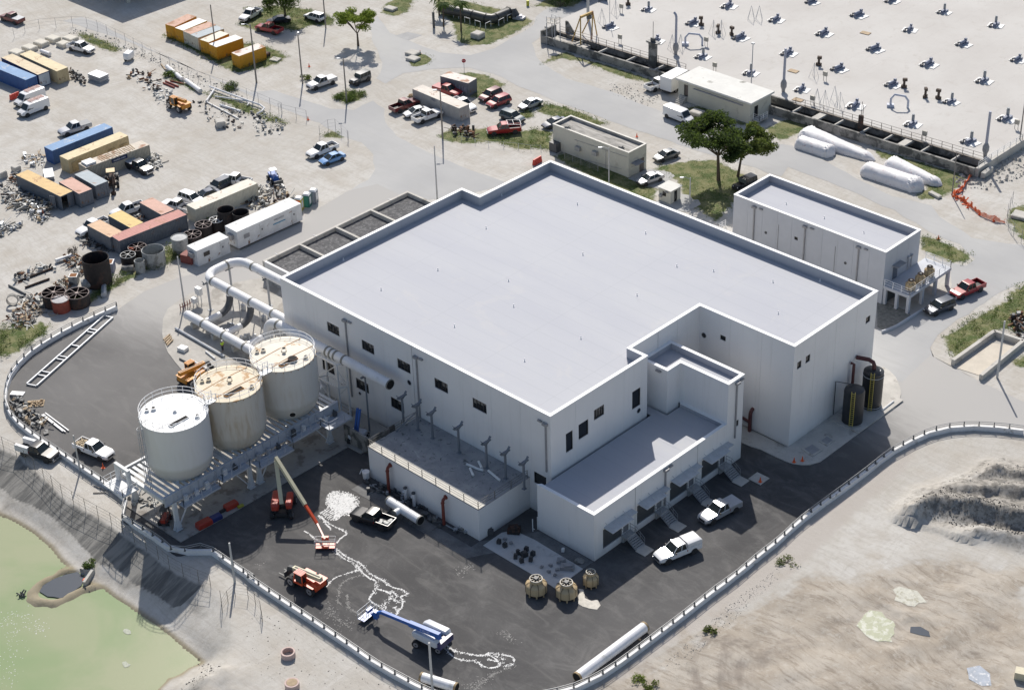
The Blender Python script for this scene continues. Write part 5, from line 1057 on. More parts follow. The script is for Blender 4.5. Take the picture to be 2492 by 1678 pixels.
for(x,y,h_,dome,lb)in((14.9,41.0,5.3,1,'black cylindrical tank with a yellow ladder, the nearer of two by the end wall'),(14.7,45.5,5.9,0,'black cylindrical tank with a domed pipe outlet, the farther of two by the end wall')):
 t=thing('black_tank',lb,'tank',(x,y,.26),'black tanks by the end wall');r_=1.35
 mb=MB();mb.lathe([(r_,.27),(r_,h_-.5),(r_*.93,h_-.2),(r_*.6,h_),(.2,h_+.08)]if dome else[(r_,.27),(r_,h_-.75),(r_*.98,h_-.72),(r_*.98,h_-.3),(r_*.6,h_-.05),(.3,h_)],(x,y,0),28);obj('shell',mb,BT_,t,smooth=True)
 a=R(-62);e=Vector((math.cos(a),math.sin(a),0));f_=Vector((-e.y,e.x,0));c_=Vector((x,y,0))+e*(r_+.18)
 for sg in(-.22,.22):mb=MB();mb.beam(c_+f_*sg+Vector((0,0,.3)),c_+f_*sg+Vector((0,0,h_+.3)),.06);obj('ladder_stile',mb,YEL,t)
 for k in range(int(h_/.32)):mb=MB();mb.beam(c_-f_*.22+Vector((0,0,.5+k*.32)),c_+f_*.22+Vector((0,0,.5+k*.32)),.045);obj('rung',mb,YEL,t)
 if not dome:
  mb=MB();mb.tube([(x,y,h_),(x,y,h_+.5),(x-.2,y,h_+.9),(x-.9,y-.0,h_+1.05),(12.3,y-.6,h_+1.05)],.28,12);obj('outlet_duct',mb,M('maroon_duct',(0.10,0.03,0.03),0.5),t,smooth=True)
  mb=MB();mb.tube([(12.45,y-2.0,h_+.9),(12.9,y-2.0,h_+.9),(12.9,y-2.0,h_-2.5),(13.6,y-2.3,h_-2.8)],.2,10);obj('inlet_duct',mb,M('maroon_duct',(0,0,0)),t,smooth=True)
  mb=MB();mb.cyl((x+.5,y+.2,h_-.3),(x+.5,y+.2,h_-.05),.35,n=12);obj('inspection_cap',mb,STEEL_W,t)
  mb=MB();mb.tube([(x+1.38*math.cos(j*.262),y+1.38*math.sin(j*.262),h_-.8)for j in range(24)],.03,5,closed=True);mb.tube([(x+1.38*math.cos(j*.262),y+1.38*math.sin(j*.262),.5)for j in range(24)],.03,5,closed=True);obj('hoops',mb,STEEL_W,t,kind='stuff')
 else:
  mb=MB();mb.tube([(12.5,y-.8,.5),(12.5,y-.8,h_+.3),(x-.6,y,h_+.3),(x-.5,y,h_-.1)],.07,8);obj('vent_line',mb,STEEL_D,t)
mb=MB();mb.cyl(G('h',1110,620,.35),G('h',1200,550,.35),.12,n=8);lone('white_pipe_length',mb,STEEL_W,'single pale pipe lying along the plinth edge near the black tanks','pipe')
q=onX('h',115,790,9.5)
t=thing('maroon_hydrant_pipe','maroon standpipe with a bend against the recessed wall behind the tower','pipe',G('h',100,785));g=G('h',100,785)
mb=MB();mb.tube([(g.x,g.y,.1),(g.x,g.y,2.7),(g.x+.0,g.y+.1,3.1),(g.x,g.y+.45,3.35),(g.x,g.y+.9,3.35)],.24,12);mb.tube([(g.x,g.y,1.5),(g.x-1.5,g.y,1.7)],.2,10);obj('pipe',mb,M('maroon_duct',(0,0,0)),t,smooth=True)
for i,q in enumerate((((495,915),(580,870),(660,925),(580,975)),((628,858),(690,812),(752,850),(690,893)))):
 P_=[G('h',*p,.16)for p in q];mb=MB();mb.prism([(p.x,p.y)for p in P_],.134,.24);c_=sum(P_,Vector())/4;ins=[(c_+(p-c_)*.72).to_2d()for p in P_]
 t=thing('vault_hatch',('larger','smaller')[i]+' square vault hatch set in the pavement by the end wall','hatch',(c_.x,c_.y,.13));obj('curb',mb,CONC,t);mb=MB();mb.prism(ins,.241,.26);obj('cover',mb,GREYP,t)
rr=random.Random(11)
SLE=M('dark_equipment',(0.05,0.052,0.055),0.6,0.2,2)
for j,(x,y)in enumerate([(290,400),(385,455),(590,570),(725,520),(690,600),(553,635),(830,590),(650,700),(795,680)]):
 g=G('v',x,y,.12);mb=MB();s_=.34 if(x,y)!=(690,600)else.55;mb.obox((g.x,g.y,.12),s_*1.4,s_*1.3,.5,.4+j);mb.obox((g.x,g.y,.62),s_,s_*.9,.14,.4+j);mb.cyl((g.x,g.y,.5),(g.x+.3,g.y+.1,.85),.05,n=6);lone('anchor_pedestal',mb,SLE,'small dark anchor-bolt pedestal cast into the pale slab','pedestal','dark pedestals on the pale slab')
for j,(x,y)in enumerate([(383,348),(480,405),(968,785),(1110,762),(1215,830),(1180,910),(1080,860)]):
 g=G('v',x,y,.12);mb=MB();mb.obox((g.x,g.y,.12),.45,.3,.22,j);mb.obox((g.x+.1,g.y,.34),.15,.35,.12,j);lone('bolt_block',mb,GREYP,'small grey bolted foot on the pale slab','foot plate','grey foot plates on the pale slab')
for(x,y,dx,dy,h_,m_,lb)in((1280,700,1.0,.8,.6,GREYP,'grey pump skid on the pale slab by the office wall'),(1375,800,1.6,.9,.7,GREYP,'larger grey tarpaulined pallet at the slab edge'),(1307,525,.35,.35,.55,STEEL_W,'white bucket standing by the office wall'),(530,215,1.5,1.2,.9,RUST,'rust red machine heap between annex and pale slab'),(140,250,.9,.6,.9,STEEL_D,'dark box against the annex end wall')):
 g=G('v',x,y,.12);mb=MB();mb.obox((g.x,g.y,.1),dx,dy,h_*.7,.6);mb.obox((g.x+.1,g.y,.1+h_*.7),dx*.6,dy*.7,h_*.3,.9);lone('yard_equipment',mb,m_,lb,'equipment')
mb=MB();g=G('v',1567,685,.1);mb.tube([(g.x+.55*math.cos(j*.393),g.y+.55*math.sin(j*.393),.13)for j in range(16)],.07,6,closed=True);mb.cyl((g.x,g.y,.1),(g.x,g.y,.13),.5,n=16);lone('manhole',mb,CONC_D,'round manhole cover ringed in concrete at the low building corner','manhole')
for p,c_ in(((828,215),'thin white standpipe by the corner between annex and office wing'),((905,180),'second thin white standpipe hugging the office wing corner')):g=G('v',*p);mb=MB();mb.cyl((g.x,g.y,.05),(g.x,g.y,1.9),.06,n=8);mb.cyl((g.x,g.y,.5),(g.x+.3,g.y,.5),.05,n=6);lone('standpipe',mb,STEEL_W,c_,'pipe')
t=thing('pipe_spool','white pipe spool with a side branch resting on stands by the annex','pipe',G('f',1200,1400));a,b=G('f',1085,1310,1.2),G('f',1325,1460,1.2)
mb=MB();mb.cyl(a,b,.58,n=24);obj('pipe',mb,PW,t,smooth=True);d_=(b-a).normalized()
for e_ in(a,b):mb=MB();mb.cyl(e_-d_*.1,e_+d_*.1,.62,n=24);obj('flange',mb,BAND,t)
c_=a.lerp(b,.42);sd_=Vector((d_.y,-d_.x,0));mb=MB();mb.cyl(c_,c_+sd_*1.2,.4,n=18);obj('branch',mb,PW,t,smooth=True);mb=MB();mb.cyl(c_+sd_*1.2,c_+sd_*1.28,.43,n=18);obj('flange',mb,BAND,t)
for u in(.15,.55,.85):c_=a.lerp(b,u);mb=MB();mb.beam((c_.x-.4,c_.y-.5,.03),(c_.x,c_.y,.7),.08);mb.beam((c_.x+.4,c_.y+.5,.03),(c_.x,c_.y,.7),.08);mb.beam((c_.x-.4,c_.y+.5,.03),(c_.x,c_.y,.7),.08);obj('trestle',mb,STEEL_D,t)
mb=MB();mb.cyl(b+d_*.101,b+d_*.12,.54,n=20);obj('open_mouth',mb,HOLE,t)
for(p,q,k,r_,lb)in(((1150,1090),(650,1465),'k',.62,'long fat white pipe lying on the asphalt against the perimeter wall'),((1345,1470),(1590,1545),'j',.55,'white pipe length with a hole lying at the bottom edge of the yard')):
 a,b=G(k,*p,r_+.05),G(k,*q,r_+.05);t=thing('long_pipe',lb,'pipe',(a.x,a.y,0));mb=MB();mb.cyl(a,b,r_,n=28);obj('pipe',mb,PW,t,smooth=True);d_=(b-a).normalized()
 for e_,sg in((a,-1),(b,1)):mb=MB();mb.cyl(e_,e_+d_*sg*.25,r_+.01,n=28);obj('collar',mb,M('tan_collar',(0.30,0.22,0.12),0.7,0.2),t);mb=MB();mb.cyl(e_+d_*sg*.251,e_+d_*sg*.27,r_-.08,n=20);obj('open_mouth',mb,HOLE,t)
 for u in(.12,.88):c_=a.lerp(b,u);mb=MB();mb.obox((c_.x,c_.y,.032),.2,1.3,.09,math.atan2(d_.y,d_.x));obj('chock',mb,WOOD,t)
for i,p in enumerate(((1218,1310),(1280,1350))):
 g=G('f',*p);t=thing('standpipe_valve','white standpipe with a dark cap by the annex, '+('left','right')[i]+' one','standpipe',(g.x,g.y,0),'capped standpipes by the annex');mb=MB();mb.cyl((g.x,g.y,.05),(g.x,g.y,1.9),.2,n=12);mb.cyl((g.x,g.y,1.3),(g.x-.3,g.y-.2,1.35),.12,n=8);obj('pipe',mb,PW,t);mb=MB();mb.cyl((g.x,g.y,1.9),(g.x,g.y,2.05),.26,n=12);obj('cap',mb,STEEL_D,t)
mb=MB();g=G('f',915,1150);mb.cyl((g.x,g.y,.3),(g.x,g.y,1.3),.4,.5,n=14);mb.tube([(g.x-.6,g.y-.5,.9),(g.x-.6,g.y-.1,1.4),(g.x-.2,g.y,1.3)],.06,6);lone('mixer_drum',mb,PW,'small white mixer drum at the annex corner','mixer')
# vehicles
def paint(name,col,rough=0.28,met=0.0):return M(name,col,rough,0.03,0.5,metal=met,coat=0.5)
PNT={'white':paint('paint_white',(0.78,0.78,0.78)),'silver':paint('paint_silver',(0.48,0.49,0.51),.3,.4),'grey':paint('paint_grey',(0.16,0.165,0.17),.3,.3),'black':paint('paint_black',(0.018,0.019,0.022)),'red':paint('paint_red',(0.33,0.018,0.022)),'darkred':paint('paint_dark_red',(0.15,0.015,0.018)),'blue':paint('paint_light_blue',(0.10,0.27,0.55)),'navy':paint('paint_navy',(0.03,0.05,0.10)),'teal':paint('paint_dark_teal',(0.04,0.08,0.105)),'slate':paint('paint_slate',(0.06,0.07,0.09),.3,.3)}
CGL=M('car_glass',(0.02,0.028,0.03),0.06,0.05);LAMP=M('lamp_lens',(0.6,0.6,0.62),0.15,0.05);TAIL=M('tail_lens',(0.25,0.01,0.01),0.2);TRIM=M('dark_plastic',(0.03,0.03,0.032),0.6);CHR=M('chrome',(0.55,0.55,0.57),0.2,0.05,metal=.8);RIM=M('wheel_rim',(0.42,0.42,0.44),0.35,.1,metal=.6)
def loft(mb,secs,mi=0,ch=.07,tuck=.93):
 """sections (x, half width, z bottom, z top[, top half width])"""
 base=len(mb.v);k=10
 for s_ in secs:
  x,w_,zb,zt=s_[:4];tw=s_[4]if len(s_)>4 else w_-ch;c=min(ch,(zt-zb)*.4)
  zm=zb+(zt-zb)*.45
  for y,z in((-w_*tuck,zb),(-w_*.985,zb+c),(-w_,zm),(-w_*.985,zt-c),(-tw,zt),(tw,zt),(w_*.985,zt-c),(w_,zm),(w_*.985,zb+c),(w_*tuck,zb)):mb.v.append((x,y,z))
 for i in range(len(secs)-1):
  a=base+i*k;b=a+k
  for j in range(k):mb.f.append((a+j,a+(j+1)%k,b+(j+1)%k,b+j));mb.m.append(mi)
 mb.f.append(tuple(reversed(range(base,base+k))));mb.m.append(mi);e=base+(len(secs)-1)*k;mb.f.append(tuple(range(e,e+k)));mb.m.append(mi)
 return mb
def frust(mb,x0,x1,w_,zb,X0,X1,W_,zt,mi=0):
 v=[(x0,-w_,zb),(x1,-w_*.97,zb),(x1,w_*.97,zb),(x0,w_,zb),(X0,-W_,zt),(X1,-W_*.97,zt),(X1,W_*.97,zt),(X0,W_,zt)]
 mb.add(v,[(0,3,2,1),(4,5,6,7),(0,1,5,4),(1,2,6,5),(2,3,7,6),(3,0,4,7)],mi);return v
def P0(mats=None):return bpy.data.materials['paint_white']
wm_=MB();wm_.cyl((0,-.13,0),(0,.13,0),1,n=20,mi=0);wm_.cyl((0,-.145,0),(0,.145,0),.62,n=12,mi=1);wm_.cyl((0,-.15,0),(0,.15,0),.2,n=8,mi=0)
WHEEL=wm_.mesh('wheel',[RUBBER,RIM],smooth=True)
KIND={}
def kind(name,L,W,body,glass,roofz,wheels,wr,extra=None,arch=True,pill=None):
 """body: loft sections; glass: list of frusta; returns list of (part name, mesh, paint slot?)"""
 parts=[]
 mb=MB()
 for b in body:loft(mb,b)
 parts.append(('body',mb.mesh('body',PNT['white'],smooth=True,angle=R(28)),True))
 for gi,g in enumerate(glass):
  mb=MB();v=frust(mb,*g);parts.append(('glazing',mb.mesh('glazing',CGL),False))
  v=[Vector(q)for q in v];mb=MB();t_=.05
  top=v[4:];xs=(top[0].x,top[1].x);Wt=top[0].y*-1
  loft(mb,[(xs[0]-.05,Wt*.9,g[7]-.005,g[7]+.025),(xs[0]+.1,Wt+.015,g[7]-.01,g[7]+.055),(xs[1]-.1,Wt+.015,g[7]-.01,g[7]+.05),(xs[1]+.05,Wt*.9,g[7]-.005,g[7]+.02)],ch=.03)
  for a,b in((0,4),(1,5),(2,6),(3,7)):mb.beam(v[a],v[b],.07,.07)
  for fr in(pill or(.5,)):
   for sg in(0,1):
    a=v[0 if sg==0 else 3].lerp(v[1 if sg==0 else 2],fr);b=v[4 if sg==0 else 7].lerp(v[5 if sg==0 else 6],fr);mb.beam(a,b,.075,.05)
  parts.append(('roof',mb.mesh('roof',PNT['white'],smooth=True,angle=R(28)),True))
 fx=max(b[-1][0]for b in body);rx=min(b[0][0]for b in body);fb=[b for b in body if b[-1][0]==fx][0];rb=[b for b in body if b[0][0]==rx][0]
 zf,zr=fb[-2][3],rb[0][3];wf=fb[-1][1];wr_=rb[0][1];tops=max(s_[3]for b in body for s_ in b)
 mb=MB();mb.box(fx-.06,fx+.02,-wf*.62,wf*.62,zf-.38,zf-.12);parts.append(('grille',mb.mesh('grille',TRIM),False))
 for sg in(-1,1):
  mb=MB();mb.box(fx-.12,fx+.015,sg*wf*.66,sg*wf*.98,zf-.34,zf-.14);parts.append(('headlight',mb.mesh('headlight',LAMP),False))
  mb=MB();mb.box(rx-.012,rx+.08,sg*wr_*.84,sg*wr_*1.005,zr-.4,zr-.1);parts.append(('tail_light',mb.mesh('tail_light',TAIL),False))
  mb=MB();mx_=glass[0][1]-.25 if glass else fx-1.2;mb.box(mx_-.08,mx_+.06,sg*(W/2+.02),sg*(W/2+.2),glass[0][3]+.02 if glass else 1.2,(glass[0][3]if glass else 1.2)+.2);parts.append(('mirror',mb.mesh('mirror',TRIM),False))
 mb=MB();mb.box(fx-.1,fx+.07,-wf*.98,wf*.98,.38,.56);parts.append(('front_bumper',mb.mesh('front_bumper',CHR if name in('pickup','van')else TRIM),False))
 mb=MB();mb.box(rx-.08,rx+.06,-wr_*.95,wr_*.95,.42,.6);parts.append(('rear_bumper',mb.mesh('rear_bumper',CHR if name=='pickup' else TRIM),False))
 mb=MB();mb.box(rx+.3,fx-.3,-W/2*.8,W/2*.8,.25,.5)
 if arch:
  for x in wheels:
   for sg in(-1,1):mb.cyl((x,sg*(W/2-.12),wr),(x,sg*(W/2+.004),wr),wr*1.2,n=18)
 parts.append(('chassis',mb.mesh('chassis',TRIM),False))
 if extra:parts+=extra()
 KIND[name]=(L,W,parts,wheels,wr)
def pk_extra(x0=-2.9,x1=-.82,w_=.97,zb=.72,zt=1.2):
 mb=MB()
 for sg in(-1,1):mb.box(x0,x1,sg*w_,sg*(w_-.09),.5,zt)
 mb.box(x0,x0+.09,-w_+.09,w_-.09,.5,zt-.02)
 bed=('bed_side',mb.mesh('bed_side',PNT['white']),True);mb=MB();mb.box(x0+.09,x1,-w_+.09,w_-.09,.55,zb);return[bed,('bed_liner',mb.mesh('bed_liner',TRIM),False)]
kind('pickup',5.8,1.98,[[(-.86,.97,.42,1.2),(.9,.985,.42,1.18),(1.2,.985,.42,1.15),(2.0,.97,.44,1.1),(2.55,.93,.46,1.03),(2.8,.86,.5,.93),(2.88,.8,.55,.85)]],[(-.82,1.15,.92,1.16,-.68,.45,.74,1.86)],1.86,(-1.8,1.85),.40,pk_extra,pill=(.42,))
kind('suv',4.75,1.9,[[(-2.35,.86,.5,.95),(-2.25,.92,.42,1.08),(-1.0,.95,.38,1.08),(.9,.95,.38,1.03),(1.6,.92,.4,.98),(2.1,.87,.42,.88),(2.35,.76,.46,.72)]],[(-2.22,1.05,.9,1.05,-1.95,.3,.68,1.66)],1.66,(-1.4,1.42),.36,pill=(.3,.62))
kind('sedan',4.7,1.82,[[(-2.33,.76,.5,.86),(-2.2,.84,.4,.95),(-1.3,.9,.33,.98),(.6,.91,.33,.93),(1.3,.88,.35,.87),(1.95,.82,.38,.76),(2.33,.68,.42,.62)]],[(-1.75,1.15,.84,.94,-1.0,.25,.62,1.4)],1.4,(-1.4,1.42),.33,pill=(.5,))
kind('jeep',4.5,1.85,[[(-2.1,.8,.55,1.15),(-2.05,.84,.5,1.2),(.5,.84,.5,1.18),(.6,.7,.55,1.14),(1.9,.62,.6,1.08),(1.98,.6,.62,1.0)]],[(-2.05,.6,.8,1.18,-2.0,.35,.72,1.82)],1.82,(-1.35,1.45),.41,pill=(.33,.66))
kind('cargo_van',5.9,2.0,[[(-2.9,.94,.45,2.1,.75),(-2.8,.99,.4,2.2,.8),(.9,.99,.4,2.2,.8),(1.3,.98,.4,2.1,.76),(1.95,.97,.42,1.2,.85),(2.6,.92,.44,1.05,.8),(2.95,.8,.5,.8,.7)]],[],2.2,(-1.95,1.95),.38)
def van_glass():
 out=[]
 mb=MB();mb.add([(1.36,-.74,2.03),(1.36,.74,2.03),(1.97,.84,1.25),(1.97,-.84,1.25),(1.40,-.74,2.09),(1.40,.74,2.09),(2.01,.84,1.28),(2.01,-.84,1.28)],[(4,5,6,7)][:1]+[(0,1,5,4),(7,6,2,3),(3,0,4,7),(1,2,6,5)]);mb.f[0]=tuple(reversed(mb.f[0]));out.append(('windscreen',mb.mesh('windscreen',CGL),False))
 for sg in(-1,1):mb=MB();mb.add([(.55,sg*.998,1.25),(1.75,sg*.995,1.22),(1.3,sg*.93,1.92),(.55,sg*.95,1.92)],[(0,1,2,3)]);out.append(('side_window',mb.mesh('side_window',CGL),False))
 return out
KIND['cargo_van'][2].extend(van_glass())
def vehicle(kd,col,k,rear,front,label,cat,group=None,extras=(),z=0.03,scale=1.0,name=None):
 L,W_,parts,wheels,wr=KIND[kd]
 a,b=G(k,*rear,z+.5),G(k,*front,z+.5);c=(a+b)/2;h=math.atan2(b.y-a.y,b.x-a.x)
 t=thing(name or{'pickup':'pickup_truck','suv':'parked_suv','sedan':'parked_car','jeep':'offroader','cargo_van':'parked_van'}[kd],label,cat,(c.x,c.y,z),group,h)
 if scale!=1:t.scale=(scale,)*3
 for nm,me_,pt in parts:
  if nm in('bed_side','bed_liner')and 'nobed' in extras:continue
  inst(nm,me_,t,mats={0:PNT[col]}if pt else None)
 for x in wheels:
  for sg in(-1,1):o=inst('wheel',WHEEL,t,(x,sg*(W_/2-.13),wr));o.scale=(wr,.9,wr)
 for e in extras:
  if e in EXT:
   for nm,me_,pt in EXT[e]:inst(nm,me_,t,mats={0:PNT[col]}if pt else None)
 return t
EXT={}
mb=MB();mb.box(-2.88,-.85,-.95,.95,1.2,1.26);EXT['tonneau']=[('tonneau_cover',mb.mesh('tonneau_cover',M('tonneau_vinyl',(0.16,0.17,0.19),.5)),False)]
EXT['tonneau_w']=[('tonneau_cover',mb.mesh('tonneau_cover',PNT['white']),True)]
mb=MB();mb.box(-2.88,-.85,-.95,.95,1.2,1.26);EXT['tonneau_g']=[('tonneau_cover',mb.mesh('tonneau_cover',M('tonneau_grey',(0.42,0.44,0.47),.5)),False)]
mb=MB();loft(mb,[(-2.92,.94,1.2,1.75,.8),(-2.8,.95,1.2,1.86,.82),(-.9,.95,1.2,1.88,.82)]);EXT['cap']=[('camper_shell',mb.mesh('camper_shell',PNT['white'],smooth=True),True)]
mb=MB();mb.box(-2.6,-1.1,-.965,-.94,1.38,1.7);EXT['cap']+=[('shell_window',mb.mesh('shell_window',CGL),False)]
mb=MB()
for y in(-.93,.93):mb.beam((-2.85,y,1.75),(1.0-1.5,y,1.95),.06);mb.beam((-2.85,y,1.2),(-2.85,y,1.75),.06)
for x in(-2.85,-1.6,-.6):mb.beam((x,-.93,1.78+(x+2.85)*.08),(x,.93,1.78+(x+2.85)*.08),.06)
EXT['rack']=[('ladder_rack',mb.mesh('ladder_rack',STEEL_W),False)]
mb=MB();rr=random.Random(3)
for j in range(44):mb.obox((rr.uniform(-2.7,-1.0),rr.uniform(-.7,.7),.75+rr.uniform(0,.4)),rr.uniform(.4,.8),.09,.1,rr.uniform(0,3.1),tilt=Matrix.Rotation(rr.uniform(-.2,.2),3,'Y'))
EXT['lumber']=[('firewood_load',mb.mesh('firewood_load',M('cut_timber',(0.60,0.49,0.33),.8,.3,6)),False)];EXT['lumber'][0][1].name='firewood_load'
mb=MB();[mb.obox((rr.uniform(-2.6,-1.1),rr.uniform(-.6,.6),.72),rr.uniform(.2,.6),rr.uniform(.2,.5),rr.uniform(.2,.5),rr.uniform(0,3))for j in range(9)]
EXT['tools']=[('tool_load',mb.mesh('tool_load',M('mixed_tools',(0.6,0.6,0.57),.7,.5,6)),False)]
out=[]
for sg in(-1,1):mb=MB();mb.box(-3.0,-.9,sg*.62,sg*1.05,.7,1.6);out.append(('service_box',mb.mesh('service_box',PNT['white']),False))
mb=MB();mb.box(-3.0,-.9,-.61,.61,.7,.85);out.append(('service_bed',mb.mesh('service_bed',TRIM),False));EXT['service']=out
mb=MB()
for y in(-.45,.1):
 for o_ in(-.17,.17):mb.beam((-2.5,y+o_,2.36),(.6,y+o_,2.36),.05)
 for j in range(11):mb.beam((-2.4+j*.29,y-.17,2.37),(-2.4+j*.29,y+.17,2.37),.05)
for x in(-2.3,-1.0,.4):mb.beam((x,-.75,2.27),(x,.75,2.27),.05)
EXT['ladders']=[('roof_ladders',mb.mesh('roof_ladders',M('ladder_fibreglass',(0.62,0.35,0.28),.6,.2,4)),False)]
EXT['ladders'][0][1].name='roof_ladders'
mb=MB()
for(x,z,a)in((-1.75,1.35,.5),(-2.25,1.2,-.3)):
 mb.add([(x-.16,-.997,z-.38),(x+.06,-1.0,z-.4),(x+.16,-1.0,z+.38),(x-.02,-.997,z+.42)],[(0,1,2,3)])
EXT['leaflogo']=[('side_emblem',mb.mesh('side_emblem',M('emblem_lime',(0.5,0.53,0.18),.5)),False)]
mb=MB();mb.add([(-2.05,-1.0,.95),(-1.98,-1.0,.95),(-1.98,-1.0,1.8),(-2.08,-.998,1.8)],[(0,1,2,3)]);EXT['leaflogo'].append(('side_emblem',mb.mesh('side_emblem',M('emblem_grey',(0.25,0.25,0.38),.5)),False))
V=vehicle
V('pickup','darkred','A',(165,170),(20,125),'dark red pickup with a grey bed cover at the far upper left','pickup truck',extras=('tonneau_g',))
V('pickup','white','A',(535,352),(705,392),'white pickup facing right beside the pale concrete blocks','pickup truck')
V('cargo_van','white','A',(325,722),(130,800),'white work van with roof ladders and its bonnet by the red barrier','van','ladder vans',('ladders','leaflogo'))
V('cargo_van','white','A',(350,800),(160,875),'white work van with roof ladders, the nearer of the pair','van','ladder vans',('ladders','leaflogo'))
V('pickup','silver','A',(675,955),(465,1020),'silver pickup with covered bed behind the long blue container','pickup truck',extras=('tonneau',))
V('sedan','white','A',(812,985),(690,1030),'white car mostly hidden behind the end of the blue container','car')
V('pickup','black','A',(975,1240),(1155,1318),'black pickup with pale bed cover by the beige container end','pickup truck',extras=('tonneau_g',))
V('pickup','white','A',(1880,1400),(1702,1368),'white pickup behind the long cream container, with open bed','pickup truck')
V('suv','slate','A',(1730,1395),(1610,1450),'dark grey suv behind the cream container beside the white pickup','suv')
V('sedan','navy','A',(1640,1470),(1510,1510),'navy car mostly hidden behind the cream container','car')
V('suv','white','A',(1400,1500),(1525,1545),'white suv facing right at the end of the cream container','suv')
V('pickup','white','a',(1435,350),(1262,302),'white pickup half hidden behind the red topped container','pickup truck')
V('pickup','white','a',(1080,320),(870,390),'white pickup parked behind the yellow and salmon containers','pickup truck')
V('pickup','white','a',(820,435),(600,535),'white pickup with its tail up against open ground, nose by the orange topped container','pickup truck')
V('pickup','white','A',(1975,85),(1850,155),'white pickup on the verge left of the drooping tree','pickup truck')
V('pickup','red','B',(238,240),(105,210),'red pickup in the shade left of the drooping tree','pickup truck')
V('sedan','black','B',(310,150),(180,165),'black car in deep shade under the drooping tree','car')
V('suv','white','B',(590,155),(450,115),'white suv right of the drooping tree beside a pole','suv')
V('pickup','silver','B',(655,610),(490,665),'silver grey pickup on the open lime ground between two poles','pickup truck',extras=('tonneau_g',))
V('jeep','grey','B',(935,580),(795,640),'dark grey boxy offroader above the round bush','offroader')
V('pickup','white','B',(685,1110),(468,1195),'white crew pickup parked beside the light blue car','pickup truck')
V('sedan','blue','B',(745,1180),(560,1245),'light blue car beside the white crew pickup','car')
V('pickup','darkred','B',(1115,845),(1300,775),'dark red pickup with open bed left of the tan container','pickup truck')
V('sedan','white','B',(1385,835),(1205,880),'white car between the dark red and the white pickup','car')
V('pickup','white','B',(1285,925),(1478,855),'white pickup with open bed in front of the tan container','pickup truck')
V('pickup','red','B',(1440,670),(1632,728),'bright red pickup with bed cover behind the tan container','pickup truck',extras=('tonneau_w',))
V('pickup','white','B',(1570,770),(1735,845),'white truck half hidden behind the right end of the tan container','pickup truck')
V('suv','darkred','B',(1935,700),(1785,765),'maroon suv with grey roof rails, left one of the two side by side','suv')
V('suv','red','B',(2010,750),(1835,815),'red suv, right one of the two side by side','suv')
V('sedan','silver','C',(358,770),(208,825),'silver car alone beside the road edge bushes','car')
V('suv','teal','C',(65,870),(230,925),'dark teal suv above the red pickup with a bed frame','suv')
V('pickup','red','B',(2075,985),(1855,1005),'red pickup with a white frame over its bed','pickup truck',extras=('rack',))
V('sedan','navy','C',(540,920),(400,960),'navy car tucked behind the cream block building','car')
V('pickup','white','C',(1185,680),(1350,620),'white pickup with open bed backed up beside the box trailer','pickup truck')
V('cargo_van','white','C',(1330,860),(1505,930),'clean white van parked by the low cream house','van')
V('sedan','grey','C',(1392,1165),(1252,1212),'grey car beside the cream block building on the road side','car')
V('sedan','silver','C',(1265,1345),(1130,1390),'silver car parked under the awning of the cream block building','car')
V('jeep','black','C',(1985,1385),(1850,1440),'black offroader in the grass behind the grey-white building','offroader')
V('pickup','red','d',(1865,915),(1655,1005),'red crew pickup near the raised platform','pickup truck')
V('suv','slate','d',(1635,1060),(1465,1125),'dark grey suv parked against the raised platform','suv')
V('pickup','black','e',(165,905),(430,985),'black service truck with white side boxes outside the perimeter wall','service truck',extras=('nobed','service'))
V('pickup','white','e',(600,880),(840,975),'white pickup loaded with cut timber inside the perimeter wall','pickup truck',extras=('lumber',))
V('pickup','black','f',(1095,1500),(830,1405),'black pickup with tools in its bed beside the white pipe spool','pickup truck',extras=('tools',))
V('pickup','white','k',(1545,455),(1262,570),'white pickup with camper shell, the nearer of two by the entrance steps','pickup truck',extras=('cap',))
V('pickup','silver','g',(1868,1320),(1585,1470),'silver pickup with covered bed, the farther of two by the entrance steps','pickup truck',extras=('tonneau_g',))
t=thing('box_trailer','tall white box trailer against the low cream house','trailer',G('C',1370,740));a,b=G('C',1315,745,0),G('C',1425,700,0);dx=Vector((-.05,1,0));c_=(a+b)/2+Vector((-1.2,1.8,0))
mb=MB();mb.obox((c_.x,c_.y,.7),2.5,5.0,2.5,.05);obj('body',mb,PNT['white'],t);mb=MB();mb.obox((c_.x,c_.y,.35),2.0,4.6,.34,.05);obj('chassis',mb,TRIM,t)
for sx_ in(-1.05,1.05):
 for yy in(-.8,.3):o=inst('wheel',WHEEL,t,Vector((c_.x+sx_,c_.y+yy,.38))-t.location,(0,0,math.pi/2));o.scale=(.38,.9,.38)
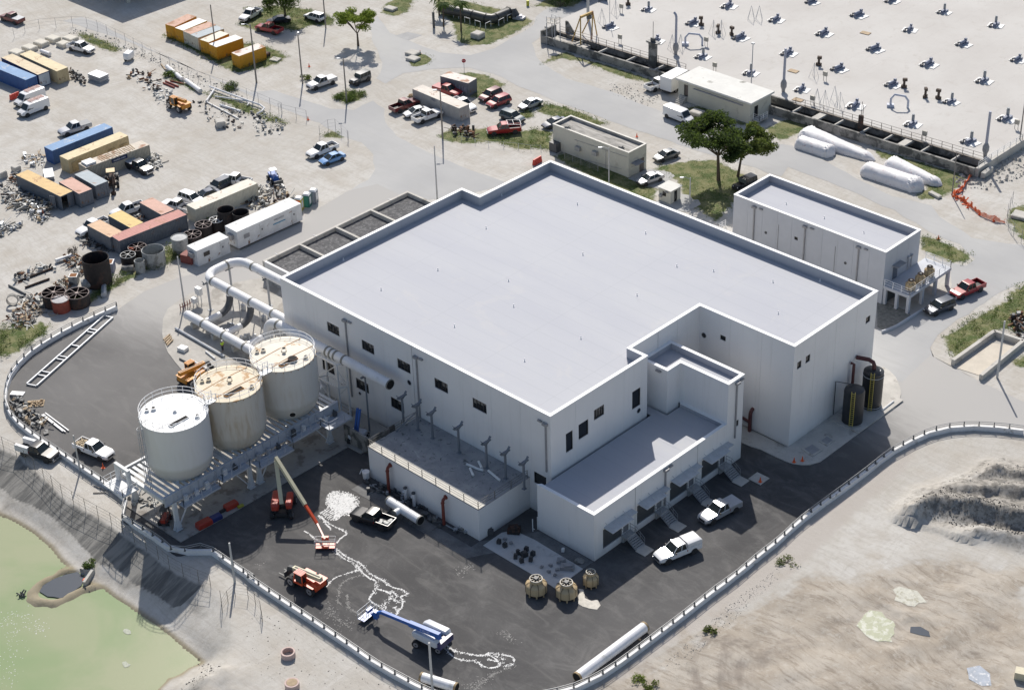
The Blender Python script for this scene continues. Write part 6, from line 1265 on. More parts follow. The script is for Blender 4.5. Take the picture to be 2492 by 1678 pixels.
# lifts and machines
LB=M('lift_blue',(0.03,0.12,0.42),.35,.1,1);LG=M('lift_cowl_grey',(0.60,0.62,0.66),.4,.05);LR=M('lift_red',(0.42,0.05,0.03),.4,.12,1);LC=M('boom_cream',(0.58,0.54,0.38),.45,.08,1);LO=M('machine_orange',(0.62,0.26,0.03),.5,.15,1.5,tint=(.25,.13,.05),amt=.1);LRO=M('machine_red_orange',(0.68,0.09,0.03),.4,.08,1)
def basket(par,c,h,m,wd=2.3,dp=.95,m2=None):
 """work platform: floor c, heading h"""
 ex=Vector((math.cos(h),math.sin(h),0));ey=Vector((-ex.y,ex.x,0));K=[c+ex*i*wd/2+ey*j*dp/2 for i,j in((-1,-1),(1,-1),(1,1),(-1,1))]
 mb=MB();mb.obox((c.x,c.y,c.z),wd,dp,.08,h);obj('platform_floor',mb,m,par);mb=MB()
 for z in(.55,1.1):mb.tube([p+Vector((0,0,z))for p in K],.03,6,closed=True)
 for i in range(4):
  a,b=K[i],K[(i+1)%4];n_=3 if i%2==0 else 2
  for j in range(n_):q=a.lerp(b,j/n_);mb.cyl(q,q+Vector((0,0,1.1)),.028,n=6)
 obj('platform_rail',mb,m2 or STEEL_W,par);mb=MB();q=c+ey*dp*.35;mb.obox((q.x,q.y,c.z+.75),.8,.35,.4,h);obj('control_box',mb,m,par)
def undercarriage(par,c,h,wb=2.9,tr=2.3,wr=.5,m=TRIM):
 ex=Vector((math.cos(h),math.sin(h),0));ey=Vector((-ex.y,ex.x,0));mb=MB();mb.obox((c.x,c.y,c.z+.45),wb+.5,tr*.55,.45,h)
 for i in(-1,1):q=c+ex*i*wb/2;mb.obox((q.x,q.y,c.z+.4),.3,tr,.25,h)
 obj('chassis',mb,m,par)
 for i in(-1,1):
  for j in(-1,1):q=c+ex*i*wb/2+ey*j*tr/2;o=inst('wheel',WHEEL,par,Vector((q.x,q.y,c.z+wr))-root_loc(par),(0,0,h));o.scale=(wr,1.5,wr)
def cowl(par,c,h,L,W_,H_,off,m):
 ex=Vector((math.cos(h),math.sin(h),0));mb=MB();loft(mb,[(-L/2,W_*.35,.1,H_*.7),(-L/2+.25,W_/2,0,H_),(L/2-.5,W_/2,0,H_*.9),(L/2,W_*.3,.08,H_*.55)],ch=.12)
 m4=Matrix.Translation(Vector(c))@Matrix.Rotation(h,4,'Z')@Matrix.Translation(Vector((0,off,0)));mb.v=[tuple(m4@Vector(v))for v in mb.v];obj('engine_cowl',mb,m,par,smooth=True)
c=G('u',1500,985,.03);tip=G('u',550,380,2.1);rt=G('u',1650,830,2.9);hd=math.atan2(tip.y-rt.y,tip.x-rt.x)
t=thing('boom_lift','blue boom lift with grey cowls, arm reaching over the white stains','boom lift',(c.x,c.y,.03))
undercarriage(t,c,hd+.25,2.7,2.3,.5);mb=MB();mb.cyl((c.x,c.y,.9),(c.x,c.y,1.2),.6,n=18);mb.obox((c.x,c.y,1.15),3.4,.9,.45,hd);obj('turntable',mb,TRIM,t)
cowl(t,(c.x,c.y,1.2),hd,3.6,.95,.95,.95,LG);cowl(t,(c.x,c.y,1.2),hd,3.6,.95,.95,-.95,LG)
q=c-Vector((math.cos(hd),math.sin(hd),0))*1.85;mb=MB();mb.obox((q.x,q.y,1.0),.7,2.3,.8,hd);obj('counterweight',mb,M('counterweight_indigo',(0.06,0.06,0.15),.4),t)
mid=rt.lerp(tip,.52);mb=MB();mb.beam(rt,mid,.48,.58);obj('boom_section',mb,LB,t);mb=MB();mb.beam(mid.lerp(rt,.05),tip,.36,.42);obj('boom_section',mb,LB,t);mb=MB();mb.beam(rt+Vector((0,0,-.3)),c+Vector((0,0,1.4)),.4,.4);obj('boom_pivot',mb,LB,t)
jib=G('u',430,400,1.5);bk=G('u',270,400,.7);mb=MB();mb.beam(tip,jib,.3,.34);mb.beam(jib,Vector((jib.x,jib.y,.6)).lerp(bk,.5)+Vector((0,0,.3)),.22,.22);mb.obox((jib.x,jib.y,.8),.5,.5,1.0,hd);obj('jib',mb,LB,t);basket(t,bk+Vector((0,0,-.3)),hd+math.pi/2,LB)
def text(par,s_,loc,size,ux,uy,m,name='lettering',ext=.01):
 cu=bpy.data.curves.new(name,'FONT');cu.body=s_;cu.size=size;cu.extrude=ext;cu.align_x='CENTER';cu.align_y='CENTER';cu.materials.append(m);o=bpy.data.objects.new(name,cu);COL.objects.link(o)
 x=Vector(ux).normalized();y=Vector(uy).normalized();z=x.cross(y).normalized();y=z.cross(x);mt=Matrix.Identity(4)
 for i in range(3):mt[i][0],mt[i][1],mt[i][2]=x[i],y[i],z[i]
 mt.translation=Vector(loc)-root_loc(par);o.parent=par;o.matrix_local=mt
 return o
bd=(rt-mid).normalized();sd2=Vector((bd.y,-bd.x,0)).normalized()
if sd2.dot(Vector(CAM)-rt)<0:sd2=-sd2
text(t,'S-65 HC',rt.lerp(mid,.45)+sd2*.25,.42,bd,Vector((0,0,1)),M('decal_pale_blue',(.5,.55,.75),.5))
c=G('f',855,850,.1);t=thing('boom_lift','small blue boom lift with folded arm in the shade beside the block screen','boom lift',(c.x,c.y,.1));undercarriage(t,c,2.0,1.9,1.7,.4);cowl(t,(c.x,c.y,.8),2.0,2.3,2.1,.8,0,LG)
for dx in(-.22,.22):mb=MB();mb.beam((c.x+dx,c.y-.3,1.4),(c.x+dx-.6,c.y+1.0,4.3),.25,.35);obj('folded_boom',mb,LB,t)
c=G('r',370,950,.03);hd=math.radians(132);t=thing('boom_lift','red and cream articulated boom lift standing in the silo shadow','boom lift',(c.x,c.y,.03))
undercarriage(t,c,hd,3.0,2.4,.5,TRIM);mb=MB();mb.cyl((c.x,c.y,.9),(c.x,c.y,1.3),.6,n=18);obj('turntable',mb,TRIM,t)
f0=G('r',440,860,1.6);k1=G('r',355,500,7.2);
zt_=0
el=G('r',265,280,9.6);hd2=math.radians(135);cowl(t,(c.x,c.y,1.3),hd2,3.6,.95,1.0,.8,LR);cowl(t,(c.x,c.y,1.3),hd2,3.0,.8,.9,-.85,LR)
b0=Vector((c.x,c.y,2.0));d_=Vector((math.cos(hd2),math.sin(hd2),0))
e1=onX('r',265,280,c.x-1.4);
mb=MB();mb.beam(b0+d_*-1.2,Vector((e1.x,e1.y,e1.z-.4)),.5,.6);obj('lower_boom',mb,LC,t);mb=MB();q=b0.lerp(e1,.72);mb.beam(q,e1+Vector((0,0,-.8)),.42,.8);obj('link_arm',mb,LR,t)
bt=G('r',900,1400,.35);tp=G('r',790,1110,1.6);mm=Vector(e1).lerp(tp,.72)
mb=MB();mb.beam(Vector(e1)+Vector((0,0,.1)),mm,.4,.5);obj('upper_boom',mb,LC,t);mb=MB();mb.beam(mm.lerp(Vector(e1),.03),tp,.3,.38);obj('boom_section',mb,LRO,t);mb=MB();mb.beam(tp,bt+Vector((0,0,1.0)),.2,.25);obj('jib',mb,LR,t)
basket(t,bt,math.radians(43),LRO,2.4,1.0)
def telehandler(k,rear,front,label,mcab,mboom,mbody,roof=True,rz=None,z=.03):
 a,b=G(k,*rear,z),G(k,*front,z);h=math.atan2(b.y-a.y,b.x-a.x);c=(a+b)/2;t=thing('telehandler',label,'telehandler',(c.x,c.y,z));undercarriage(t,c,h,3.0,2.1,.66)
 m4=Matrix.Translation(c)@Matrix.Rotation(h,4,'Z');T_=lambda*p:m4@Vector(p)
 def part(nm,f_,m):mb=MB();f_(mb);mb.v=[tuple(m4@Vector(v))for v in mb.v];obj(nm,mb,m,t)
 part('body',lambda m:(m.box(-2.2,1.6,-.45,.45,.7,1.3),m.box(-2.3,-1.5,-.9,.9,.8,1.5),m.box(-.6,1.0,-1.15,-.5,.8,1.5)),mbody)
 part('boom',lambda m:(m.beam((-2.5,.05,2.2),(1.9,.05,1.75),.5,.55)),mboom);part('boom_slot',lambda m:m.beam((-2.3,.05,2.47),(1.7,.05,2.06),.2,.02),TRIM)
 part('boom_section',lambda m:(m.beam((1.9,.05,1.75),(2.6,.05,1.6),.38,.42),m.beam((2.6,.05,1.7),(2.9,.05,.8),.4,.3)),STEEL_D)
 part('fork_carriage',lambda m:(m.box(2.85,3.0,-.6,.7,.3,1.1),m.box(2.95,4.1,-.45,-.3,.28,.34),m.box(2.95,4.1,.4,.55,.28,.34)),STEEL_D)
 part('cab',lambda m:(m.box(-.5,.9,.45,1.25,1.0,1.25),m.beam((-.5,.5,1.2),(-.5,.5,2.5),.08),m.beam((.9,.5,1.2),(.6,.5,2.5),.08),m.beam((-.5,1.2,1.2),(-.5,1.2,2.5),.08),m.beam((.9,1.2,1.2),(.6,1.2,2.5),.08),m.box(-.55,.7,.4,1.3,2.5,2.58)),mcab)
 part('cab_glass',lambda m:m.box(-.46,.6,.52,1.18,1.26,2.49),CGL)
 for j in range(4):part('roof_bar',lambda m:m.box(-.5,.65,.48+j*.21,.56+j*.21,2.585,2.62),M('bar_pink',(.7,.3,.25),.5)if mcab is LRO else mcab)
 for sg in(-1,1):part('mudguard',lambda m:m.box(-2.2,-.9,sg*.75,sg*1.3,1.36,1.42),mbody)
 return t
telehandler('j',(570,830),(360,720),'red cabbed telehandler with a cream boom near the perimeter wall',LRO,LC,LRO)
telehandler('A',(1430,860),(1310,800),'yellow orange telehandler in the storage yard by the scrap',LO,LO,LO)
telehandler('e',(1420,430),(1560,350),'orange telehandler half hidden behind the middle silo',LO,LO,LO)
c=G('A',860,1410);t=thing('backhoe','rusty backhoe loader with a pale canopy beside the grey container','backhoe',(c.x,c.y,0));undercarriage(t,c,-.6,2.2,1.8,.6,RUST);mb=MB();mb.obox((c.x,c.y,.8),2.4,.9,.7,-.6);obj('body',mb,RUST,t)
mb=MB();mb.obox((c.x-.2,c.y+.1,2.5),1.5,1.4,.1,-.6);obj('canopy',mb,M('canopy_cream',(.68,.52,.3),.6),t);mb=MB()
for dx,dy in((-.7,-.4),(.4,-.6),(-.5,.7),(.6,.5)):mb.beam((c.x+dx-.1,c.y+dy,1.4),(c.x+dx-.1,c.y+dy,2.5),.07)
obj('canopy_posts',mb,STEEL_D,t,kind='stuff');mb=MB();mb.tube([(c.x+1.2,c.y-.8,1.0),(c.x+2.1,c.y-1.1,2.9),(c.x+3.1,c.y-1.8,1.9),(c.x+3.1,c.y-1.9,.5)],.14,6);mb.obox((c.x+3.1,c.y-2.0,.05),.6,.6,.5,.3);obj('digging_arm',mb,RUST,t)
mb=MB();mb.obox((c.x-2.2,c.y+1.6,.1),.7,1.9,.6,-.6);obj('loader_bucket',mb,STEEL_D,t)
c=G('A',2095,1385);t=thing('compact_loader','blue compact tractor with front forks on the open storage yard','tractor',(c.x,c.y,0));undercarriage(t,c,-.35,1.8,1.5,.45,LB);mb=MB();mb.obox((c.x+.3,c.y-.1,.8),1.6,.8,.6,-.35);mb.obox((c.x-.9,c.y+.4,.7),1.2,1.2,.5,-.35);obj('body',mb,LB,t)
mb=MB()
for dx,dy in((-.6,-.2),(.1,-.6),(-.3,.6),(.4,.3)):mb.beam((c.x+dx,c.y+dy,1.2),(c.x+dx,c.y+dy,2.2),.06)
mb.obox((c.x-.1,c.y,2.2),1.1,1.1,.05,-.35);obj('roll_cage',mb,GALV,t);mb=MB();mb.obox((c.x+1.9,c.y-.6,.2),.15,1.5,.8,-.35);mb.obox((c.x+2.2,c.y-.7,.1),.9,.15,.06,-.35);obj('fork_frame',mb,STEEL_D,t)
c=G('q',450,1260,.17);t=thing('forklift','dark red forklift parked on the slab under the silos','forklift',(c.x,c.y,.17));undercarriage(t,c,2.2,1.3,1.0,.28,LR);mb=MB();mb.obox((c.x,c.y,.45),1.7,.95,.6,2.2);obj('body',mb,M('forklift_maroon',(.12,.03,.03),.5),t);mb=MB()
for dx,dy in((-.5,.1),(.1,.6),(.45,.1),(-.1,-.5)):mb.beam((c.x+dx,c.y+dy,1),(c.x+dx,c.y+dy,2.15),.07)
mb.obox((c.x,c.y,2.15),1.1,.9,.05,2.2);mb.beam((c.x-.75,c.y+.55,.2),(c.x-.75,c.y+.55,2.6),.12);mb.beam((c.x-.35,c.y+.95,.2),(c.x-.35,c.y+.95,2.6),.12);obj('mast_and_guard',mb,STEEL_D,t)
for(x,y,m_,lb,sz)in((860,1300,LR,'orange red compressor box on the slab edge nearest the pond',1.0),(978,1238,M('box_navy',(.03,.04,.16),.5),'navy blue tool box between the two orange boxes',.85),(1145,1105,LR,'orange red compressor box beside the middle legs',.9),(1055,1150,TRIM,'black drum between the blue and orange boxes',.4),(1245,1100,M('hose_yellow',(.4,.38,.05),.6),'yellow hose coil on the slab edge',.4)):
 g=G('q',x,y,.17);mb=MB();loft(mb,[(-sz,sz*.45,0,sz*.5),(-sz*.9,sz*.5,0,sz*.75),(sz*.9,sz*.5,0,sz*.75),(sz,sz*.45,0,sz*.5)]);m4=Matrix.Translation(g)@Matrix.Rotation(1.5,4,'Z');mb.v=[tuple(m4@Vector(v))for v in mb.v];lone('site_box',mb,m_,lb,'box')
c=G('A',985,460);t=thing('generator_cart','small white generator trailer at the fence side of the yard','generator',(c.x,c.y,0));mb=MB();loft(mb,[(-1.1,.6,.5,1.3),(-.9,.7,.45,1.7),(.7,.7,.45,1.6),(1.0,.5,.5,1.1)]);m4=Matrix.Translation(c)@Matrix.Rotation(-1.2,4,'Z');mb.v=[tuple(m4@Vector(v))for v in mb.v];obj('body',mb,PNT['white'],t,smooth=True)
for sg in(-1,1):o=inst('wheel',WHEEL,t,(.1*sg,.7*sg,.33),(0,0,-1.2+0));o.scale=(.33,.8,.33)
c=G('a',1702,1425,.1);t=thing('person','worker in a lime hi-vis shirt and dark trousers standing by the header pipe','person',(c.x,c.y,.1))
def skinny(name,V_,E_,rad,m,par,loc):
 me_=bpy.data.meshes.new(name);me_.from_pydata(V_,E_,[]);o=bpy.data.objects.new(name,me_);COL.objects.link(o);o.parent=par;o.location=loc;me_.materials.append(m)
 md=o.modifiers.new('skin','SKIN');
 for i,r_ in enumerate(rad):me_.skin_vertices[0].data[i].radius=(r_,r_)
 me_.skin_vertices[0].data[0].use_root=True;sb=o.modifiers.new('sub','SUBSURF');sb.levels=1;sb.render_levels=1;return o
SK=M('skin_tone',(.32,.18,.12),.6);HV=M('hi_vis_lime',(.55,.85,.05),.7);TRO=M('dark_trousers',(.04,.04,.05),.8)
bv=[(0,0,.92),(0,0,1.2),(0,0,1.42),(0,0,1.52),(.01,0,1.66),(0,-.19,1.4),(.05,-.26,1.12),(.2,-.2,.95),(0,.19,1.4),(.03,.27,1.12),(.1,.27,.86),(0,-.1,.86),(.04,-.12,.48),(0,-.13,.06),(.14,-.13,.03),(0,.1,.86),(-.06,.12,.48),(-.08,.14,.06),(.06,.14,.03)]
be=[(0,1),(1,2),(2,3),(3,4),(2,5),(5,6),(6,7),(2,8),(8,9),(9,10),(0,11),(11,12),(12,13),(13,14),(0,15),(15,16),(16,17),(17,18)]
skinny('body',bv,be,[.13,.12,.13,.06,.105,.07,.05,.035,.07,.05,.035,.09,.065,.045,.04,.09,.065,.045,.04],SK,t,(0,0,0))
skinny('hi_vis_shirt',[(0,0,.95),(0,0,1.2),(0,0,1.42),(0,-.2,1.4),(.03,-.25,1.2),(0,.2,1.4),(.02,.25,1.2)],[(0,1),(1,2),(2,3),(3,4),(2,5),(5,6)],[.165,.155,.155,.095,.075,.095,.075],HV,t,(0,0,0))
skinny('trousers',[(0,0,.94),(0,-.1,.86),(.04,-.12,.48),(0,-.13,.1),(0,.1,.86),(-.06,.12,.48),(-.08,.14,.1)],[(0,1),(1,2),(2,3),(0,4),(4,5),(5,6)],[.15,.11,.085,.065,.11,.085,.065],TRO,t,(0,0,0))
mb=MB();mb.lathe([(.15,1.70),(.135,1.76),(.08,1.84),(.02,1.86)],(c.x+.01,c.y,.1),14);obj('hard_hat',mb,PNT['white'],t,smooth=True)
# containers
CCOL={'blue':(0.045,0.115,0.30),'pale':(.44,.42,.40),'navy':(0.035,0.06,0.16),'tan':(0.58,0.47,0.28),'beige':(0.45,0.41,0.33),'steel':(0.15,0.165,0.19),'cream':(0.60,0.57,0.47),'yellow':(0.62,0.31,0.02),'white':(0.66,0.67,0.68),'whiteb':(0.56,0.60,0.63)}
RCOL={'pale':(.60,.55,.49),'blue':(0.17,0.30,0.50),'sand':(0.60,0.50,0.34),'tan':(0.64,0.54,0.34),'beige':(0.55,0.49,0.41),'orange':(0.62,0.43,0.19),'pink':(0.55,0.33,0.26),'greyb':(0.36,0.41,0.44),'cream':(0.66,0.63,0.54),'yellow':(0.64,0.47,0.18),'salmon':(0.60,0.40,0.25),'red':(0.46,0.20,0.17),'white':(0.74,0.75,0.74),'rust':(0.50,0.30,0.22),'wash':(0.66,0.60,0.55)}
def cm_(c):return M('container_'+c,CCOL[c],.65,.12,1.0,tint=(.22,.12,.07),amt=.06,tscale=.8)
def rm_(c):return M('container_roof_'+c,RCOL[c],.7,.12,.8,tint=(.30,.14,.07)if c not in('white','blue')else(.45,.45,.44),amt={'rust':.45,'wash':.4,'beige':.3,'pink':.2,'orange':.12}.get(c,.1),tscale=.6)
def corr(L,h,pitch=.28,dp=.045):
 mb=MB();n=max(2,int(L/pitch));xs=[]
 for i in range(n):x=L*i/n;p=L/n;xs+=[(x,0),(x+p*.3,0),(x+p*.5,dp),(x+p*.8,dp)]
 xs.append((L,0));v=[(x,y,0)for x,y in xs]+[(x,y,h)for x,y in xs];m=len(xs)
 return mb.add(v,[(i,i+1,i+1+m,i+m)for i in range(m-1)])
_cc={}
def container(k,P_,Q_,L,body,roof,label,group='shipping containers',h=2.6,W_=2.44,door='P',plain=False,z0=0.0,name='shipping_container',doorm=None,opendoor=False):
 a,b=G(k,*P_,z0+h),G(k,*Q_,z0+h);u=(b-a).to_2d().normalized();w_=Vector((-u.y,u.x))
 if w_.dot(Vector((CD[0],CD[1])))<0:w_=-w_;flip=True
 else:flip=False
 key=(L,h,W_,plain)
 if key not in _cc:
  d_={}
  for nm,(ox,oy,rot,len_)in{'s0':(.1,.05,0,L-.2),'s1':(.1,W_-.05,0,L-.2),'e0':(.05,.1,1,W_-.2),'e1':(L-.05,.1,1,W_-.2)}.items():
   mb=corr(len_,h-.3)if not plain else MB().box(0,len_,-.02,.02,0,h-.3)
   mb.v=[((x+ox,(y if nm=='s0' else-y)+oy,z+.15)if not rot else((y if nm=='e0' else-y)+ox,x+oy,z+.15))for x,y,z in mb.v];d_[nm]=mb.mesh('side_wall' if nm[0]=='s' else 'end_wall',cm_('blue'))
  mb=MB()
  for x in(0,L-.12):
   for y in(0,W_-.12):mb.box(x,x+.12,y,y+.12,0,h)
  for z in(0,h-.16):
   for y in(0,W_-.1):mb.box(.121,L-.121,y,y+.1,z,z+.16)
   for x in(0,L-.1):mb.box(x,x+.1,.121,W_-.121,z,z+.16)
  d_['frame']=mb.mesh('frame',cm_('blue'));mb=MB()
  nrf=int(L/.5);
  for i in range(nrf):x=.02+(L-.04)*i/nrf;mb.add([(x,.02,h+.002),(x+(L-.04)/nrf*.6,.02,h+.012),(x+(L-.04)/nrf,.02,h+.002),(x,W_-.02,h+.002),(x+(L-.04)/nrf*.6,W_-.02,h+.012),(x+(L-.04)/nrf,W_-.02,h+.002)],[(0,1,4,3),(1,2,5,4)])
  mb.box(.02,L-.02,.02,W_-.02,h-.05,h+.001);d_['roof']=mb.mesh('roof',rm_('blue'))
  for j in(0,1):
   mb=MB();y0=.13+j*(W_/2-.12);y1=y0+W_/2-.15;mb.box(-.03,.02,y0,y1,.16,h-.17)
   for q in(.25,.75):mb.cyl((-.06,y0+(y1-y0)*q,.18),(-.06,y0+(y1-y0)*q,h-.2),.025,n=6)
   for z in(.5,1.1,1.7,2.2):mb.box(-.045,-.03,y0+.05,y1-.05,z,z+.05)
   d_['door%d'%j]=mb.mesh('door',cm_('blue'))
  _cc[key]=d_
 d_=_cc[key];o=a if door=='P' else a+Vector((u.x,u.y,0))*L;uu=u if door=='P' else-u
 wv=w_;rz=math.atan2(uu.y,uu.x);left=Vector((-uu.y,uu.x))
 if left.dot(wv)<0:o=o+Vector((wv.x,wv.y,0))*W_
 t=thing(name,label,'container' if name=='shipping_container' else 'site office',(o.x,o.y,z0),group,rz);c0=cm_(body)
 for nm in('s0','s1','e1'):inst(d_[nm].name.split('.')[0],d_[nm],t,mats={0:c0})
 inst('frame',d_['frame'],t,mats={0:c0});inst('roof',d_['roof'],t,mats={0:rm_(roof)})
 if plain:inst('end_wall',d_['e0'],t,mats={0:c0})
 else:
  inst('door',d_['door0'],t,mats={0:doorm or c0})
  if opendoor:inst('door',d_['door1'],t,(-.0-.02,W_-.1,0),(0,0,R(-75)),mats={0:doorm or c0}).location=Vector((-.15,W_+.1,0))+Vector((-1.35*.5,0,0))*0
  else:inst('door',d_['door1'],t,mats={0:doorm or c0})
 return t
C_=container
C_('A',(195,612),(0,532),12.2,'blue','blue','blue container nearest the red barrier, running off the left edge',door='P')
C_('A',(288,572),(40,455),12.2,'navy','sand','sand roofed container with a scuffed white door end',doorm=cm_('whiteb'))
C_('A',(432,545),(160,420),12.2,'tan','tan','tan container, rightmost of the row at the left edge')
C_('A',(398,1152),(808,990),12.2,'blue','blue','long bright blue container beside the long tan one',door='Q')
tnc=C_('A',(518,1222),(930,1055),12.2,'tan','tan','long tan container between the blue and the weathered beige one',door='Q')
mmc=C_('A',(655,1282),(1095,1122),12.2,'beige','beige','weathered beige container with a dark blue name plate and loose boards on top',door='Q')
C_('A',(460,1500),(155,1352),12.2,'steel','orange','dark container with an ochre roof and one door swung open',opendoor=True)
C_('A',(602,1480),(468,1400),6.1,'steel','pink','short dark container with a pink rusted roof')
C_('A',(725,1420),(592,1345),6.1,'steel','greyb','short blue-grey container next to the backhoe')
C_('a',(1492,345),(1915,165),12.2,'cream','cream','long cream container with cars parked behind it',door='Q')
C_('a',(1232,385),(1090,305),6.1,'steel','pink','short container with a salmon pink roof at the back of the dark group')
C_('a',(995,485),(852,405),6.1,'steel','yellow','short dark container with a mustard yellow roof')
C_('a',(838,558),(685,475),6.1,'steel','salmon','short dark container with an orange tan roof by the white pickup nose')
C_('a',(908,585),(1432,380),12.2,'steel','red','long dark container with a faded red roof',door='P')
o1=C_('a',(1498,662),(1706,572),6.0,'white','white','short white site office beside the yard road','site offices',h=2.7,W_=2.5,name='site_office',door='P',plain=True)
o2_=C_('a',(1806,517),(2300,297),12.6,'white','white','long white site office with a blue stripe sign beside the yard road','site offices',h=2.9,W_=3.0,name='site_office',plain=True,z0=.35)
YG='yellow containers along the verge'
C_('A',(1330,205),(1480,135),6.1,'yellow','rust','yellow container, first of the row, with a rusty pink roof',YG)
C_('A',(1398,235),(1555,170),6.1,'yellow','white','yellow container with a clean white roof, second in the row',YG)
C_('A',(1455,262),(1625,200),6.1,'cream','rust','cream container with a rust red roof in the yellow row',YG)
C_('A',(1510,290),(1685,228),6.1,'cream','greyb','cream container with a blue-grey roof in the yellow row',YG)
C_('A',(1592,325),(1755,255),5.2,'yellow','cream','yellow container with a cream roof behind the pole',YG)
C_('A',(1650,362),(1828,300),6.1,'yellow','white','yellow container with a white roof and a small dark window',YG)
C_('A',(1824,430),(1995,368),6.1,'yellow','wash','yellow container at the end of the row, roof flaking white and rust',YG)
tcn=C_('B',(1622,828),(1293,690),12.2,'pale','pale','pale tan container standing among the parked pickups')
gcn=C_('B',(1692,637),(1510,590),6.2,'steel','wash','grey graffiti covered container at the grass verge',W_=2.6,plain=True)
LET=M('lettering_white',(.8,.8,.8),.6);LETD=M('lettering_dark',(.07,.07,.09),.6);SIGNB=M('sign_blue',(.015,.03,.09),.5)
def face(t,x,z,size,s_,m,y=-.03,ext=.004):
 """text on the long side that faces the camera, x from the thing's own corner"""
 mw_=t.matrix_world if False else Matrix.Translation(t.location)@Matrix.Rotation(t.rotation_euler.z,4,'Z')
 cu=bpy.data.curves.new('lettering','FONT');cu.body=s_;cu.size=size;cu.extrude=ext;cu.align_x='CENTER';cu.align_y='CENTER';cu.materials.append(m)
 o=bpy.data.objects.new('lettering',cu);COL.objects.link(o);o.parent=t
 side=1 if(mw_.to_3x3()@Vector((0,-1,0))).dot(Vector(-CD))>0 else-1
 if side==1:o.location=(x,y,z);o.rotation_euler=(R(90),0,0)
 else:o.location=(x,y,z);o.rotation_euler=(R(90),0,R(180))
 return o,side
def sidebox(t,x0,x1,z0,z1,m,nm,W_=2.44,d=.03):
 mw_=Matrix.Rotation(t.rotation_euler.z,3,'Z');side=1 if(mw_@Vector((0,-1,0))).dot(Vector(-CD))>0 else-1
 y=-.012 if side==1 else W_+.012;mb=MB();mb.box(x0,x1,y-(d if side==1 else 0),y+(0 if side==1 else d),z0,z1);return obj(nm,mb,m,t,local=True),side,y
_,sd_,y_=sidebox(mmc,4.4,7.4,1.75,2.45,SIGNB,'name_plate');o,s_=face(mmc,5.9,2.1,.48,'mobile mini',LET,y_+(-.036 if sd_==1 else.036))
for x0,x1 in((.5,1.9),(3.0,4.4),(9.6,11.6)):sidebox(tnc,x0,x1,.3,1.9 if x0>5 else 1.5,M('tan_panel_rust',(.42,.32,.17),.8,.3,3),'patch_panel')
_,sd_,y_=sidebox(tcn,6.2,7.2,1.95,2.3,M('mark_grey',(.30,.30,.34),.6),'name_plate');face(tcn,6.7,2.12,.24,'MSC',LETD,y_+(-.036 if sd_==1 else.036))
mb=MB();rr=random.Random(4)
for j in range(16):mb.obox((2.5+j*.42,1.2+rr.uniform(-.3,.3),2.62),.16,2.0,.05,rr.uniform(-.15,.15))
o=obj('loose_boards',mb,WOOD,None);o.parent=None;o.location=mmc.location;o.rotation_euler=mmc.rotation_euler;tag(o,'row of loose boards lying on the weathered beige container roof','boards',None,'stuff')
mb=MB();mb.box(10.0,11.8,.3,2.1,2.62,2.95);o=obj('roof_tray',mb,STEEL_W);o.location=mmc.location;o.rotation_euler=mmc.rotation_euler;tag(o,'square white tray on the end of the beige container roof','tray')
for t,L,W_ in((o1,6.0,2.5),(o2_,12.6,3.0)):
 sidebox(t,1.2,2.3,1.25,1.95,FRAME if t is o1 else GREYP,'window',W_,.02);sidebox(t,4.3,5.2,.2,2.2,M('office_door',(.58,.59,.6),.6),'door',W_,.015);sidebox(t,4.6,4.85,1.4,1.7,STEEL_D,'door_window',W_,.03)
 mb=MB();mb.box(-.45,-.03,W_*.3,W_*.7,1.3,2.1);obj('air_conditioner',mb,GREYP,t,local=True)
sidebox(o2_,10.6,11.5,.2,2.2,M('office_door',(0,0,0)),'door',3.0,.015);sidebox(o2_,10.9,11.15,1.5,1.8,STEEL_D,'door_window',3.0,.03)
_,sd_,y_=sidebox(o2_,6.9,9.3,1.35,1.5,M('stripe_cyan',(.03,.25,.42),.5),'sign_stripe',3.0,.02);face(o2_,8.1,2.1,.42,'WILLSCOT',LETD,y_+(-.01 if sd_==1 else.01))
mb=MB();mb.box(.3,12.3,.3,2.7,-.34,-.0);obj('skirting',mb,TRIM,o2_,local=True)
g=G('a',1445,740);mb=MB();mb.obox((g.x,g.y,0),2.0,1.6,1.4,.3);lone('skip_bin',mb,M('skip_red',(.22,.06,.05),.7,.2),'rust red skip bin at the end of the short white office','bin')
g=G('C',0,0)
rr=random.Random(9);mb=MB();mw_=Matrix.Rotation(gcn.rotation_euler.z,3,'Z');sd_=1 if(mw_@Vector((0,-1,0))).dot(Vector(-CD))>0 else-1;yy=-.03 if sd_==1 else 2.63
for j in range(26):
 x=.5+j*.21;z=rr.uniform(.4,.9);mb.beam((x,yy,z),(x+rr.uniform(-.2,.3),yy,z+rr.uniform(.5,1.2)),.07,.012,up=(0,1,0))
obj('graffiti',mb,M('graffiti_lilac',(.36,.36,.48),.6),gcn,local=True,kind='stuff')
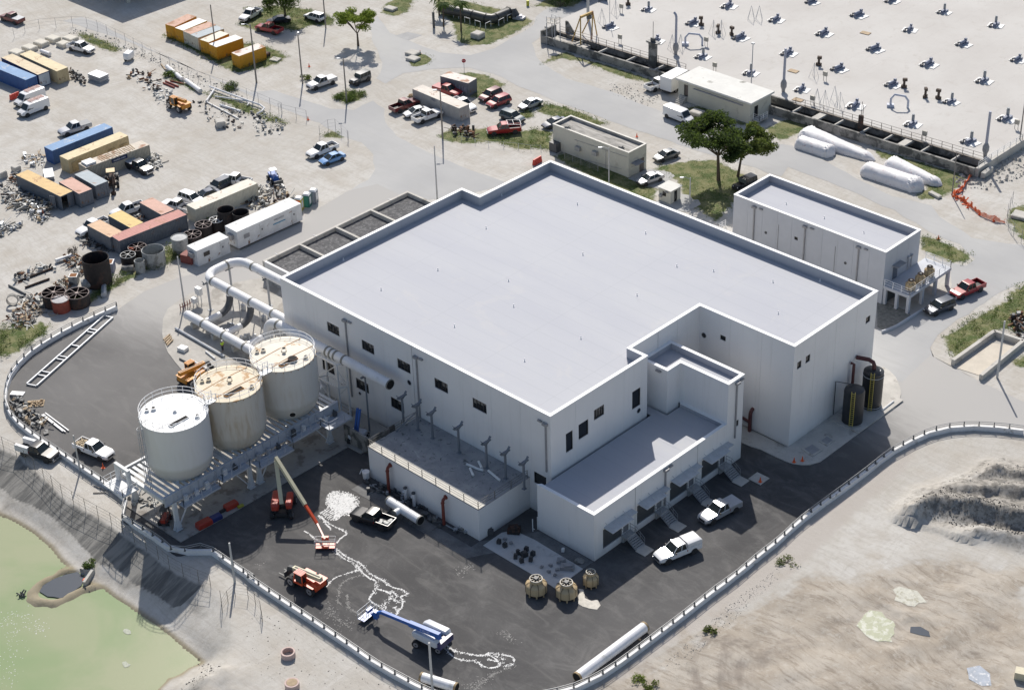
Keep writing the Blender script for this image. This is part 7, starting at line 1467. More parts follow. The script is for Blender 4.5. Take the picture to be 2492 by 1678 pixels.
# small site things
def mini(name,label,cat,group=None):return None
TOI=[('a',(0,0))]
for j,(x,y,c_,lb)in enumerate(((405,345,(.45,.38,.08),'yellow portable toilet, leftmost of three, its orange door open'),(465,315,(.03,.16,.13),'green portable toilet between the yellow and the grey one'),(515,285,(.22,.24,.27),'grey portable toilet, rightmost of three'))):
 g=G('b',x,y);t=thing('portable_toilet',lb,'toilet',(g.x,g.y,0),'portable toilets by the yard road',.5);m_=M('toilet_%d'%j,c_,.5)
 mb=MB();mb.box(-.58,.58,-.58,.58,0,2.05);obj('cabin',mb,m_,t,local=True);mb=MB();mb.add([(-.6,-.6,2.06),(.6,-.6,2.06),(.6,.6,2.06),(-.6,.6,2.06),(-.4,-.4,2.3),(.4,-.4,2.3),(.4,.4,2.3),(-.4,.4,2.3)],[(0,1,5,4),(1,2,6,5),(2,3,7,6),(3,0,4,7),(4,5,6,7)]);obj('roof',mb,STEEL_W,t,local=True)
 mb=MB();mb.box(-.4,.4,-.62,-.585,.1,1.95);obj('door',mb,ORANGE if j==0 else M('toilet_door_%d'%j,tuple(min(1,v*1.5)for v in c_),.5),t,local=True);mb=MB();mb.box(.585,.6,-.3,.3,.5,1.7);obj('vent_panel',mb,STEEL_W,t,local=True)
cm1=MB();cm1.obox((0,0,0),.4,.4,.04);cm1.lathe([(.15,.04),(.03,.72)],(0,0,0),10);cone_me=cm1.mesh('traffic_cone',ORANGE)
for k,x,y,lb in(('h',503,1010,'orange traffic cone at the pavement curve below the end wall'),('h',440,1020,'toppled orange cone beside another at the pavement curve'),('g',2038,1170,'orange cone on the small square pad by the last steps'),('e',788,1060,'orange traffic cone behind the timber loaded pickup'),('d',1765,330,'orange cone by the red netting, nearest the pole'),('d',1855,385,'orange cone by the red netting, second from the pole'),('d',1962,435,'orange cone by the red netting, closest to the round fence'),('d',1542,570,'single orange cone on the strip of grass'),('C',1097,1045,'orange cone at the road edge behind the cream block building'),('B',478,510,'red cone alone on the lime ground by the silver pickup'),('B',1325,410,'red marker post beside the white slabs in the island'),('B',470,915,'red marker at the end of the wire fence'),('n',825,800,'bright red cone standing in the scrap heap')):
 g=G(k,x,y,.03);o=inst('traffic_cone',cone_me,None,(g.x,g.y,.13 if k in 'hg' else.03));tag(o,lb,'cone','traffic cones')
def barrier(k,P_,n,dirpx,lb,m_):
 a,b=G(k,*P_),G(k,*dirpx);h=math.atan2(b.y-a.y,b.x-a.x);t=thing('water_barrier',lb,'barrier',(a.x,a.y,0),None,h)
 for j in range(n):mb=MB();x=j*.5;mb.add([(x+.01,-.28,0),(x+.47,-.28,0),(x+.47,.28,0),(x+.01,.28,0),(x+.01,-.12,1.0),(x+.47,-.12,1.0),(x+.47,.12,1.0),(x+.01,.12,1.0)],[(0,3,2,1),(4,5,6,7),(0,1,5,4),(1,2,6,5),(2,3,7,6),(3,0,4,7)]);obj('barrier_block',mb,m_,t,local=True)
BR=M('barrier_red',(.55,.045,.03),.5,.08)
barrier('A',(80,765),4,(150,735),'red water barrier by the blue container end',BR);barrier('C',(308,1262),4,(368,1228),'red water barrier at the corner behind the cream block building',BR)
for j,(x,y,w2,lb)in enumerate(((540,312,2.6,'pale concrete block beside the white pickup, farthest right'),(485,352,2.0,'small pale block directly left of the white pickup'),(408,312,2.6,'pale block at the top of the block row'),(318,345,2.6,'third pale block in the row, counted from the top'),(230,382,2.6,'fourth pale block in the row, counted from the top'),(130,418,2.6,'pale block lowest in the row by the tan container'))):
 g=G('A',x,y);mb=MB();mb.obox((g.x,g.y,0),w2,1.9,.75,.12);mb.obox((g.x,g.y,.75),w2-.3,1.6,.06,.12);lone('concrete_block',mb,M('pale_block',(.60,.57,.50),.85,.1,1),lb,'block','pale concrete blocks at the yard corner')
mb=MB();mb.cyl(G('A',315,390,.4),G('A',380,415,.4),.4,n=16);lone('short_pipe',mb,PW,'short white pipe lying near the pale concrete blocks','pipe')
IRON=M('blackened_iron',(.022,.018,.018),.8,.3,2,tint=(.07,.035,.025),amt=.3);RINGC=M('ring_concrete',(.38,.39,.38),.85,.2,1,tint=(.2,.2,.19),amt=.4);REDT=M('tank_red',(.26,.055,.035),.7,.3,2)
def ring(k,x,y,r_,h_,m_,lb,spokes=0,top=None,n=28,sm=None,zt=True):
 g=G(k,x,y,h_);t=thing('storage_ring',lb,'ring' if top is None else 'tank',(g.x,g.y,0),'rings and drums stored on the verge');mb=MB();mb.lathe([(r_,0),(r_,h_),(r_-.08,h_),(r_-.08,.06),(.05,.05)],(g.x,g.y,0),n,cap_top=False);obj('drum_wall',mb,m_,t,smooth=True)
 mb=MB();mb.tube([(g.x+r_*math.cos(6.2832*j/28),g.y+r_*math.sin(6.2832*j/28),h_)for j in range(28)],.06,5,closed=True);obj('rim',mb,sm or m_,t)
 if spokes:
  mb=MB()
  for j in range(spokes):a=math.pi*j/spokes;mb.beam((g.x-r_*math.cos(a),g.y-r_*math.sin(a),h_-.02),(g.x+r_*math.cos(a),g.y+r_*math.sin(a),h_-.02),.06)
  mb.cyl((g.x,g.y,h_-.08),(g.x,g.y,h_+.1),r_*.16,n=8);obj('spokes',mb,sm or RUST,t,kind='stuff')
 if top:mb=MB();mb.lathe([(r_-.1,h_-.05),(.1,h_+.08)],(g.x,g.y,0),n);obj('lid',mb,top,t)
SP=M('spoke_steel',(.30,.24,.22),.7)
ring('m',850,985,1.75,2.0,IRON,'black fan ring with rusty spokes, left one behind the red tank',4,sm=SP);ring('m',1220,1000,1.75,1.9,IRON,'black fan ring with rusty spokes, right one behind the red tank',4,sm=SP)
ring('m',955,1090,1.3,1.9,REDT,'red tank with a scratched grey lid between two black fan rings',0,top=M('scratched_lid',(.42,.41,.42),.7,.2,3),sm=SP)
ring('a',1046,628,1.4,1.6,IRON,'spoked fan ring with an orange notice, nearest the red roofed container',4,sm=SP);ring('a',975,688,1.15,1.8,IRON,'dark drum with a rod across its top left of the concrete ring',3,sm=M('pale_spoke',(.5,.5,.48),.6))
ring('a',1166,650,1.72,2.5,RINGC,'big open concrete ring on the verge');ring('a',1062,733,.75,1.9,RINGC,'small open concrete ring in front of the big one')
ring('a',1366,555,1.25,2.6,RINGC,'pale lidded tank at the end of the short white office',0,top=M('pale_lid',(.44,.45,.45),.7));ring('a',1466,532,1.4,2.0,IRON,'black spoked fan ring right behind the pale lidded tank',4,sm=SP)
ring('a',1550,456,1.3,2.2,IRON,'black spoked drum with weeds at its rim beside the cream container',4,sm=SP);ring('a',1650,420,1.1,2.0,IRON,'black drum with a grey spoked wheel, between the office and the cream container',4,sm=STEEL_W)
ring('a',1720,345,1.35,3.2,IRON,'tall open black drum against the cream container');ring('a',1835,365,1.3,3.0,IRON,'tall open black drum, rightmost in the row behind the long office')
ring('m',1510,440,2.0,4.4,IRON,'tall rusted black tank standing in the scrap yard')
g=G('a',1046,680);mb=MB();mb.obox((g.x+.4,g.y-1.1,1.0),.9,.06,.6,.4);lone('notice_board',mb,ORANGE,'small orange notice on the spoked fan ring','notice')
for(k,p,q,r_,m_,lb)in(('m',(1655,790),(1650,1030),.42,GALV,'grey steel pipe lying across the grass verge'),('m',(1290,860),(1480,830),.75,RINGC,'grey concrete pipe lying behind the right fan ring'),('m',(140,875),(405,1015),.16,STEEL_D,'dark bar alone on the lime ground at the far left'),('m',(290,810),(840,600),.17,RUST,'long dark pipe bundle at the head of the scrap yard'),('m',(400,910),(785,770),.16,RUST,'rusty beam lying below the long dark pipes'),('m',(885,490),(1150,400),.35,STEEL_W,'white steel channel by the dead shrub in the scrap yard'),('a',(930,795),(1020,790),.5,CONC_D,'dark concrete pipe lying between the rings'),('A',(1275,510),(1390,605),.42,PW,'fat white plastic pipe by the fence, upper one'),('A',(1420,615),(1530,695),.42,PW,'fat white plastic pipe by the fence, lower one'),('A',(1230,490),(1260,530),.12,WOOD,'short timber post leaning by the fence'),('A',(1245,632),(1330,668),.16,REDT,'dark red pipe stack, front one'),('A',(1262,620),(1362,660),.16,REDT,'dark red pipe stack, middle one'),('A',(1300,615),(1400,640),.14,REDT,'dark red pipe stack, far one'),('A',(1570,775),(1820,905),.13,STEEL_W,'long thin white pipe on the lime ground'),('A',(1680,800),(1835,850),.2,PW,'pale pipe beside the flanged fittings'),('f',(940,1190),(1075,1260),.12,GREYP,'grey pallet rail beside the annex')):
 a,b=G(k,*p,r_+.02),G(k,*q,r_+.02);mb=MB();mb.cyl(a,b,r_,n=14);lone('stored_pipe',mb,m_,lb,'pipe')
mb=MB();mb.tube([G('A',1600,660,.5),G('A',1900,770,.5),G('A',1985,800,.5),G('A',2018,825,.5),G('A',1995,850,.5),G('A',1960,870,.3)],.17,8);mb.tube([G('A',1640,735,.3),G('A',1880,770,.3),G('A',1900,790,.3),G('A',1885,805,.3)],.14,8);mb.tube([G('A',1640,675,.4),G('A',1575,770,.4)],.16,8);lone('bent_pipe_run',mb,PW,'white pipe run with bends lying along the fence','pipe')
for(k,x,y,s_,m_,mi,lb)in(('m',1745,640,1.6,M('box_lilac',(.40,.42,.52),.6),0,'white sided duct box with a rusty inside by the tall black tank'),('m',1185,830,1.3,RINGC,0,'open rusty duct box behind the right fan ring')):
 g=G(k,x,y,0);t=thing('duct_box',lb,'box',(g.x,g.y,0));mb=MB();mb.obox((g.x,g.y,0),s_,s_,s_*.95,.75);obj('box_wall',mb,m_,t);mb=MB();mb.obox((g.x,g.y,s_*.951),s_*.96,s_*.96,.05,.75);obj('rim',mb,STEEL_W,t);mb=MB();mb.obox((g.x,g.y,s_*.951+.052),s_*.78,s_*.78,.01,.75);obj('rusty_inside',mb,M('rust_orange',(.22,.09,.03),.9),t)
g=G('m',200,1120,.7);t=thing('steel_hoop','short steel tube section standing on its rim at the far left','ring',(g.x,g.y,0));mb=MB();d_=Vector((.6,-.5,0)).normalized()
v=[];
for j in range(24):
 a=6.2832*j/24;e=Vector((-d_.y,d_.x,0))*math.cos(a)+Vector((0,0,1))*math.sin(a)
 for r_,o_ in((.85,-.35),(.85,.35),(.78,.35),(.78,-.35)):v.append(Vector((g.x,g.y,.87))+e*r_+d_*o_)
mb.add(v,[(j*4+q,j*4+(q+1)%4,((j+1)%24)*4+(q+1)%4,((j+1)%24)*4+q)for j in range(24)for q in range(4)]);obj('hoop',mb,CONC_D,t)
SCR=[M('scrap_steel',(.5,.5,.48),.6,.3,2),CONC_D,GALV,STEEL_D,RUST,WOOD,M('scrap_white',(.58,.57,.53),.8,.3),M('scrap_rusty',(.22,.11,.06),.9,.3,3)]
def scrap(k,pts,n,pal,seed,lb,size=(.2,1.6),zmax=.7,cat='scrap',loops=0):
 rr=random.Random(seed);poly=GP(k,pts);xs=[p[0]for p in poly];ys=[p[1]for p in poly];mbs={i:MB()for i in pal};c_=0
 while c_<n:
  x,y=rr.uniform(min(xs),max(xs)),rr.uniform(min(ys),max(ys))
  if not bool(inside(poly,np.array([x]),np.array([y]))[0]):continue
  c_+=1;i=rr.choice(pal);z=rr.uniform(0,zmax*.6);L=rr.uniform(*size);h=rr.uniform(0,6.28);q=rr.random()
  if q<.5:mbs[i].beam((x,y,z+.05),(x+L*math.cos(h),y+L*math.sin(h),z+rr.uniform(0,zmax*.5)),rr.uniform(.05,.16))
  elif q<.8:mbs[i].obox((x,y,z*.5),rr.uniform(.2,.8)*L**.5,rr.uniform(.2,.6),rr.uniform(.08,zmax*.7),h,tilt=Matrix.Rotation(rr.uniform(-.3,.3),3,'X'))
  else:mbs[i].cyl((x,y,.1),(x+.4*math.cos(h),y+.4*math.sin(h),rr.uniform(.1,zmax)),rr.uniform(.08,.25),n=8)
 for _ in range(loops):
  x,y=rr.uniform(min(xs),max(xs)),rr.uniform(min(ys),max(ys));r_=rr.uniform(.3,.7);mbs[pal[0]].tube([(x+r_*math.cos(a*.5236),y+r_*math.sin(a*.5236),.1+rr.uniform(0,.2))for a in range(12)],.05,5,closed=True)
 first=None;vs_=[]
 mb=MB();mats=[]
 for i,m2 in mbs.items():
  if not m2.v:continue
  mb.add(m2.v,m2.f,len(mats));mats.append(SCR[i])
 o=lone('scrap_heap',mb,mats,lb,cat);o['kind']='stuff';return o
scrap('n',[(230,480),(420,420),(640,500),(860,560),(1000,640),(900,760),(760,800),(560,760),(330,680),(220,580)],240,[0,1,2,3,5,3,1],1,'tangled heap of steel and timber below the ochre roofed container',(.6,2.6),.9)
scrap('n',[(620,760),(900,740),(950,860),(800,1000),(620,900)],50,[0,2,3,5],2,'smaller scrap patch with a grey crate right of the red cone')
scrap('n',[(60,380),(200,320),(300,420),(200,500),(40,470)],30,[3,1,0],3,'few dark frames at the left of the scrap heap');scrap('n',[(180,40),(340,60),(400,200),(280,260),(200,160)],36,[4,7,3,0],4,'reddish scrap by the corner of the ochre roofed container')
scrap('n',[(0,960),(240,1020),(430,960),(420,1080),(120,1140),(60,1260),(0,1260)],80,[0,1,6,3,2],5,'pale scrap frames at the left edge of the yard')
scrap('m',[(1050,440),(1220,420),(1390,480),(1390,620),(1380,700),(1200,720),(1180,600),(1050,580)],110,[6,7,3,5,1],6,'scattered machine parts left of the tall black tank',(.2,1.2),.8)
scrap('m',[(860,860),(1130,740),(1200,860),(1040,960),(920,920)],60,[7,3,5,6],7,'rusty scrap behind the two fan rings');scrap('m',[(110,1370),(330,1230),(480,1170),(680,1230),(620,1380),(480,1520),(230,1530),(180,1450)],140,[5,1,3,6,7],8,'pale hoops and laths scattered near the bend of the wall',(.4,2.2),.5,loops=7)
scrap('m',[(300,1060),(460,1040),(680,1030),(690,1170),(500,1200),(320,1170)],40,[6,7,3],9,'white and rusty drums left of the black fan ring');scrap('m',[(220,700),(800,560),(900,640),(500,740),(330,850),(220,860)],40,[3,1,0,7],10,'rods and frames along the long dark pipes')
scrap('A',[(990,540),(1100,530),(1200,600),(1230,700),(1120,690),(1010,600)],50,[7,4,3,0],11,'rusty fittings by the fence left of the telehandler');scrap('A',[(1180,670),(1320,690),(1310,740),(1260,790),(1180,770)],50,[6,0,2],12,'white pipe fittings beside the orange telehandler',(.2,.8),.6)
scrap('A',[(1480,780),(1700,790),(1870,860),(1880,960),(1780,1010),(1640,960),(1520,860)],80,[6,0,3,1,4],13,'flanged fittings on the lime ground right of the telehandler',(.2,.9),.5);scrap('A',[(1920,860),(2010,870),(2180,950),(2150,1020),(1990,1050),(1930,940)],70,[6,0,3,1],14,'white bags and valves at the end of the fence',(.2,.8),.6)
scrap('A',[(1110,1190),(1190,1180),(1260,1260),(1220,1300),(1130,1270)],40,[6,0,1],15,'white bags at the end of the beige container');scrap('A',[(165,1190),(330,1180),(350,1280),(250,1290),(170,1240)],50,[6,5,2],16,'stacked pallets left of the blue container');scrap('A',[(0,1400),(100,1380),(160,1420),(170,1568),(0,1568)],40,[3,1,0,4],17,'mixed frames at the left edge by the ochre roofed container')
scrap('A',[(520,545),(560,550),(660,600),(650,660),(600,630),(540,600)],60,[3,3,4],18,'dark lumpy parts at the tan container door',(.2,.6),1.0);scrap('b',[(0,190),(90,170),(250,150),(350,260),(250,300),(60,360),(0,330)],130,[3,1,5,6,0,4],19,'heap of timber and rubble behind the long white office',(.3,2.2),.9)
scrap('a',[(620,560),(700,550),(830,640),(830,690),(640,620)],60,[3,3,1,4],20,'dark scrap in the shade at the foot of the orange roofed container');scrap('a',[(1080,320),(1120,370),(1120,440),(1050,430)],30,[7,3,0],21,'scrap between the dark containers')
scrap('e',[(70,560),(130,520),(220,600),(330,700),(380,760),(370,810),(230,740),(90,620)],110,[3,3,6,3,5],22,'black boxes and cable piled along the inside of the wall bend',(.3,1.2),.8);scrap('f',[(930,1180),(1000,1170),(1300,1310),(1600,1450),(1700,1500),(1690,1568),(1560,1568),(1250,1400),(930,1260)],90,[3,3,1,2],23,'dark pallets and equipment strewn along the annex foot',(.3,1.6),.7)
scrap('B',[(1560,990),(1600,970),(1740,990),(1750,1050),(1680,1070),(1580,1040)],50,[4,3,7],24,'rust brown scrap skip in the roadside weeds',(.4,1.4),1.4);scrap('d',[(2100,1180),(2195,1150),(2195,1330),(2120,1300)],60,[4,7,0,3],25,'rusty machinery beside the concrete pit',(.4,1.6),1.3)
scrap('i',[(980,80),(1060,60),(1100,100),(1190,130),(1190,180),(1060,170),(990,150)],30,[6,0,3],26,'pallets and sheets behind the pond side silo leg',(.3,1.2),.5)
for(k,x,y,dx,dy,h_,rz_,m_,lb)in(('A',755,610,3.4,2.2,1.3,.1,GALV,'grey steel skip with a red can at its corner'),('A',125,1300,1.2,1.2,.8,.1,CONC,'pale cube standing alone left of the ochre roofed container'),('A',12,1350,1.6,1.4,1.1,.1,CONC,'pinkish block at the left edge of the yard'),('A',375,1345,3.4,1.6,.7,-.5,GALV,'stack of grey panels between ochre and pink roofed containers'),('A',1685,960,2.0,1.6,1.1,-.5,CONC,'open concrete box among the pipe fittings'),('A',985,600,.7,.6,.6,0,WOOD,'small brown box by the fittings'),('e',272,572,2.3,1.5,.35,.85,WOOD,'pallet of short logs on the asphalt near the wall bend'),('e',135,497,1.9,.9,.2,.6,STEEL_W,'small white pallet by the wall bend'),('C',1555,875,2.2,1.8,.7,.1,CONC,'pale concrete trough behind the white van'),('C',475,1150,1.6,1.3,1.7,0,STEEL_D,'dark green generator cabinet at the cream building corner'),('B',1765,285,2.0,2.0,1.0,.1,CONC,'white concrete manhole box on the grass below the black pipe'),('B',1270,415,2.3,2.0,.5,.1,CONC,'upper white slab in the round grass island'),('B',1272,458,2.2,1.8,.5,.1,CONC,'lower white slab in the round grass island'),('B',1100,75,2.4,1.6,.5,.1,CONC,'white box on the far left grass strip'),('B',1265,740,1.6,.8,.5,.2,WOOD,'orange brown crate beside the tan container'),('B',220,460,1.8,1.6,.3,.3,CONC,'pale slab in the verge at the end of the yellow row'),('B',140,430,1.8,1.2,.8,.3,RUST,'brown bin at the end of the yellow row'),('l',2170,1470,1.3,1.1,1.0,.4,M('pump_cream',(.6,.55,.4),.6),'cream pump box in the dirt at the lower right corner'),('d',1515,240,2.2,.8,.4,-.2,CONC,'pale sill stones on the grass by the white bags'),('d',2170,400,2.6,2.2,.5,.2,CONC,'pale slab inside the round wire fence'),('j',1400,415,.01,.01,.01,0,CONC,None)):
 if not lb:continue
 g=GT(k,x,y)if k in 'il' else G(k,x,y,.03);mb=MB();mb.obox((g.x,g.y,g.z),dx,dy,h_*.94,rz_)
 if dx>1.5 and h_>.6 and m_ is GALV:
  mb=MB()
  for j in range(5):mb.obox((g.x,g.y,g.z+j*h_/5),dx-.1*(j%2),dy-.08*(j%2),h_/5*.7,rz_)
 if m_ is CONC or m_ is RUST:mb.obox((g.x,g.y,g.z+h_*.94),dx*.86,dy*.86,h_*.08,rz_)
 if m_ is WOOD:
  mb=MB();mb.obox((g.x,g.y,g.z),dx,dy,.12,rz_)
  rr=random.Random(int(x))
  for j in range(int(dx*9)):ox,oy=rr.uniform(-dx/2,dx/2)*.8,rr.uniform(-dy/2,dy/2)*.7;mb.obox((g.x+ox*math.cos(rz_)-oy*math.sin(rz_),g.y+ox*math.sin(rz_)+oy*math.cos(rz_),g.z+.12),.4,.12,rr.uniform(.1,.4)*min(1,h_*2),rr.uniform(0,3))
 lone('site_block',mb,m_,lb,'block' if m_ is CONC else 'equipment')
for j,(p,q)in enumerate((((330,650),(500,785)),((345,640),(525,775)),((318,655),(480,780)))):
 a,b=G('e',*p,.2),G('e',*q,.2);mb=MB();mb.beam(a,b,.16,.12);lone('steel_section',mb,STEEL_W,['white steel section on bearers near the wall, middle one','white steel section on bearers near the wall, closest to the pickup','white steel section on bearers near the wall, closest to the wall'][j],'beam','white sections on bearers')
NET=M('orange_netting',(.75,.16,.05),.8,.2,3)
def fence(lb,pts,h_,step,wires=3,k=None,m_=GREYP,mat_r=.02,z=None,lean=0,grid=0,cat='fence',gr=True):
 P=[GT(*p).to_2d()if gr else G(*p).to_2d()for p in pts];S_=resample(P,step)+[P[-1]];t=thing('wire_fence',lb,cat,(S_[0].x,S_[0].y,gz(S_[0].x,S_[0].y)));top=[]
 for p in S_:z0=gz(p.x,p.y);mb=MB();mb.cyl((p.x,p.y,z0-.1),(p.x+lean,p.y-lean,z0+h_),.035,n=6);obj('fence_post',mb,m_,t);top.append(Vector((p.x,p.y,z0)))
 mb=MB()
 for w_ in range(wires):f_=(w_+1)/wires;mb.tube([p+Vector((lean*f_,-lean*f_,h_*f_))for p in top],mat_r*(.9 if w_==wires-1 else.55),4)
 if grid:
  for a,b in zip(top,top[1:]):
   n_=int((b-a).length/grid)
   for j in range(1,n_):q=a.lerp(b,j/n_);mb.beam(q,q+Vector((lean,-lean,h_)),.012)
 obj('wires',mb,m_,t,kind='stuff');return t
fence('thin wire fence with dark posts along the top of the pond bank',[('e',-60,870),('e',0,905),('e',130,965),('e',300,1110),('i',450,75),('i',530,130),('i',700,232),('i',850,312),('i',1000,422),('i',1200,562),('i',1330,672),('i',1500,745),('i',1610,790)],2.0,2.4,4,m_=DR,mat_r=.025,grid=1.2)
fence('folded panels of wire fence standing round a pole foot on the bank',[('i',1690,900),('i',1700,980),('i',1780,850),('i',1900,870),('i',1990,960),('i',2005,1050)],1.8,1.6,4,m_=DR,mat_r=.022,grid=.8)
fence('chain fence with slim posts between the storage yard and the dirt road',[('A',110,290),('A',220,230),('A',370,215),('A',640,195),('A',760,235),('A',960,330),('A',1240,480),('A',1500,620),('A',1760,700),('A',2000,800),('A',2195,880),('B',200,860),('B',460,920)],2.0,3.2,3,mat_r=.02,gr=False)
fence('short chain fence at the tip of the storage yard',[('B',560,1040),('B',660,970),('B',780,1080)],2.0,2.6,3,gr=False);fence('low mesh fence along the cream block building',[('C',545,1215),('C',690,1270),('C',800,1310)],1.2,1.8,4,gr=False,grid=.3,m_=GREYP);fence('curved wire fence round a pale slab at the right edge',[('d',2105,300),('d',2065,400),('d',2060,480),('d',2120,560),('d',2250,660)],2.2,2.2,3,gr=False,m_=GREYP);fence('low rope fence of pale stakes along the roadside weeds',[('B',1640,1080),('B',1750,1100),('B',1870,1125),('B',1990,1125),('B',2115,1140),('C',235,1150),('C',365,1150)],1.0,2.6,1,gr=False,m_=STEEL_W)
P_=[G('d',*q)for q in[(1820,60),(1760,130),(1720,190),(1660,240),(1690,260),(1740,290),(1800,340),(1860,390),(1960,430),(2050,450)]];P_=smoothline([Vector((p.x,p.y))for p in P_],4);mb=MB();rr=random.Random(8)
top=[rr.uniform(.3,1.1)for _ in P_]
for i in range(len(P_)-1):
 a,b=P_[i],P_[i+1];ox=[rr.uniform(-.2,.2)for _ in range(2)]
 for j in range(4):
  z0,z1=j/4,j/4+.14;mb.add([(a.x,a.y,.05+top[i]*z0),(b.x,b.y,.05+top[i+1]*z0),(b.x+.1,b.y,.05+top[i+1]*z1),(a.x+.1,a.y,.05+top[i]*z1)],[(0,1,2,3)])
 for j in range(4):q=a.lerp(b,j/4);mb.beam((q.x,q.y,.05),(q.x+.08,q.y,top[i]),.05)
for _ in range(26):q=rr.choice(P_[8:22]);g2=Vector((q.x+rr.uniform(-.6,.6),q.y+rr.uniform(-.6,.6)));mb.beam((g2.x,g2.y,.05),(g2.x+rr.uniform(-.7,.7),g2.y+rr.uniform(-.7,.7),rr.uniform(.05,.8)),.22,.04)
o=lone('safety_netting',mb,NET,'sagging orange safety netting at the road corner by the deck','netting');o['kind']='stuff'
def bag(k,p,q,r0,r1,h_,seed,lb):
 a,b=G(k,*p,.1),G(k,*q,.1);u=(b-a).normalized();w_=Vector((-u.y,u.x,0));L=(b-a).length;mb=MB();N_,K_=34,18;rr=random.Random(seed);ph=[rr.uniform(0,6.28)for _ in range(8)]
 for i in range(N_+1):
  s_=i/N_;e=min(1,(math.sin(math.pi*min(max(s_,.0),1))*3.2))**.55 if 0<s_<1 else.12;r_=(r0+(r1-r0)*s_)*e
  for j in range(K_):
   t_=math.pi*j/(K_-1);wr=1+.010*math.sin(i*2.3+j*1.1+ph[0])+.012*math.sin(i*.6-j*1.1+ph[1])+(.07*math.sin(j*3.1+i*2+ph[2])if(s_<.12 or s_>.8)else 0)
   v=a+u*L*s_+w_*r_*math.cos(t_)*wr;mb.v.append((v.x,v.y,.03+h_*(r_/max(r0,r1))*(math.sin(t_)**.7)*wr))
 for i in range(N_):
  for j in range(K_-1):c_=i*K_+j;mb.f.append((c_,c_+1,c_+K_+1,c_+K_));mb.m.append(0)
 return lone('tarped_bag',mb,M('white_tarpaulin',(.70,.69,.70),.55,.06,1.2,tint=(.55,.42,.42),amt=.1,tscale=1.4,bump=.6,bscale=1.5),lb,'tarpaulin roll','huge white wrapped rolls on the verge',smooth=True)
bag('D',(455,1095),(745,1190),1.5,1.5,1.7,1,'shorter white wrapped roll, the left front one');bag('D',(480,1030),(1060,1225),2.3,.9,2.2,2,'long white wrapped roll tapering to a loose tail, behind the short one');bag('D',(950,1300),(1425,1455),1.7,1.7,1.9,3,'long white wrapped roll nearest the grey-white building');bag('D',(1135,1260),(1570,1420),2.0,.9,2.1,4,'white wrapped roll with a flattened end on the grass')
t=thing('concrete_pit','open concrete pit with thick battered walls at the right edge','pit',G('y',300,1300));q=[G('y',*p,.9)for p in((95,1150),(590,800),(935,915),(430,1330))]
FL=sheet('pit_floor',[p.to_2d()for p in[G('y',140,1250,.05),G('y',560,950,.05),G('y',900,1000,.05),G('y',420,1340,.05)]],.05,M('pit_floor',(.56,.51,.43),.9,.1));FL.parent=t;FL.location=-t.location;del FL['kind']
for a,b,m_ in((q[0],q[1],CONC),(q[1],q[2],CONC),(q[2],q[3],CONC_D)):mb=MB();mb.beam((a.x,a.y,.45),(b.x,b.y,.45),.5,.9);obj('pit_wall',mb,CONC,t)
t=thing('black_pipe','big black pipe with a knee behind short white posts','pipe',G('B',1840,150));mb=MB();pts=[G('B',1480,60,1.2),G('B',1730,115,1.2),G('B',1830,140,1.2),G('B',1870,145,1.2),G('B',1900,138,1.2),G('B',2000,90,1.2),G('B',2035,95,1.2),G('B',2050,125,.5)];mb.tube(pts,.95,18);obj('pipe',mb,M('black_pipe_skin',(.07,.07,.068),.45,.2),t,smooth=True)
for i in(1,2,4,5):mb=MB();d_=(pts[i+1]-pts[i-1]).normalized();mb.cyl(pts[i]-d_*.12,pts[i]+d_*.12,1.03,n=18);obj('coupling',mb,BLACK,t)
for j,(x,y)in enumerate(((1580,135),(1620,150),(1665,175),(1705,190),(1745,200),(1790,205),(1825,225),(1890,215),(1925,200),(1950,185),(1990,165),(2025,150))):
 if j%2:continue
 a,b=G('B',x,y),G('B',x+40,y+(12 if x<1800 else-20));t=thing('pipe_guard','white hoop guard beside the black pipe','guard',(a.x,a.y,0),'white hoop guards along the black pipe');mb=MB();mb.tube([a,a+Vector((0,0,1.2)),b+Vector((0,0,1.2)),b],.07,6);obj('hoop',mb,STEEL_W,t)
mb=MB();g=G('C',265,45);mb.cyl((g.x,g.y,0),(g.x,g.y,1.1),.3,n=12);lone('yellow_bin',mb,M('bin_yellow',(.5,.5,.05),.5),'small yellow bin at the foot of the dark wall','bin')
mb=MB();g=G('C',200,145);mb.obox((g.x,g.y,0),2.2,1.4,.5,.3);mb.obox((g.x,g.y,.5),1.2,1.0,.3,.8);lone('tarp_bundle',mb,M('silver_tarp',(.5,.5,.55),.4,.3,4),'silver tarpaulin bundle on the grass corner','bundle')
mb=MB();g=G('B',1430,210);mb.cyl((g.x,g.y,0),(g.x,g.y,3.2),.25,n=12);lone('bollard',mb,STEEL_D,'dark thick post standing on bare ground left of the palms','post')
t=thing('stop_sign','red stop sign on a thin post at the road junction','sign',G('B',1662,560));g=G('B',1662,560);mb=MB();mb.cyl((g.x,g.y,0),(g.x,g.y,2.6),.04,n=6);obj('post',mb,GALV,t);mb=MB();mb.cyl((g.x+.05,g.y-.05,2.5),(g.x+.09,g.y-.09,2.5),.4,n=8);obj('sign_plate',mb,M('stop_red',(.5,.02,.03),.5),t)
tx=text(t,'STOP',(g.x+.1,g.y-.1,2.5),.26,(.7,.7,0),(0,0,1),LET)
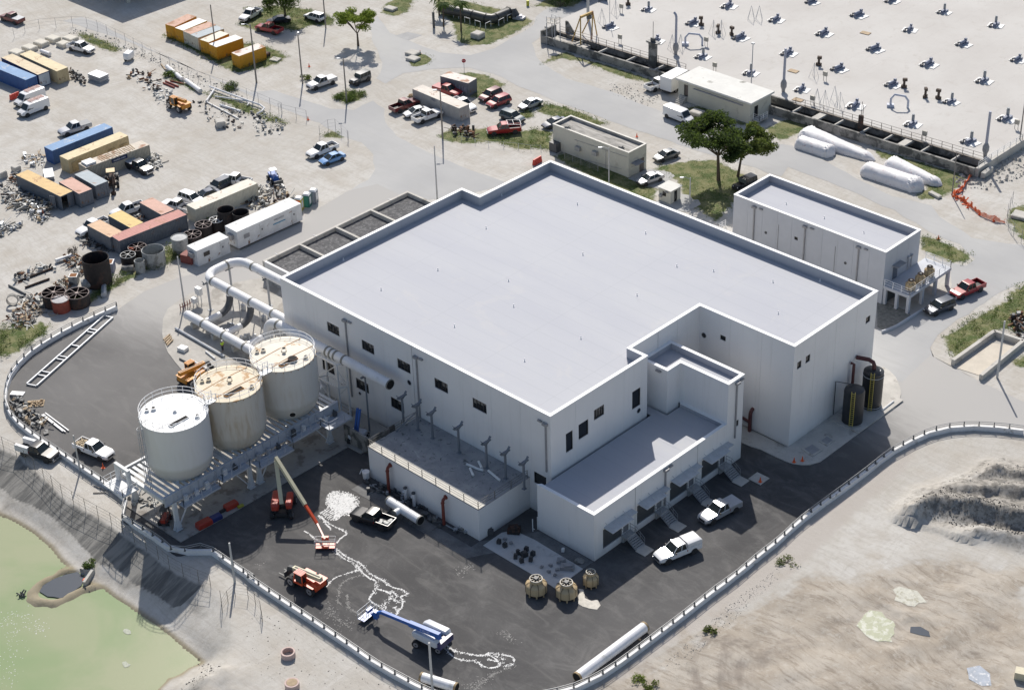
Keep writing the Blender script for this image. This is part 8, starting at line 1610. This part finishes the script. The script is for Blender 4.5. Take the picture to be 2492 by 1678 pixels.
def pole(lb,k,base,top,r0=.14,r1=.09,m_=None,arm=None,name='lamp_post',cat='pole',fixture=False,on=0.0):
 g=GT(k,*base)if k in 'ij' else G(k,*base,on);z=onX(*top,g.x).z if abs(CD[0])>0 else 8
 t=thing(name,lb,cat,(g.x,g.y,g.z));mb=MB();mb.cyl((g.x,g.y,g.z),(g.x,g.y,z),r0,r1,n=10);obj('shaft',mb,m_ or WOODP,t,smooth=True)
 if arm:mb=MB();mb.tube([(g.x,g.y,z-.3),(g.x+arm[0]*.6,g.y+arm[1]*.6,z+.1),(g.x+arm[0],g.y+arm[1],z+.05)],.045,6);mb.obox((g.x+arm[0],g.y+arm[1],z-.05),.6,.3,.15,math.atan2(arm[1],arm[0]));obj('lamp_arm',mb,GALV,t)
 if fixture:mb=MB();mb.obox((g.x,g.y,z),.5,.4,.25);obj('lamp_head',mb,GALV,t)
 return t
WOODP=M('weathered_pole',(.24,.22,.20),.9,.15);CONP=M('concrete_pole',(.50,.50,.49),.8,.1)
pole('pale pole outside the wall beside the black service truck','e',(612,1085),('e',565,808),.12,.09,CONP);pole('pale pole on the bank rising from the folded fence panels','i',(1792,745),('i',1760,440),.15,.11,CONP);pole('pale pole at the bottom edge in front of the blue boom lift','j',(1425,1660),('j',1385,1212),.15,.12,CONP)
pole('pale pole by the concrete pit casting a long shadow','h',(1990,372),('d',2048,1195),.16,.12,CONP);pole('white pole between the short office and the header pipe','a',(1408,1075),('a',1360,700),.13,.09,CONP);pole('dark pole on the verge behind the yellow containers','A',(1650,400),('A',1625,30),.14,.1);pole('dark lamp pole at the road edge beside the last yellow container','A',(1958,632),('A',1950,170),.17,.11,arm=(-.9,-.9));pole('dark pole on the lime ground left of the silver pickup','B',(428,640),('B',414,255),.14,.1,arm=(-.6,.6));pole('dark pole rising from the round bush','B',(765,780),('B',752,440),.15,.1,arm=(-.6,-.6));pole('dark pole beside the tan container','B',(1497,1060),('B',1468,690),.16,.1,arm=(-.6,-.6));pole('dark pole in the roadside grass by the white suv','B',(605,215),('B',598,-120),.14,.1)
pole('pale pole at the corner of the large building','B',(1458,1568),('B',1438,1110),.15,.08,CONP);pole('thick pale mast by the yellow gantry','C',(725,195),('C',718,-160),.3,.26,CONP);pole('slim lamp mast on the deck beside the low cream house','C',(1970,640),('C',1988,335),.1,.08,GALV,fixture=True,on=ZD);pole('slim pole on the deck behind the gantry','C',(890,180),('C',875,-60),.06,.05,GALV,on=ZD);pole('pale lamp post beside the guard booth','C',(1500,1560),('C',1500,1358),.13,.08,CONP,arm=(-1.0,-.9));pole('pale lamp post in the grass between the cream building and the large one','C',(884,1400),('C',882,1125),.12,.08,CONP,arm=(-1.0,-1.0));pole('pole at the corner of the deck by the netting','D',(1645,1490),('D',1685,1160),.1,.07,WOODP);pole('slim pole at the right edge of the deck','D',(2163,1065),('D',2185,790),.12,.08,WOODP,on=ZD)
def vent(lb,base,top,hook=False):
 t=pole(lb,base[0],base[1:],top,.26,.22,M('vent_lilac',(.36,.38,.46),.5,.1),name='vent_stack',cat='vent stack',on=ZD);g=G(base[0],*base[1:],ZD);z=onX(*top,g.x).z;mb=MB();mb.lathe([(.3,0),(.34,.5),(.55,1.0),(.55,1.7),(.3,2.3)],(g.x,g.y,ZD),14);obj('base_bulb',mb,GREYP,t,smooth=True)
 if hook:mb=MB();mb.tube([(g.x,g.y,z-.1),(g.x-.15,g.y,z+.35),(g.x-.55,g.y,z+.7)],.22,10);obj('hooked_top',mb,M('vent_lilac',(0,0,0)),t,smooth=True)
vent('lilac vent stack with a hooked top on the deck',('C',1393,415),('C',1395,130),True);vent('lilac vent stack behind the low cream house',('D',358,700),('D',386,365));vent('lilac vent stack near the corner of the deck',('D',1897,1190),('D',1940,850))
t=thing('yellow_gantry','rusty yellow gantry crane straddling the channel','gantry',G('w',700,500,1.5));YG_=M('gantry_yellow',(.50,.33,.10),.7,.3,3,tint=(.25,.1,.05),amt=.3);tp=[G('w',655,245,6.8),G('w',830,170,6.8)];mb=MB();mb.beam(tp[0],tp[1],.35,.4);obj('beam',mb,YG_,t)
for a,b in((tp[0],G('w',535,590,1.5)),(tp[0],G('w',660,640,1.5)),(tp[1],G('w',815,560,1.5)),(tp[1],G('w',890,500,1.5)),(tp[1],G('w',680,470,1.8))):mb=MB();mb.beam(b,a,.17);obj('leg',mb,YG_,t)
mb=MB();q=tp[0].lerp(tp[1],.7);mb.obox((q.x,q.y,q.z-1.0),.7,.7,.7);obj('hoist',mb,STEEL_D,t)
t=thing('gate_platform','small railed platform on thin legs at the channel end','platform',G('w',260,520,0));c4=[G('w',175,320,4.5),G('w',290,350,4.5),G('w',365,325,4.5),G('w',250,290,4.5)];mb=MB();mb.add(c4+[p+Vector((0,0,.1))for p in c4],[(0,1,2,3),(4,5,6,7),(0,1,5,4),(1,2,6,5),(2,3,7,6),(3,0,4,7)]);obj('deck',mb,CONC,t)
for p in c4:mb=MB();mb.beam((p.x,p.y,0),p,.12);obj('leg',mb,GALV,t)
railing(t,[p+Vector((0,0,.1))for p in c4],rails=2,m=GALV,step=1.2)
t=thing('sluice_tower','dark concrete sluice slab standing in the channel','sluice',G('w',1680,880,0));g=G('w',1680,870,1.5);mb=MB();mb.box(g.x-.9,g.x+.9,g.y-.2,g.y+.2,0,5.2);obj('slab',mb,CONC_D,t);mb=MB();mb.box(g.x-1.2,g.x+1.4,g.y-.6,g.y+.6,5.21,5.4);mb.obox((g.x,g.y,5.4),.8,.5,.7);mb.cyl((g.x,g.y,5.4),(g.x,g.y,9.2),.05,n=6);obj('gate_motor',mb,STEEL_D,t)
g=G('D',945,985,1.5);mb=MB();mb.box(g.x-.4,g.x+.4,g.y-.2,g.y+.2,0,4.0);mb.cyl((g.x,g.y,4),(g.x,g.y,6.5),.05,n=6);mb.cyl((g.x+.3,g.y,4),(g.x+.3,g.y,6.0),.05,n=6);lone('sluice_gate',mb,RUST,'thin rusty sluice gate standing at the middle of the right channel','sluice')
mb=MB();a=G('w',440,300,3.6);mb.add([(a.x,a.y,3.6),(a.x+.5,a.y,3.6),(a.x+3.2,a.y,.6),(a.x,a.y,.6),(a.x,a.y+.3,3.6),(a.x+.5,a.y+.3,3.6),(a.x+3.2,a.y+.3,.6),(a.x,a.y+.3,.6)],[(3,2,1,0),(4,5,6,7),(0,1,5,4),(1,2,6,5),(3,0,4,7)]);lone('end_buttress',mb,CONC_D,'dark concrete fin wall at the head of the channel','buttress')
MBL=M('mixer_blue_grey',(.17,.195,.27),.5,.15,1.5);MPL=M('mixer_plate',(.72,.72,.71),.6,.06)
m1=MB();m1.box(-1.7,1.7,-1.25,1.25,.02,.12);pl_me=m1.mesh('base_plate',MPL);m2=MB();m2.box(-.35,.45,-1.3,1.3,.12,.5);m2.box(-.3,.2,-1.2,.2,.5,.85);gb_me=m2.mesh('gearbox',MBL)
m3=MB();m3.cyl((-.05,-1.3,.8),(-.05,.9,.8),.3,n=12);m3.box(-.25,.25,.4,.9,1.05,1.35);mh_me=m3.mesh('motor',MBL);m4_=MB();m4_.cyl((-.2,.5,.4),(-.2,.5,1.9),.3,n=12);m4_.cyl((-.2,.5,1.9),(-.2,.5,2.15),.2,.32,n=12);mv_me=m4_.mesh('motor',M('motor_grey',(.28,.30,.32),.5));m5=MB();m5.tube([(-.9,-.9,.0),(-.9,-.9,.55),(-.5,-.4,.6)],.2,8);m5.box(-1.2,-.6,-1.5,-1.0,.05,.45);el_me=m5.mesh('suction_elbow',M('elbow_dark',(.10,.10,.11),.5))
spots=[('D',x,y,v_)for x,y,v_ in((580,15,0),(1190,5,0),(305,150,0),(935,115,0),(1585,90,1),(1980,190,1),(35,285,0),(670,255,0),(1325,225,0),(1735,335,0),(400,405,0),(1060,375,0),(2150,455,0),(110,555,1),(785,525,0),(1470,490,0),(500,680,0),(1195,645,0),(1890,615,1),(910,805,0),(1640,775,1),(1345,945,1),(1785,1080,1),(2065,905,1))]+[('C',x,y,v_)for x,y,v_ in((1185,70,1),(895,205,0),(1530,175,0),(1800,45,0),(1885,290,0),(1600,430,1),(1245,310,0))]
for j,(k,x,y,v_)in enumerate(spots):
 g=G(k,x,y,ZD+.2);X_,Y_=px(k,x,y);t=thing('surface_aerator',('aerator with an upright grey motor on a white plate' if v_ else 'aerator with a lying blue-grey motor on a white plate')+' on the deck','aerator',(g.x,g.y,ZD),'aerators on the deck',R(4)+(j*37%11-5)*.04);t.scale=(.8+.04*(j%4),)*3
 for nm,me_ in(('base_plate',pl_me),('gearbox',gb_me),('motor',mv_me if v_ else mh_me),('suction_elbow',el_me)):inst(nm,me_,t)
m6=MB();m6.obox((0,0,0),.9,.6,.5);m6.cyl((0,0,.5),(0,0,1.3),.22,n=8);m6.obox((.1,0,1.3),.8,.5,.5,.5);vb=m6.mesh('valve_box',M('rusty_valve',(.09,.065,.05),.8,.4,3))
for k,x,y in(('D',628,500),('D',1278,670),('D',1440,745),('D',1540,755),('C',1588,195),('C',1820,270),('C',1718,255),('C',1030,40)):g=G(k,x,y,ZD);o=inst('valve_box',vb,None,(g.x,g.y,ZD),(0,0,x*.01));tag(o,'rusty valve stand on the deck','valve','rusty valve stands on the deck')
m7=MB();m7.cyl((-.3,0,0),(-.3,0,.9),.05,n=6);m7.cyl((.3,0,0),(.3,0,.9),.05,n=6);m7.obox((0,0,.9),.8,.35,.8);pb=m7.mesh('control_panel',M('panel_beige',(.40,.38,.33),.6))
for k,x,y in(('C',968,330),('C',978,95),('C',1625,350),('D',578,800),('D',675,615),('D',1432,1070),('D',2135,985),('C',1690,545)):g=G(k,x,y,ZD);o=inst('control_panel',pb,None,(g.x,g.y,ZD));tag(o,'beige control panel on two legs on the deck','control panel','control panels on the deck')
m8=MB();m8.tube([(-.9,0,0),(0,0,2.8),(.9,0,0)],.035,5);m8.tube([(0,-.9,0),(0,0,2.8),(0,.9,0)],.035,5);m8.tube([(-.5,0,1.2),(0,-.5,1.2),(.5,0,1.2),(0,.5,1.2)],.025,5,closed=True);tf=m8.mesh('lifting_tripod',GALV)
for k,x,y in(('D',112,150),('D',172,150),('D',612,790),('D',672,800),('D',745,770),('D',788,815),('C',1365,370),('C',1430,370),('C',1740,260),('C',1680,260),('C',830,170),('C',935,105),('D',590,590)):g=G(k,x,y,ZD);o=inst('lifting_tripod',tf,None,(g.x,g.y,ZD),(0,0,y*.02));tag(o,'thin steel lifting tripod on the deck','tripod','lifting tripods on the deck')
for k,p,lb in(('x',((610,1200),(680,1100),(740,1105),(800,1130),(830,1215)),'white arched pipe with a blue base on the right of the deck'),('w',((2140,640),(2190,560),(2200,500),(2329,530),(2380,640)),'white arched pipe on the left of the deck behind the vent stack')):
 a=G(k,*p[0],ZD);e_=G(k,*p[-1],ZD);mb=MB();mb.tube([a,a+Vector((0,0,1.5)),a.lerp(e_,.2)+Vector((0,0,2.3)),a.lerp(e_,.8)+Vector((0,0,2.1)),e_+Vector((0,0,1.3)),e_],.2,8);mb.obox((a.x,a.y,ZD),1.2,.8,.5,.6);lone('arched_pipe',mb,M('pipe_lilac',(.5,.53,.62),.5),lb,'pipe',smooth=True)
for j,(x,y)in enumerate(((435,545),(470,765),(985,255))):g=G('D',x,y,ZD);mb=MB();mb.obox((g.x,g.y,ZD),1.8,1.2,.12,.1);lone('deck_hatch',mb,WOOD,['pale hatch lid left of centre on the deck','pale hatch lid nearest the channel','pale hatch lid toward the top of the deck'][j],'hatch')
for j,(x,y)in enumerate(((320,1310),(350,1545))):g=GT('j',x,y);t=thing('clay_ring',('open pinkish clay ring on the pale ground','clay ring with a tan lid at the bottom edge')[j],'ring',(g.x,g.y,g.z));mb=MB();mb.lathe([(.8,0),(.8,.7),(.62,.7),(.62,.1)],(g.x,g.y,g.z),20,cap_top=False);obj('ring_wall',mb,M('clay_pink',(.56,.43,.39),.8,.15),t);mb=MB();mb.cyl((g.x,g.y,g.z+(.1 if j==0 else.6)),(g.x,g.y,g.z+(.12 if j==0 else.72)),.6,n=16);obj('fill',mb,(CONC,WOOD)[j],t)
a,b=G('i',640,745,-1.7),G('i',705,655,-1.7);t=thing('outlet_headwall','small concrete outlet wall at the edge of the dark pool','headwall',(a.x,a.y,-2.4));mb=MB();mb.beam((a.x,a.y,-2.1),(b.x,b.y,-2.0),.35,.9);obj('wing_wall',mb,CONC,t);mb=MB();c_=G('i',612,640,-1.8);mb.beam((c_.x,c_.y,-2.1),(c_.x+1.6,c_.y+.9,-2.1),.3,.8);obj('wing_wall',mb,CONC,t)
mb=MB();mb.lathe([(.05,0),(.3,.08),(.34,.25),(.2,.4)],G('i',652,740,-2.2),12);lone('red_float',mb,ORANGE,'red float at the pool edge by the outlet wall','float')
rr=random.Random(2);mb=MB()
for _ in range(12):g=G('i',165+rr.uniform(-25,25),848+rr.uniform(-14,10),ZW);mb.beam(g,g+Vector((rr.uniform(-.6,.6),rr.uniform(-.6,.6),rr.uniform(.1,.5))),.12)
lone('driftwood',mb,STEEL_D,'dark driftwood lump in the green water','driftwood')
for j,(x,y)in enumerate(((975,1122),(962,1375))):mb=MB();g=G('i',x,y,ZW);mb.add([(g.x+.6*math.cos(q*.785)*rr.uniform(.6,1.2),g.y+.5*math.sin(q*.785)*rr.uniform(.5,1.1),ZW+.03)for q in range(8)],[tuple(range(8))]);lone('floating_scum',mb,M('pale_scum',(.42,.44,.36),.8,.3,5),['pale scum raft on the green water, upper one','pale scum raft on the green water, lower one'][j],'scum')
mb=MB();mb.box(0,.1,0,.1,0,.1)
for j,(p,q)in enumerate((((715,1195),(930,1280)),((710,1250),(860,1245)))):a,b=G('e',*p,.1),G('e',*q,.1);mb=MB();mb.cyl(a,b,.07,n=6);lone('thin_pole',mb,WOODP,['long thin pole lying outside the wall below the pale post','short thin pole crossing the long one outside the wall'][j],'pole')
def rubble(k,pts,n,s0,s1,m_,seed,lb):
 rr=random.Random(seed);poly=GP(k,pts);xs=[p[0]for p in poly];ys=[p[1]for p in poly];X_=np.array([rr.uniform(min(xs),max(xs))for _ in range(n*3)]);Y_=np.array([rr.uniform(min(ys),max(ys))for _ in range(n*3)]);ok=inside(poly,X_,Y_);mb=MB();c_=0
 for x,y,o_ in zip(X_,Y_,ok):
  if not o_ or c_>=n:continue
  c_+=1;s_=s0*(s1/s0)**(rr.random()**2);z=gz(x,y);v=[(x+s_*rr.uniform(.5,1)*a,y+s_*rr.uniform(.5,1)*b,z+s_*c2*rr.uniform(.4,.8))for a,b,c2 in((1,0,0),(0,1,0),(-1,0,0),(0,-1,0),(.4,.3,1),(-.4,-.2,1))]
  mb.add(v,[(0,1,4),(1,2,5,4),(2,3,5),(3,0,4,5)])
 o=obj('rubble',mb,m_,None,kind='stuff');o['label']=lb
ROCK=M('lime_rubble',(.42,.40,.36),.95,.25,3);DROCK=M('dark_rubble',(.17,.155,.14),.95,.35,3)
rubble('h',[(1330,1420),(1560,1260),(2195,1400),(2500,1500),(2500,1690),(1960,1590),(1600,1490)],1500,.03,.2,DROCK,1,'dark broken rock in the dug heap');rubble('h',[(1620,1200),(1900,1060),(2300,1040),(2400,1250),(1800,1240)],400,.03,.18,ROCK,2,'pale broken rock on the upper ridge')
rubble('k',[(1270,1380),(1500,1180),(1750,960),(2000,760),(2195,620),(2195,700),(1900,980),(1600,1260),(1400,1420)],700,.03,.12,ROCK,3,'gravel specks along the ditch outside the wall');rubble('C',[(880,640),(1200,640),(1280,760),(1180,820),(900,720)],350,.05,.25,ROCK,4,'stones on the bare ground by the access road');rubble('A',[(520,200),(900,300),(1500,560),(1900,760),(1900,820),(1500,640),(900,380),(520,260)],700,.05,.3,ROCK,5,'stones along the storage yard fence')
rubble('i',[(0,150),(130,280),(400,470),(520,620),(780,780),(1080,990),(1400,1230),(1560,1360),(1450,1420),(1250,1568),(1500,1568),(1700,1400),(1500,1200),(1000,850),(500,530),(100,200)],900,.04,.2,DROCK,6,'debris specks along the pond shore');rubble('d',[(1650,100),(1900,0),(2195,-150),(2195,100),(1900,200),(1700,180)],450,.08,.6,ROCK,7,'broken slabs in the trench beyond the deck corner');rubble('j',[(0,900),(400,1100),(900,1400),(1200,1568),(300,1568),(0,1400)],200,.03,.12,DROCK,8,'specks on the pale ground outside the wall')
mb=MB();a,b=G('D',1880,1340,.6),G('D',1945,1290,.6);mb.beam(a,b,.7,.9);lone('fallen_block',mb,CONC,'long pale concrete block beside the deck corner','block')
# vegetation
def leafmat(name,a,b,c3=None):
 s=NT(name);n1_=s.noise(0.9,3,.6);n2_=s.noise(6,2,.6);c=s.mix(s.ss(n1_,.35,.65),a,b);c=s.mix(s.math('MULTIPLY',s.ss(n2_,.5,.75),.5),c,c3 or tuple(min(1,v*1.7)for v in b));s.p.inputs['Subsurface Weight'].default_value=0.0
 m_=s.fin(c,.75,spec=.15);tr=s.n('ShaderNodeBsdfTranslucent');mx=s.n('ShaderNodeMixShader');s.put(tr.inputs[0],s.mix(.35,c,(.25,.35,.06)));mx.inputs[0].default_value=.4
 s.t.links.new(s.p.outputs[0],mx.inputs[1]);s.t.links.new(tr.outputs[0],mx.inputs[2]);s.t.links.new(mx.outputs[0],s.out.inputs[0]);return m_
def leaves(name,C3,S_,m,par=None,kind='stuff',droop=0.0,seed=1,aspect=.55):
 """many small leaf faces at the points C3 with sizes S_"""
 r_=np.random.default_rng(seed);n=len(C3);C3=np.asarray(C3,float);S_=np.asarray(S_,float)[:,None]
 u=r_.normal(size=(n,3));u[:,2]=u[:,2]*.7-droop;u/=np.linalg.norm(u,axis=1)[:,None];w_=r_.normal(size=(n,3));w_-=(w_*u).sum(1)[:,None]*u;w_/=np.linalg.norm(w_,axis=1)[:,None]
 V_=np.stack([C3-u*S_*.5,C3+w_*S_*aspect*.5,C3+u*S_*.6,C3-w_*S_*aspect*.5],1).reshape(-1,3)
 off=root_loc(par)if par is not None else Vector((0,0,0));V_-=np.array(off)
 me_=bpy.data.meshes.new(name);me_.vertices.add(4*n);me_.vertices.foreach_set('co',V_.ravel());me_.loops.add(4*n);me_.loops.foreach_set('vertex_index',np.arange(4*n,dtype=np.int32));me_.polygons.add(n);me_.polygons.foreach_set('loop_start',np.arange(0,4*n,4,dtype=np.int32));me_.update();me_.materials.append(m)
 o=bpy.data.objects.new(name,me_);COL.objects.link(o)
 if par is not None:o.parent=par
 return tag(o,kind=kind)
BARK=M('bark',(.10,.075,.055),.9,.3,3)
def tree(lb,base,H_,R_,lm,seed,nl=4200,trunk=.35,gap=.35,droop=0.0,ls=.36,name='broadleaf_tree',flat=.55,lean=(0,0),limbs=7):
 rr=random.Random(seed);g=base;t=thing(name,lb,'tree',g);mb=MB();h0=H_*trunk;tops=[]
 b0=Vector(g);f_=b0+Vector((lean[0]*.3,lean[1]*.3,h0));mb.cyl(b0,b0.lerp(f_,.5),.26*H_/8,.2*H_/8,n=9);mb.cyl(b0.lerp(f_,.5),f_,.2*H_/8,.17*H_/8,n=9)
 for i in range(limbs):
  a=6.2832*i/limbs+rr.uniform(-.4,.4);q=R_*rr.uniform(.35,.8);e=f_+Vector((math.cos(a)*q+lean[0],math.sin(a)*q+lean[1],(H_-h0)*rr.uniform(.35,.85)));m_=f_.lerp(e,.5)+Vector((0,0,.3));mb.tube([f_,m_,e],.075*H_/8,6)
  for j in range(4):
   e2=e+Vector((rr.uniform(-1,1)*R_*.35,rr.uniform(-1,1)*R_*.35,rr.uniform(-.2,.35)*(H_-h0)*.5));mb.tube([m_.lerp(e,rr.uniform(.3,1)),e2],.035*H_/8,5);tops.append((e2,R_*rr.uniform(.18,.34)))
  tops.append((e,R_*rr.uniform(.2,.35)))
 obj('trunk',mb,BARK,t,smooth=True)
 pts=[];sz=[];k=nl//len(tops)
 for c_,r_ in tops:
  if rr.random()<gap*.35:kk=int(k*.4)
  else:kk=int(k*rr.uniform(.8,1.4))
  for _ in range(kk):
   v=Vector((rr.gauss(0,1),rr.gauss(0,1),rr.gauss(0,1))).normalized()*r_*(rr.random()**.4);z=v.z*flat-(rr.random()**2*droop*2.5);pts.append((c_.x+v.x,c_.y+v.y,max(g.z+.3,c_.z+z)));sz.append(ls*rr.uniform(.6,1.3))
 leaves('crown',pts,sz,lm,t,None,droop,seed);return t
L_BR=leafmat('leaf_bright',(.14,.20,.03),(.24,.29,.05));L_DK=leafmat('leaf_dark',(.028,.048,.018),(.055,.085,.028));L_MD=leafmat('leaf_mid',(.05,.09,.03),(.11,.15,.045));L_YL=leafmat('leaf_olive',(.06,.085,.025),(.14,.16,.045));L_GR=leafmat('leaf_grass',(.055,.095,.028),(.12,.155,.055),(.22,.21,.11))
def hgt(k,base,top):g=G(k,*base);return g,onX(k,*top,g.x).z
g,h=hgt('B',(852,350),(860,50));tree('bright green open crowned tree standing alone on the lime ground',g,h,3.7,L_BR,5,8000,.32,.7,ls=.34,limbs=8)
g,h=hgt('B',(300,165),(300,-60));tree('big drooping tree cut by the top edge, shading cars beneath it',g,max(h,8.5),4.4,L_MD,7,7500,.3,.1,droop=1.0,ls=.34,limbs=9)
g,h=hgt('C',(1720,1375),(1700,955));tree('dark dense tree on the grass, the larger one of two',g,h+.2,5.4,L_DK,8,12000,.42,.4,ls=.42,limbs=12,flat=.5,lean=(-.4,-.6))
g,h=hgt('C',(1868,1348),(1960,965));tree('olive green tree growing against the dark dense tree',g,h,4.4,L_YL,12,9000,.42,.15,ls=.40,limbs=10,lean=(1.0,.9))
def palm(lb,base,top,seed):
 g,h=hgt('B',base,top);h=max(4.5,h);t=thing('palm_tree',lb,'palm',g);mb=MB();mb.cyl(g,g+Vector((.1,0,h)),.17,.11,n=8);obj('trunk',mb,BARK,t);rr=random.Random(seed)
 for i in range(15):
  a=6.2832*i/15+rr.uniform(-.2,.2);up=rr.uniform(-.2,.9);mb=MB();pr_=None
  for j in range(7):
   s_=j/6;L=2.0;p=g+Vector((.1+math.cos(a)*L*s_,math.sin(a)*L*s_,h+up*s_-1.5*s_*s_));sd=Vector((-math.sin(a),math.cos(a),0))*(.34*math.sin(math.pi*min(s_+.12,1)))
   if pr_:mb.add([pr_[0],pr_[0]+pr_[1]+Vector((0,0,-.15)),p+sd+Vector((0,0,-.15)),p],[(0,1,2,3)]);mb.add([pr_[0],pr_[0]-pr_[1]+Vector((0,0,-.15)),p-sd+Vector((0,0,-.15)),p],[(3,2,1,0)])
   pr_=(p,sd)
  obj('frond',mb,L_MD,t)
palm('palm with the farther shadow star, left one of two',(1505,205),(1500,20),1);palm('palm on the grass corner, right one of two',(1638,238),(1630,10),2);palm('short palm leaning at the left end of the black pipe',(1470,120),(1462,-20),3)
def bush(lb,k,x,y,r_,h_,lm,seed,n=700,cat='bush',name='bush',terr=False):
 g=GT(k,x,y)if terr else G(k,x,y);rr=random.Random(seed);t=thing(name,lb,cat,g);mb=MB();pts=[];sz=[]
 for j in range(7):
  a=rr.uniform(0,6.28);e=g+Vector((math.cos(a)*r_*.6,math.sin(a)*r_*.6,h_*rr.uniform(.5,.9)));mb.tube([g,e],.03,5)
  for _ in range(n//7):v=Vector((rr.gauss(0,1),rr.gauss(0,1),rr.gauss(0,1))).normalized()*(rr.random()**.5);pts.append((e.x+v.x*r_*.5,e.y+v.y*r_*.5,max(g.z+.04,e.z+v.z*h_*.45-.1)));sz.append(rr.uniform(.12,.3))
 obj('stems',mb,BARK,t,kind='stuff');leaves('foliage',pts,sz,lm,t,None,0,seed)
bush('dense dark bush at the top edge beside the road','C',515,55,2.4,2.6,L_DK,1,1800);bush('bush with a yellowish top outside the wall in the gravel','k',1655,1125,.8,.5,L_YL,2,260,terr=True);bush('green bush at the bottom edge, left one','k',1110,1500,.9,.5,L_BR,3,260,terr=True);bush('green bush at the bottom edge, right one','k',1205,1545,1.0,.6,L_YL,4,300,terr=True);bush('pale scrubby bush between the wall and the dirt','l',390,600,1.5,.35,L_YL,5,220,terr=True);bush('green bush behind the outlet wall of the dark pool','i',690,628,.9,.7,L_MD,6,600,terr=True)
bush('rounded bush by the fence on the dirt road','A',1765,680,1.3,1.1,L_DK,7,800);bush('small bush behind the fence pipes','A',1300,590,1.4,.9,L_MD,8,700);bush('sprouting weed on the black drum rim','a',1565,420,.6,.6,L_BR,9,250);bush('dry brown shrub in the scrap yard','m',1175,400,.9,1.3,M('dry_twig',(.16,.13,.11),.9),10,300);bush('round bush at the foot of the dark pole','B',745,760,2.0,.8,L_MD,11,1100);bush('round bush right of the dark pole foot','B',840,740,1.9,.9,L_MD,12,1100);bush('grey green scrub by the dark pole on lime ground','B',450,610,1.1,.8,L_YL,13,500)
pts=[];sz=[];rs=np.random.default_rng(3)
for gi,poly in enumerate(grass_p):
 xs=[p[0]for p in poly];ys=[p[1]for p in poly];A_=(max(xs)-min(xs))*(max(ys)-min(ys));n=int(min(A_,900)*3.0);X_=rs.uniform(min(xs),max(xs),n);Y_=rs.uniform(min(ys),max(ys),n);dd,_=dist_line(poly,X_,Y_,True);ins_=inside(poly,X_,Y_)
 tall=gi in(0,1,2,3,4,5,9,12,13,14,15,22,23);keep=ins_|(dd<rs.uniform(0,1.0,n)**2);cl=vn(X_,Y_,2.2,gi+3);keep&=cl>(.28 if tall else.42)
 gi_n=len(grass_p)-gi
 dense=gi_n in(2,3);hh=.85 if dense else(.42 if tall else.13)
 for x,y,c_ in zip(X_[keep],Y_[keep],cl[keep]):
  z=gz(x,y);k_=26 if dense else(11 if tall else 5)
  q=rs.normal(size=(k_,3))*[.22,.22,0];q[:,2]=rs.random(k_)*hh*(c_+.3)
  pts.append(q+[x,y,z+.03]);sz.append(rs.uniform(.07,.2 if hh<.2 else.26,k_))
o=leaves('weeds',np.concatenate(pts),np.concatenate(sz),L_GR,None,'stuff',seed=5,aspect=.5);o['label']='rough grass and weeds over the green patches'
def relabel(grp,look,marks,only=None):
 its=[o for o in bpy.data.objects if o.get('group')==grp and o.parent is None and(only is None or only in o['label'])]
 P_=[Vector(o.location)for o in its];W1=['nearest','second nearest','third nearest','fourth nearest','fifth nearest','sixth nearest','seventh nearest','eighth nearest','ninth nearest','tenth nearest']
 used=set()
 for o,p in zip(its,P_):
  best=None
  for nm,q in marks:
   rk=sorted(range(len(P_)),key=lambda i:(P_[i]-q).length).index(its.index(o));sc_=(rk,(p-q).length)
   if(nm,rk)not in used and(best is None or sc_<best[0]):best=(sc_,nm,rk)
  used.add((best[1],best[2]));o['label']='%s, %s to the %s'%(look,W1[min(best[2],9)],best[1])
MK=[('hooked vent stack',G('C',1393,415)),('yellow gantry',G('w',750,550)),('concrete sluice slab',G('w',1680,880)),('low cream house',G('D',200,700)),('right arched pipe',G('D',1230,800)),('thin sluice gate',G('D',945,985)),('deck corner',G('D',1825,1270)),('deck far right',G('D',2195,0)),('left arched pipe',G('C',1530,300)),('upper pale hatch lid',G('D',985,255)),('slim right edge pole',G('D',2163,1065)),('lamp mast top',G('D',300,-40))]
relabel('aerators on the deck','aerator with upright grey motor',MK,'upright');relabel('aerators on the deck','aerator with lying blue-grey motor',MK,'lying');relabel('lifting tripods on the deck','thin steel tripod',MK);relabel('control panels on the deck','beige two-legged control panel',MK);relabel('rusty valve stands on the deck','rusty valve stand',MK)
MS=[('annex corner',Vector((-3.6,-8.8,0))),('office wing corner',Vector((9,-2.5,0))),('left beige cooling tower',G('v',885,1190)),('manhole',G('v',1567,685)),('right front cooling tower',G('v',1365,1250)),('rust red heap',G('v',530,215))]
relabel('dark pedestals on the pale slab','small dark bolt pedestal',MS);relabel('grey foot plates on the pale slab','small grey foot plate',MS)
relabel('cradles under the header pipe','concrete cradle',[('open end of the header pipe',Vector((-70,-1.2,0))),('lime silos',Vector((-40,-5,0)))]);relabel('white hoop guards along the black pipe','white hoop guard',[('palms',G('B',1600,200)),('silver bundle',G('C',200,145)),('knee of the black pipe',G('B',1850,200))])
bpy.context.view_layer.update();dg=bpy.context.evaluated_depsgraph_get()
for o in[o for o in bpy.data.objects if o.type=='FONT']:
 me_=bpy.data.meshes.new_from_object(o.evaluated_get(dg));me_.name='lettering'
 if not me_.materials:me_.materials.append(o.data.materials[0])
 n_=bpy.data.objects.new('lettering',me_);COL.objects.link(n_);n_.parent=o.parent;n_.matrix_local=o.matrix_local.copy();bpy.data.objects.remove(o)
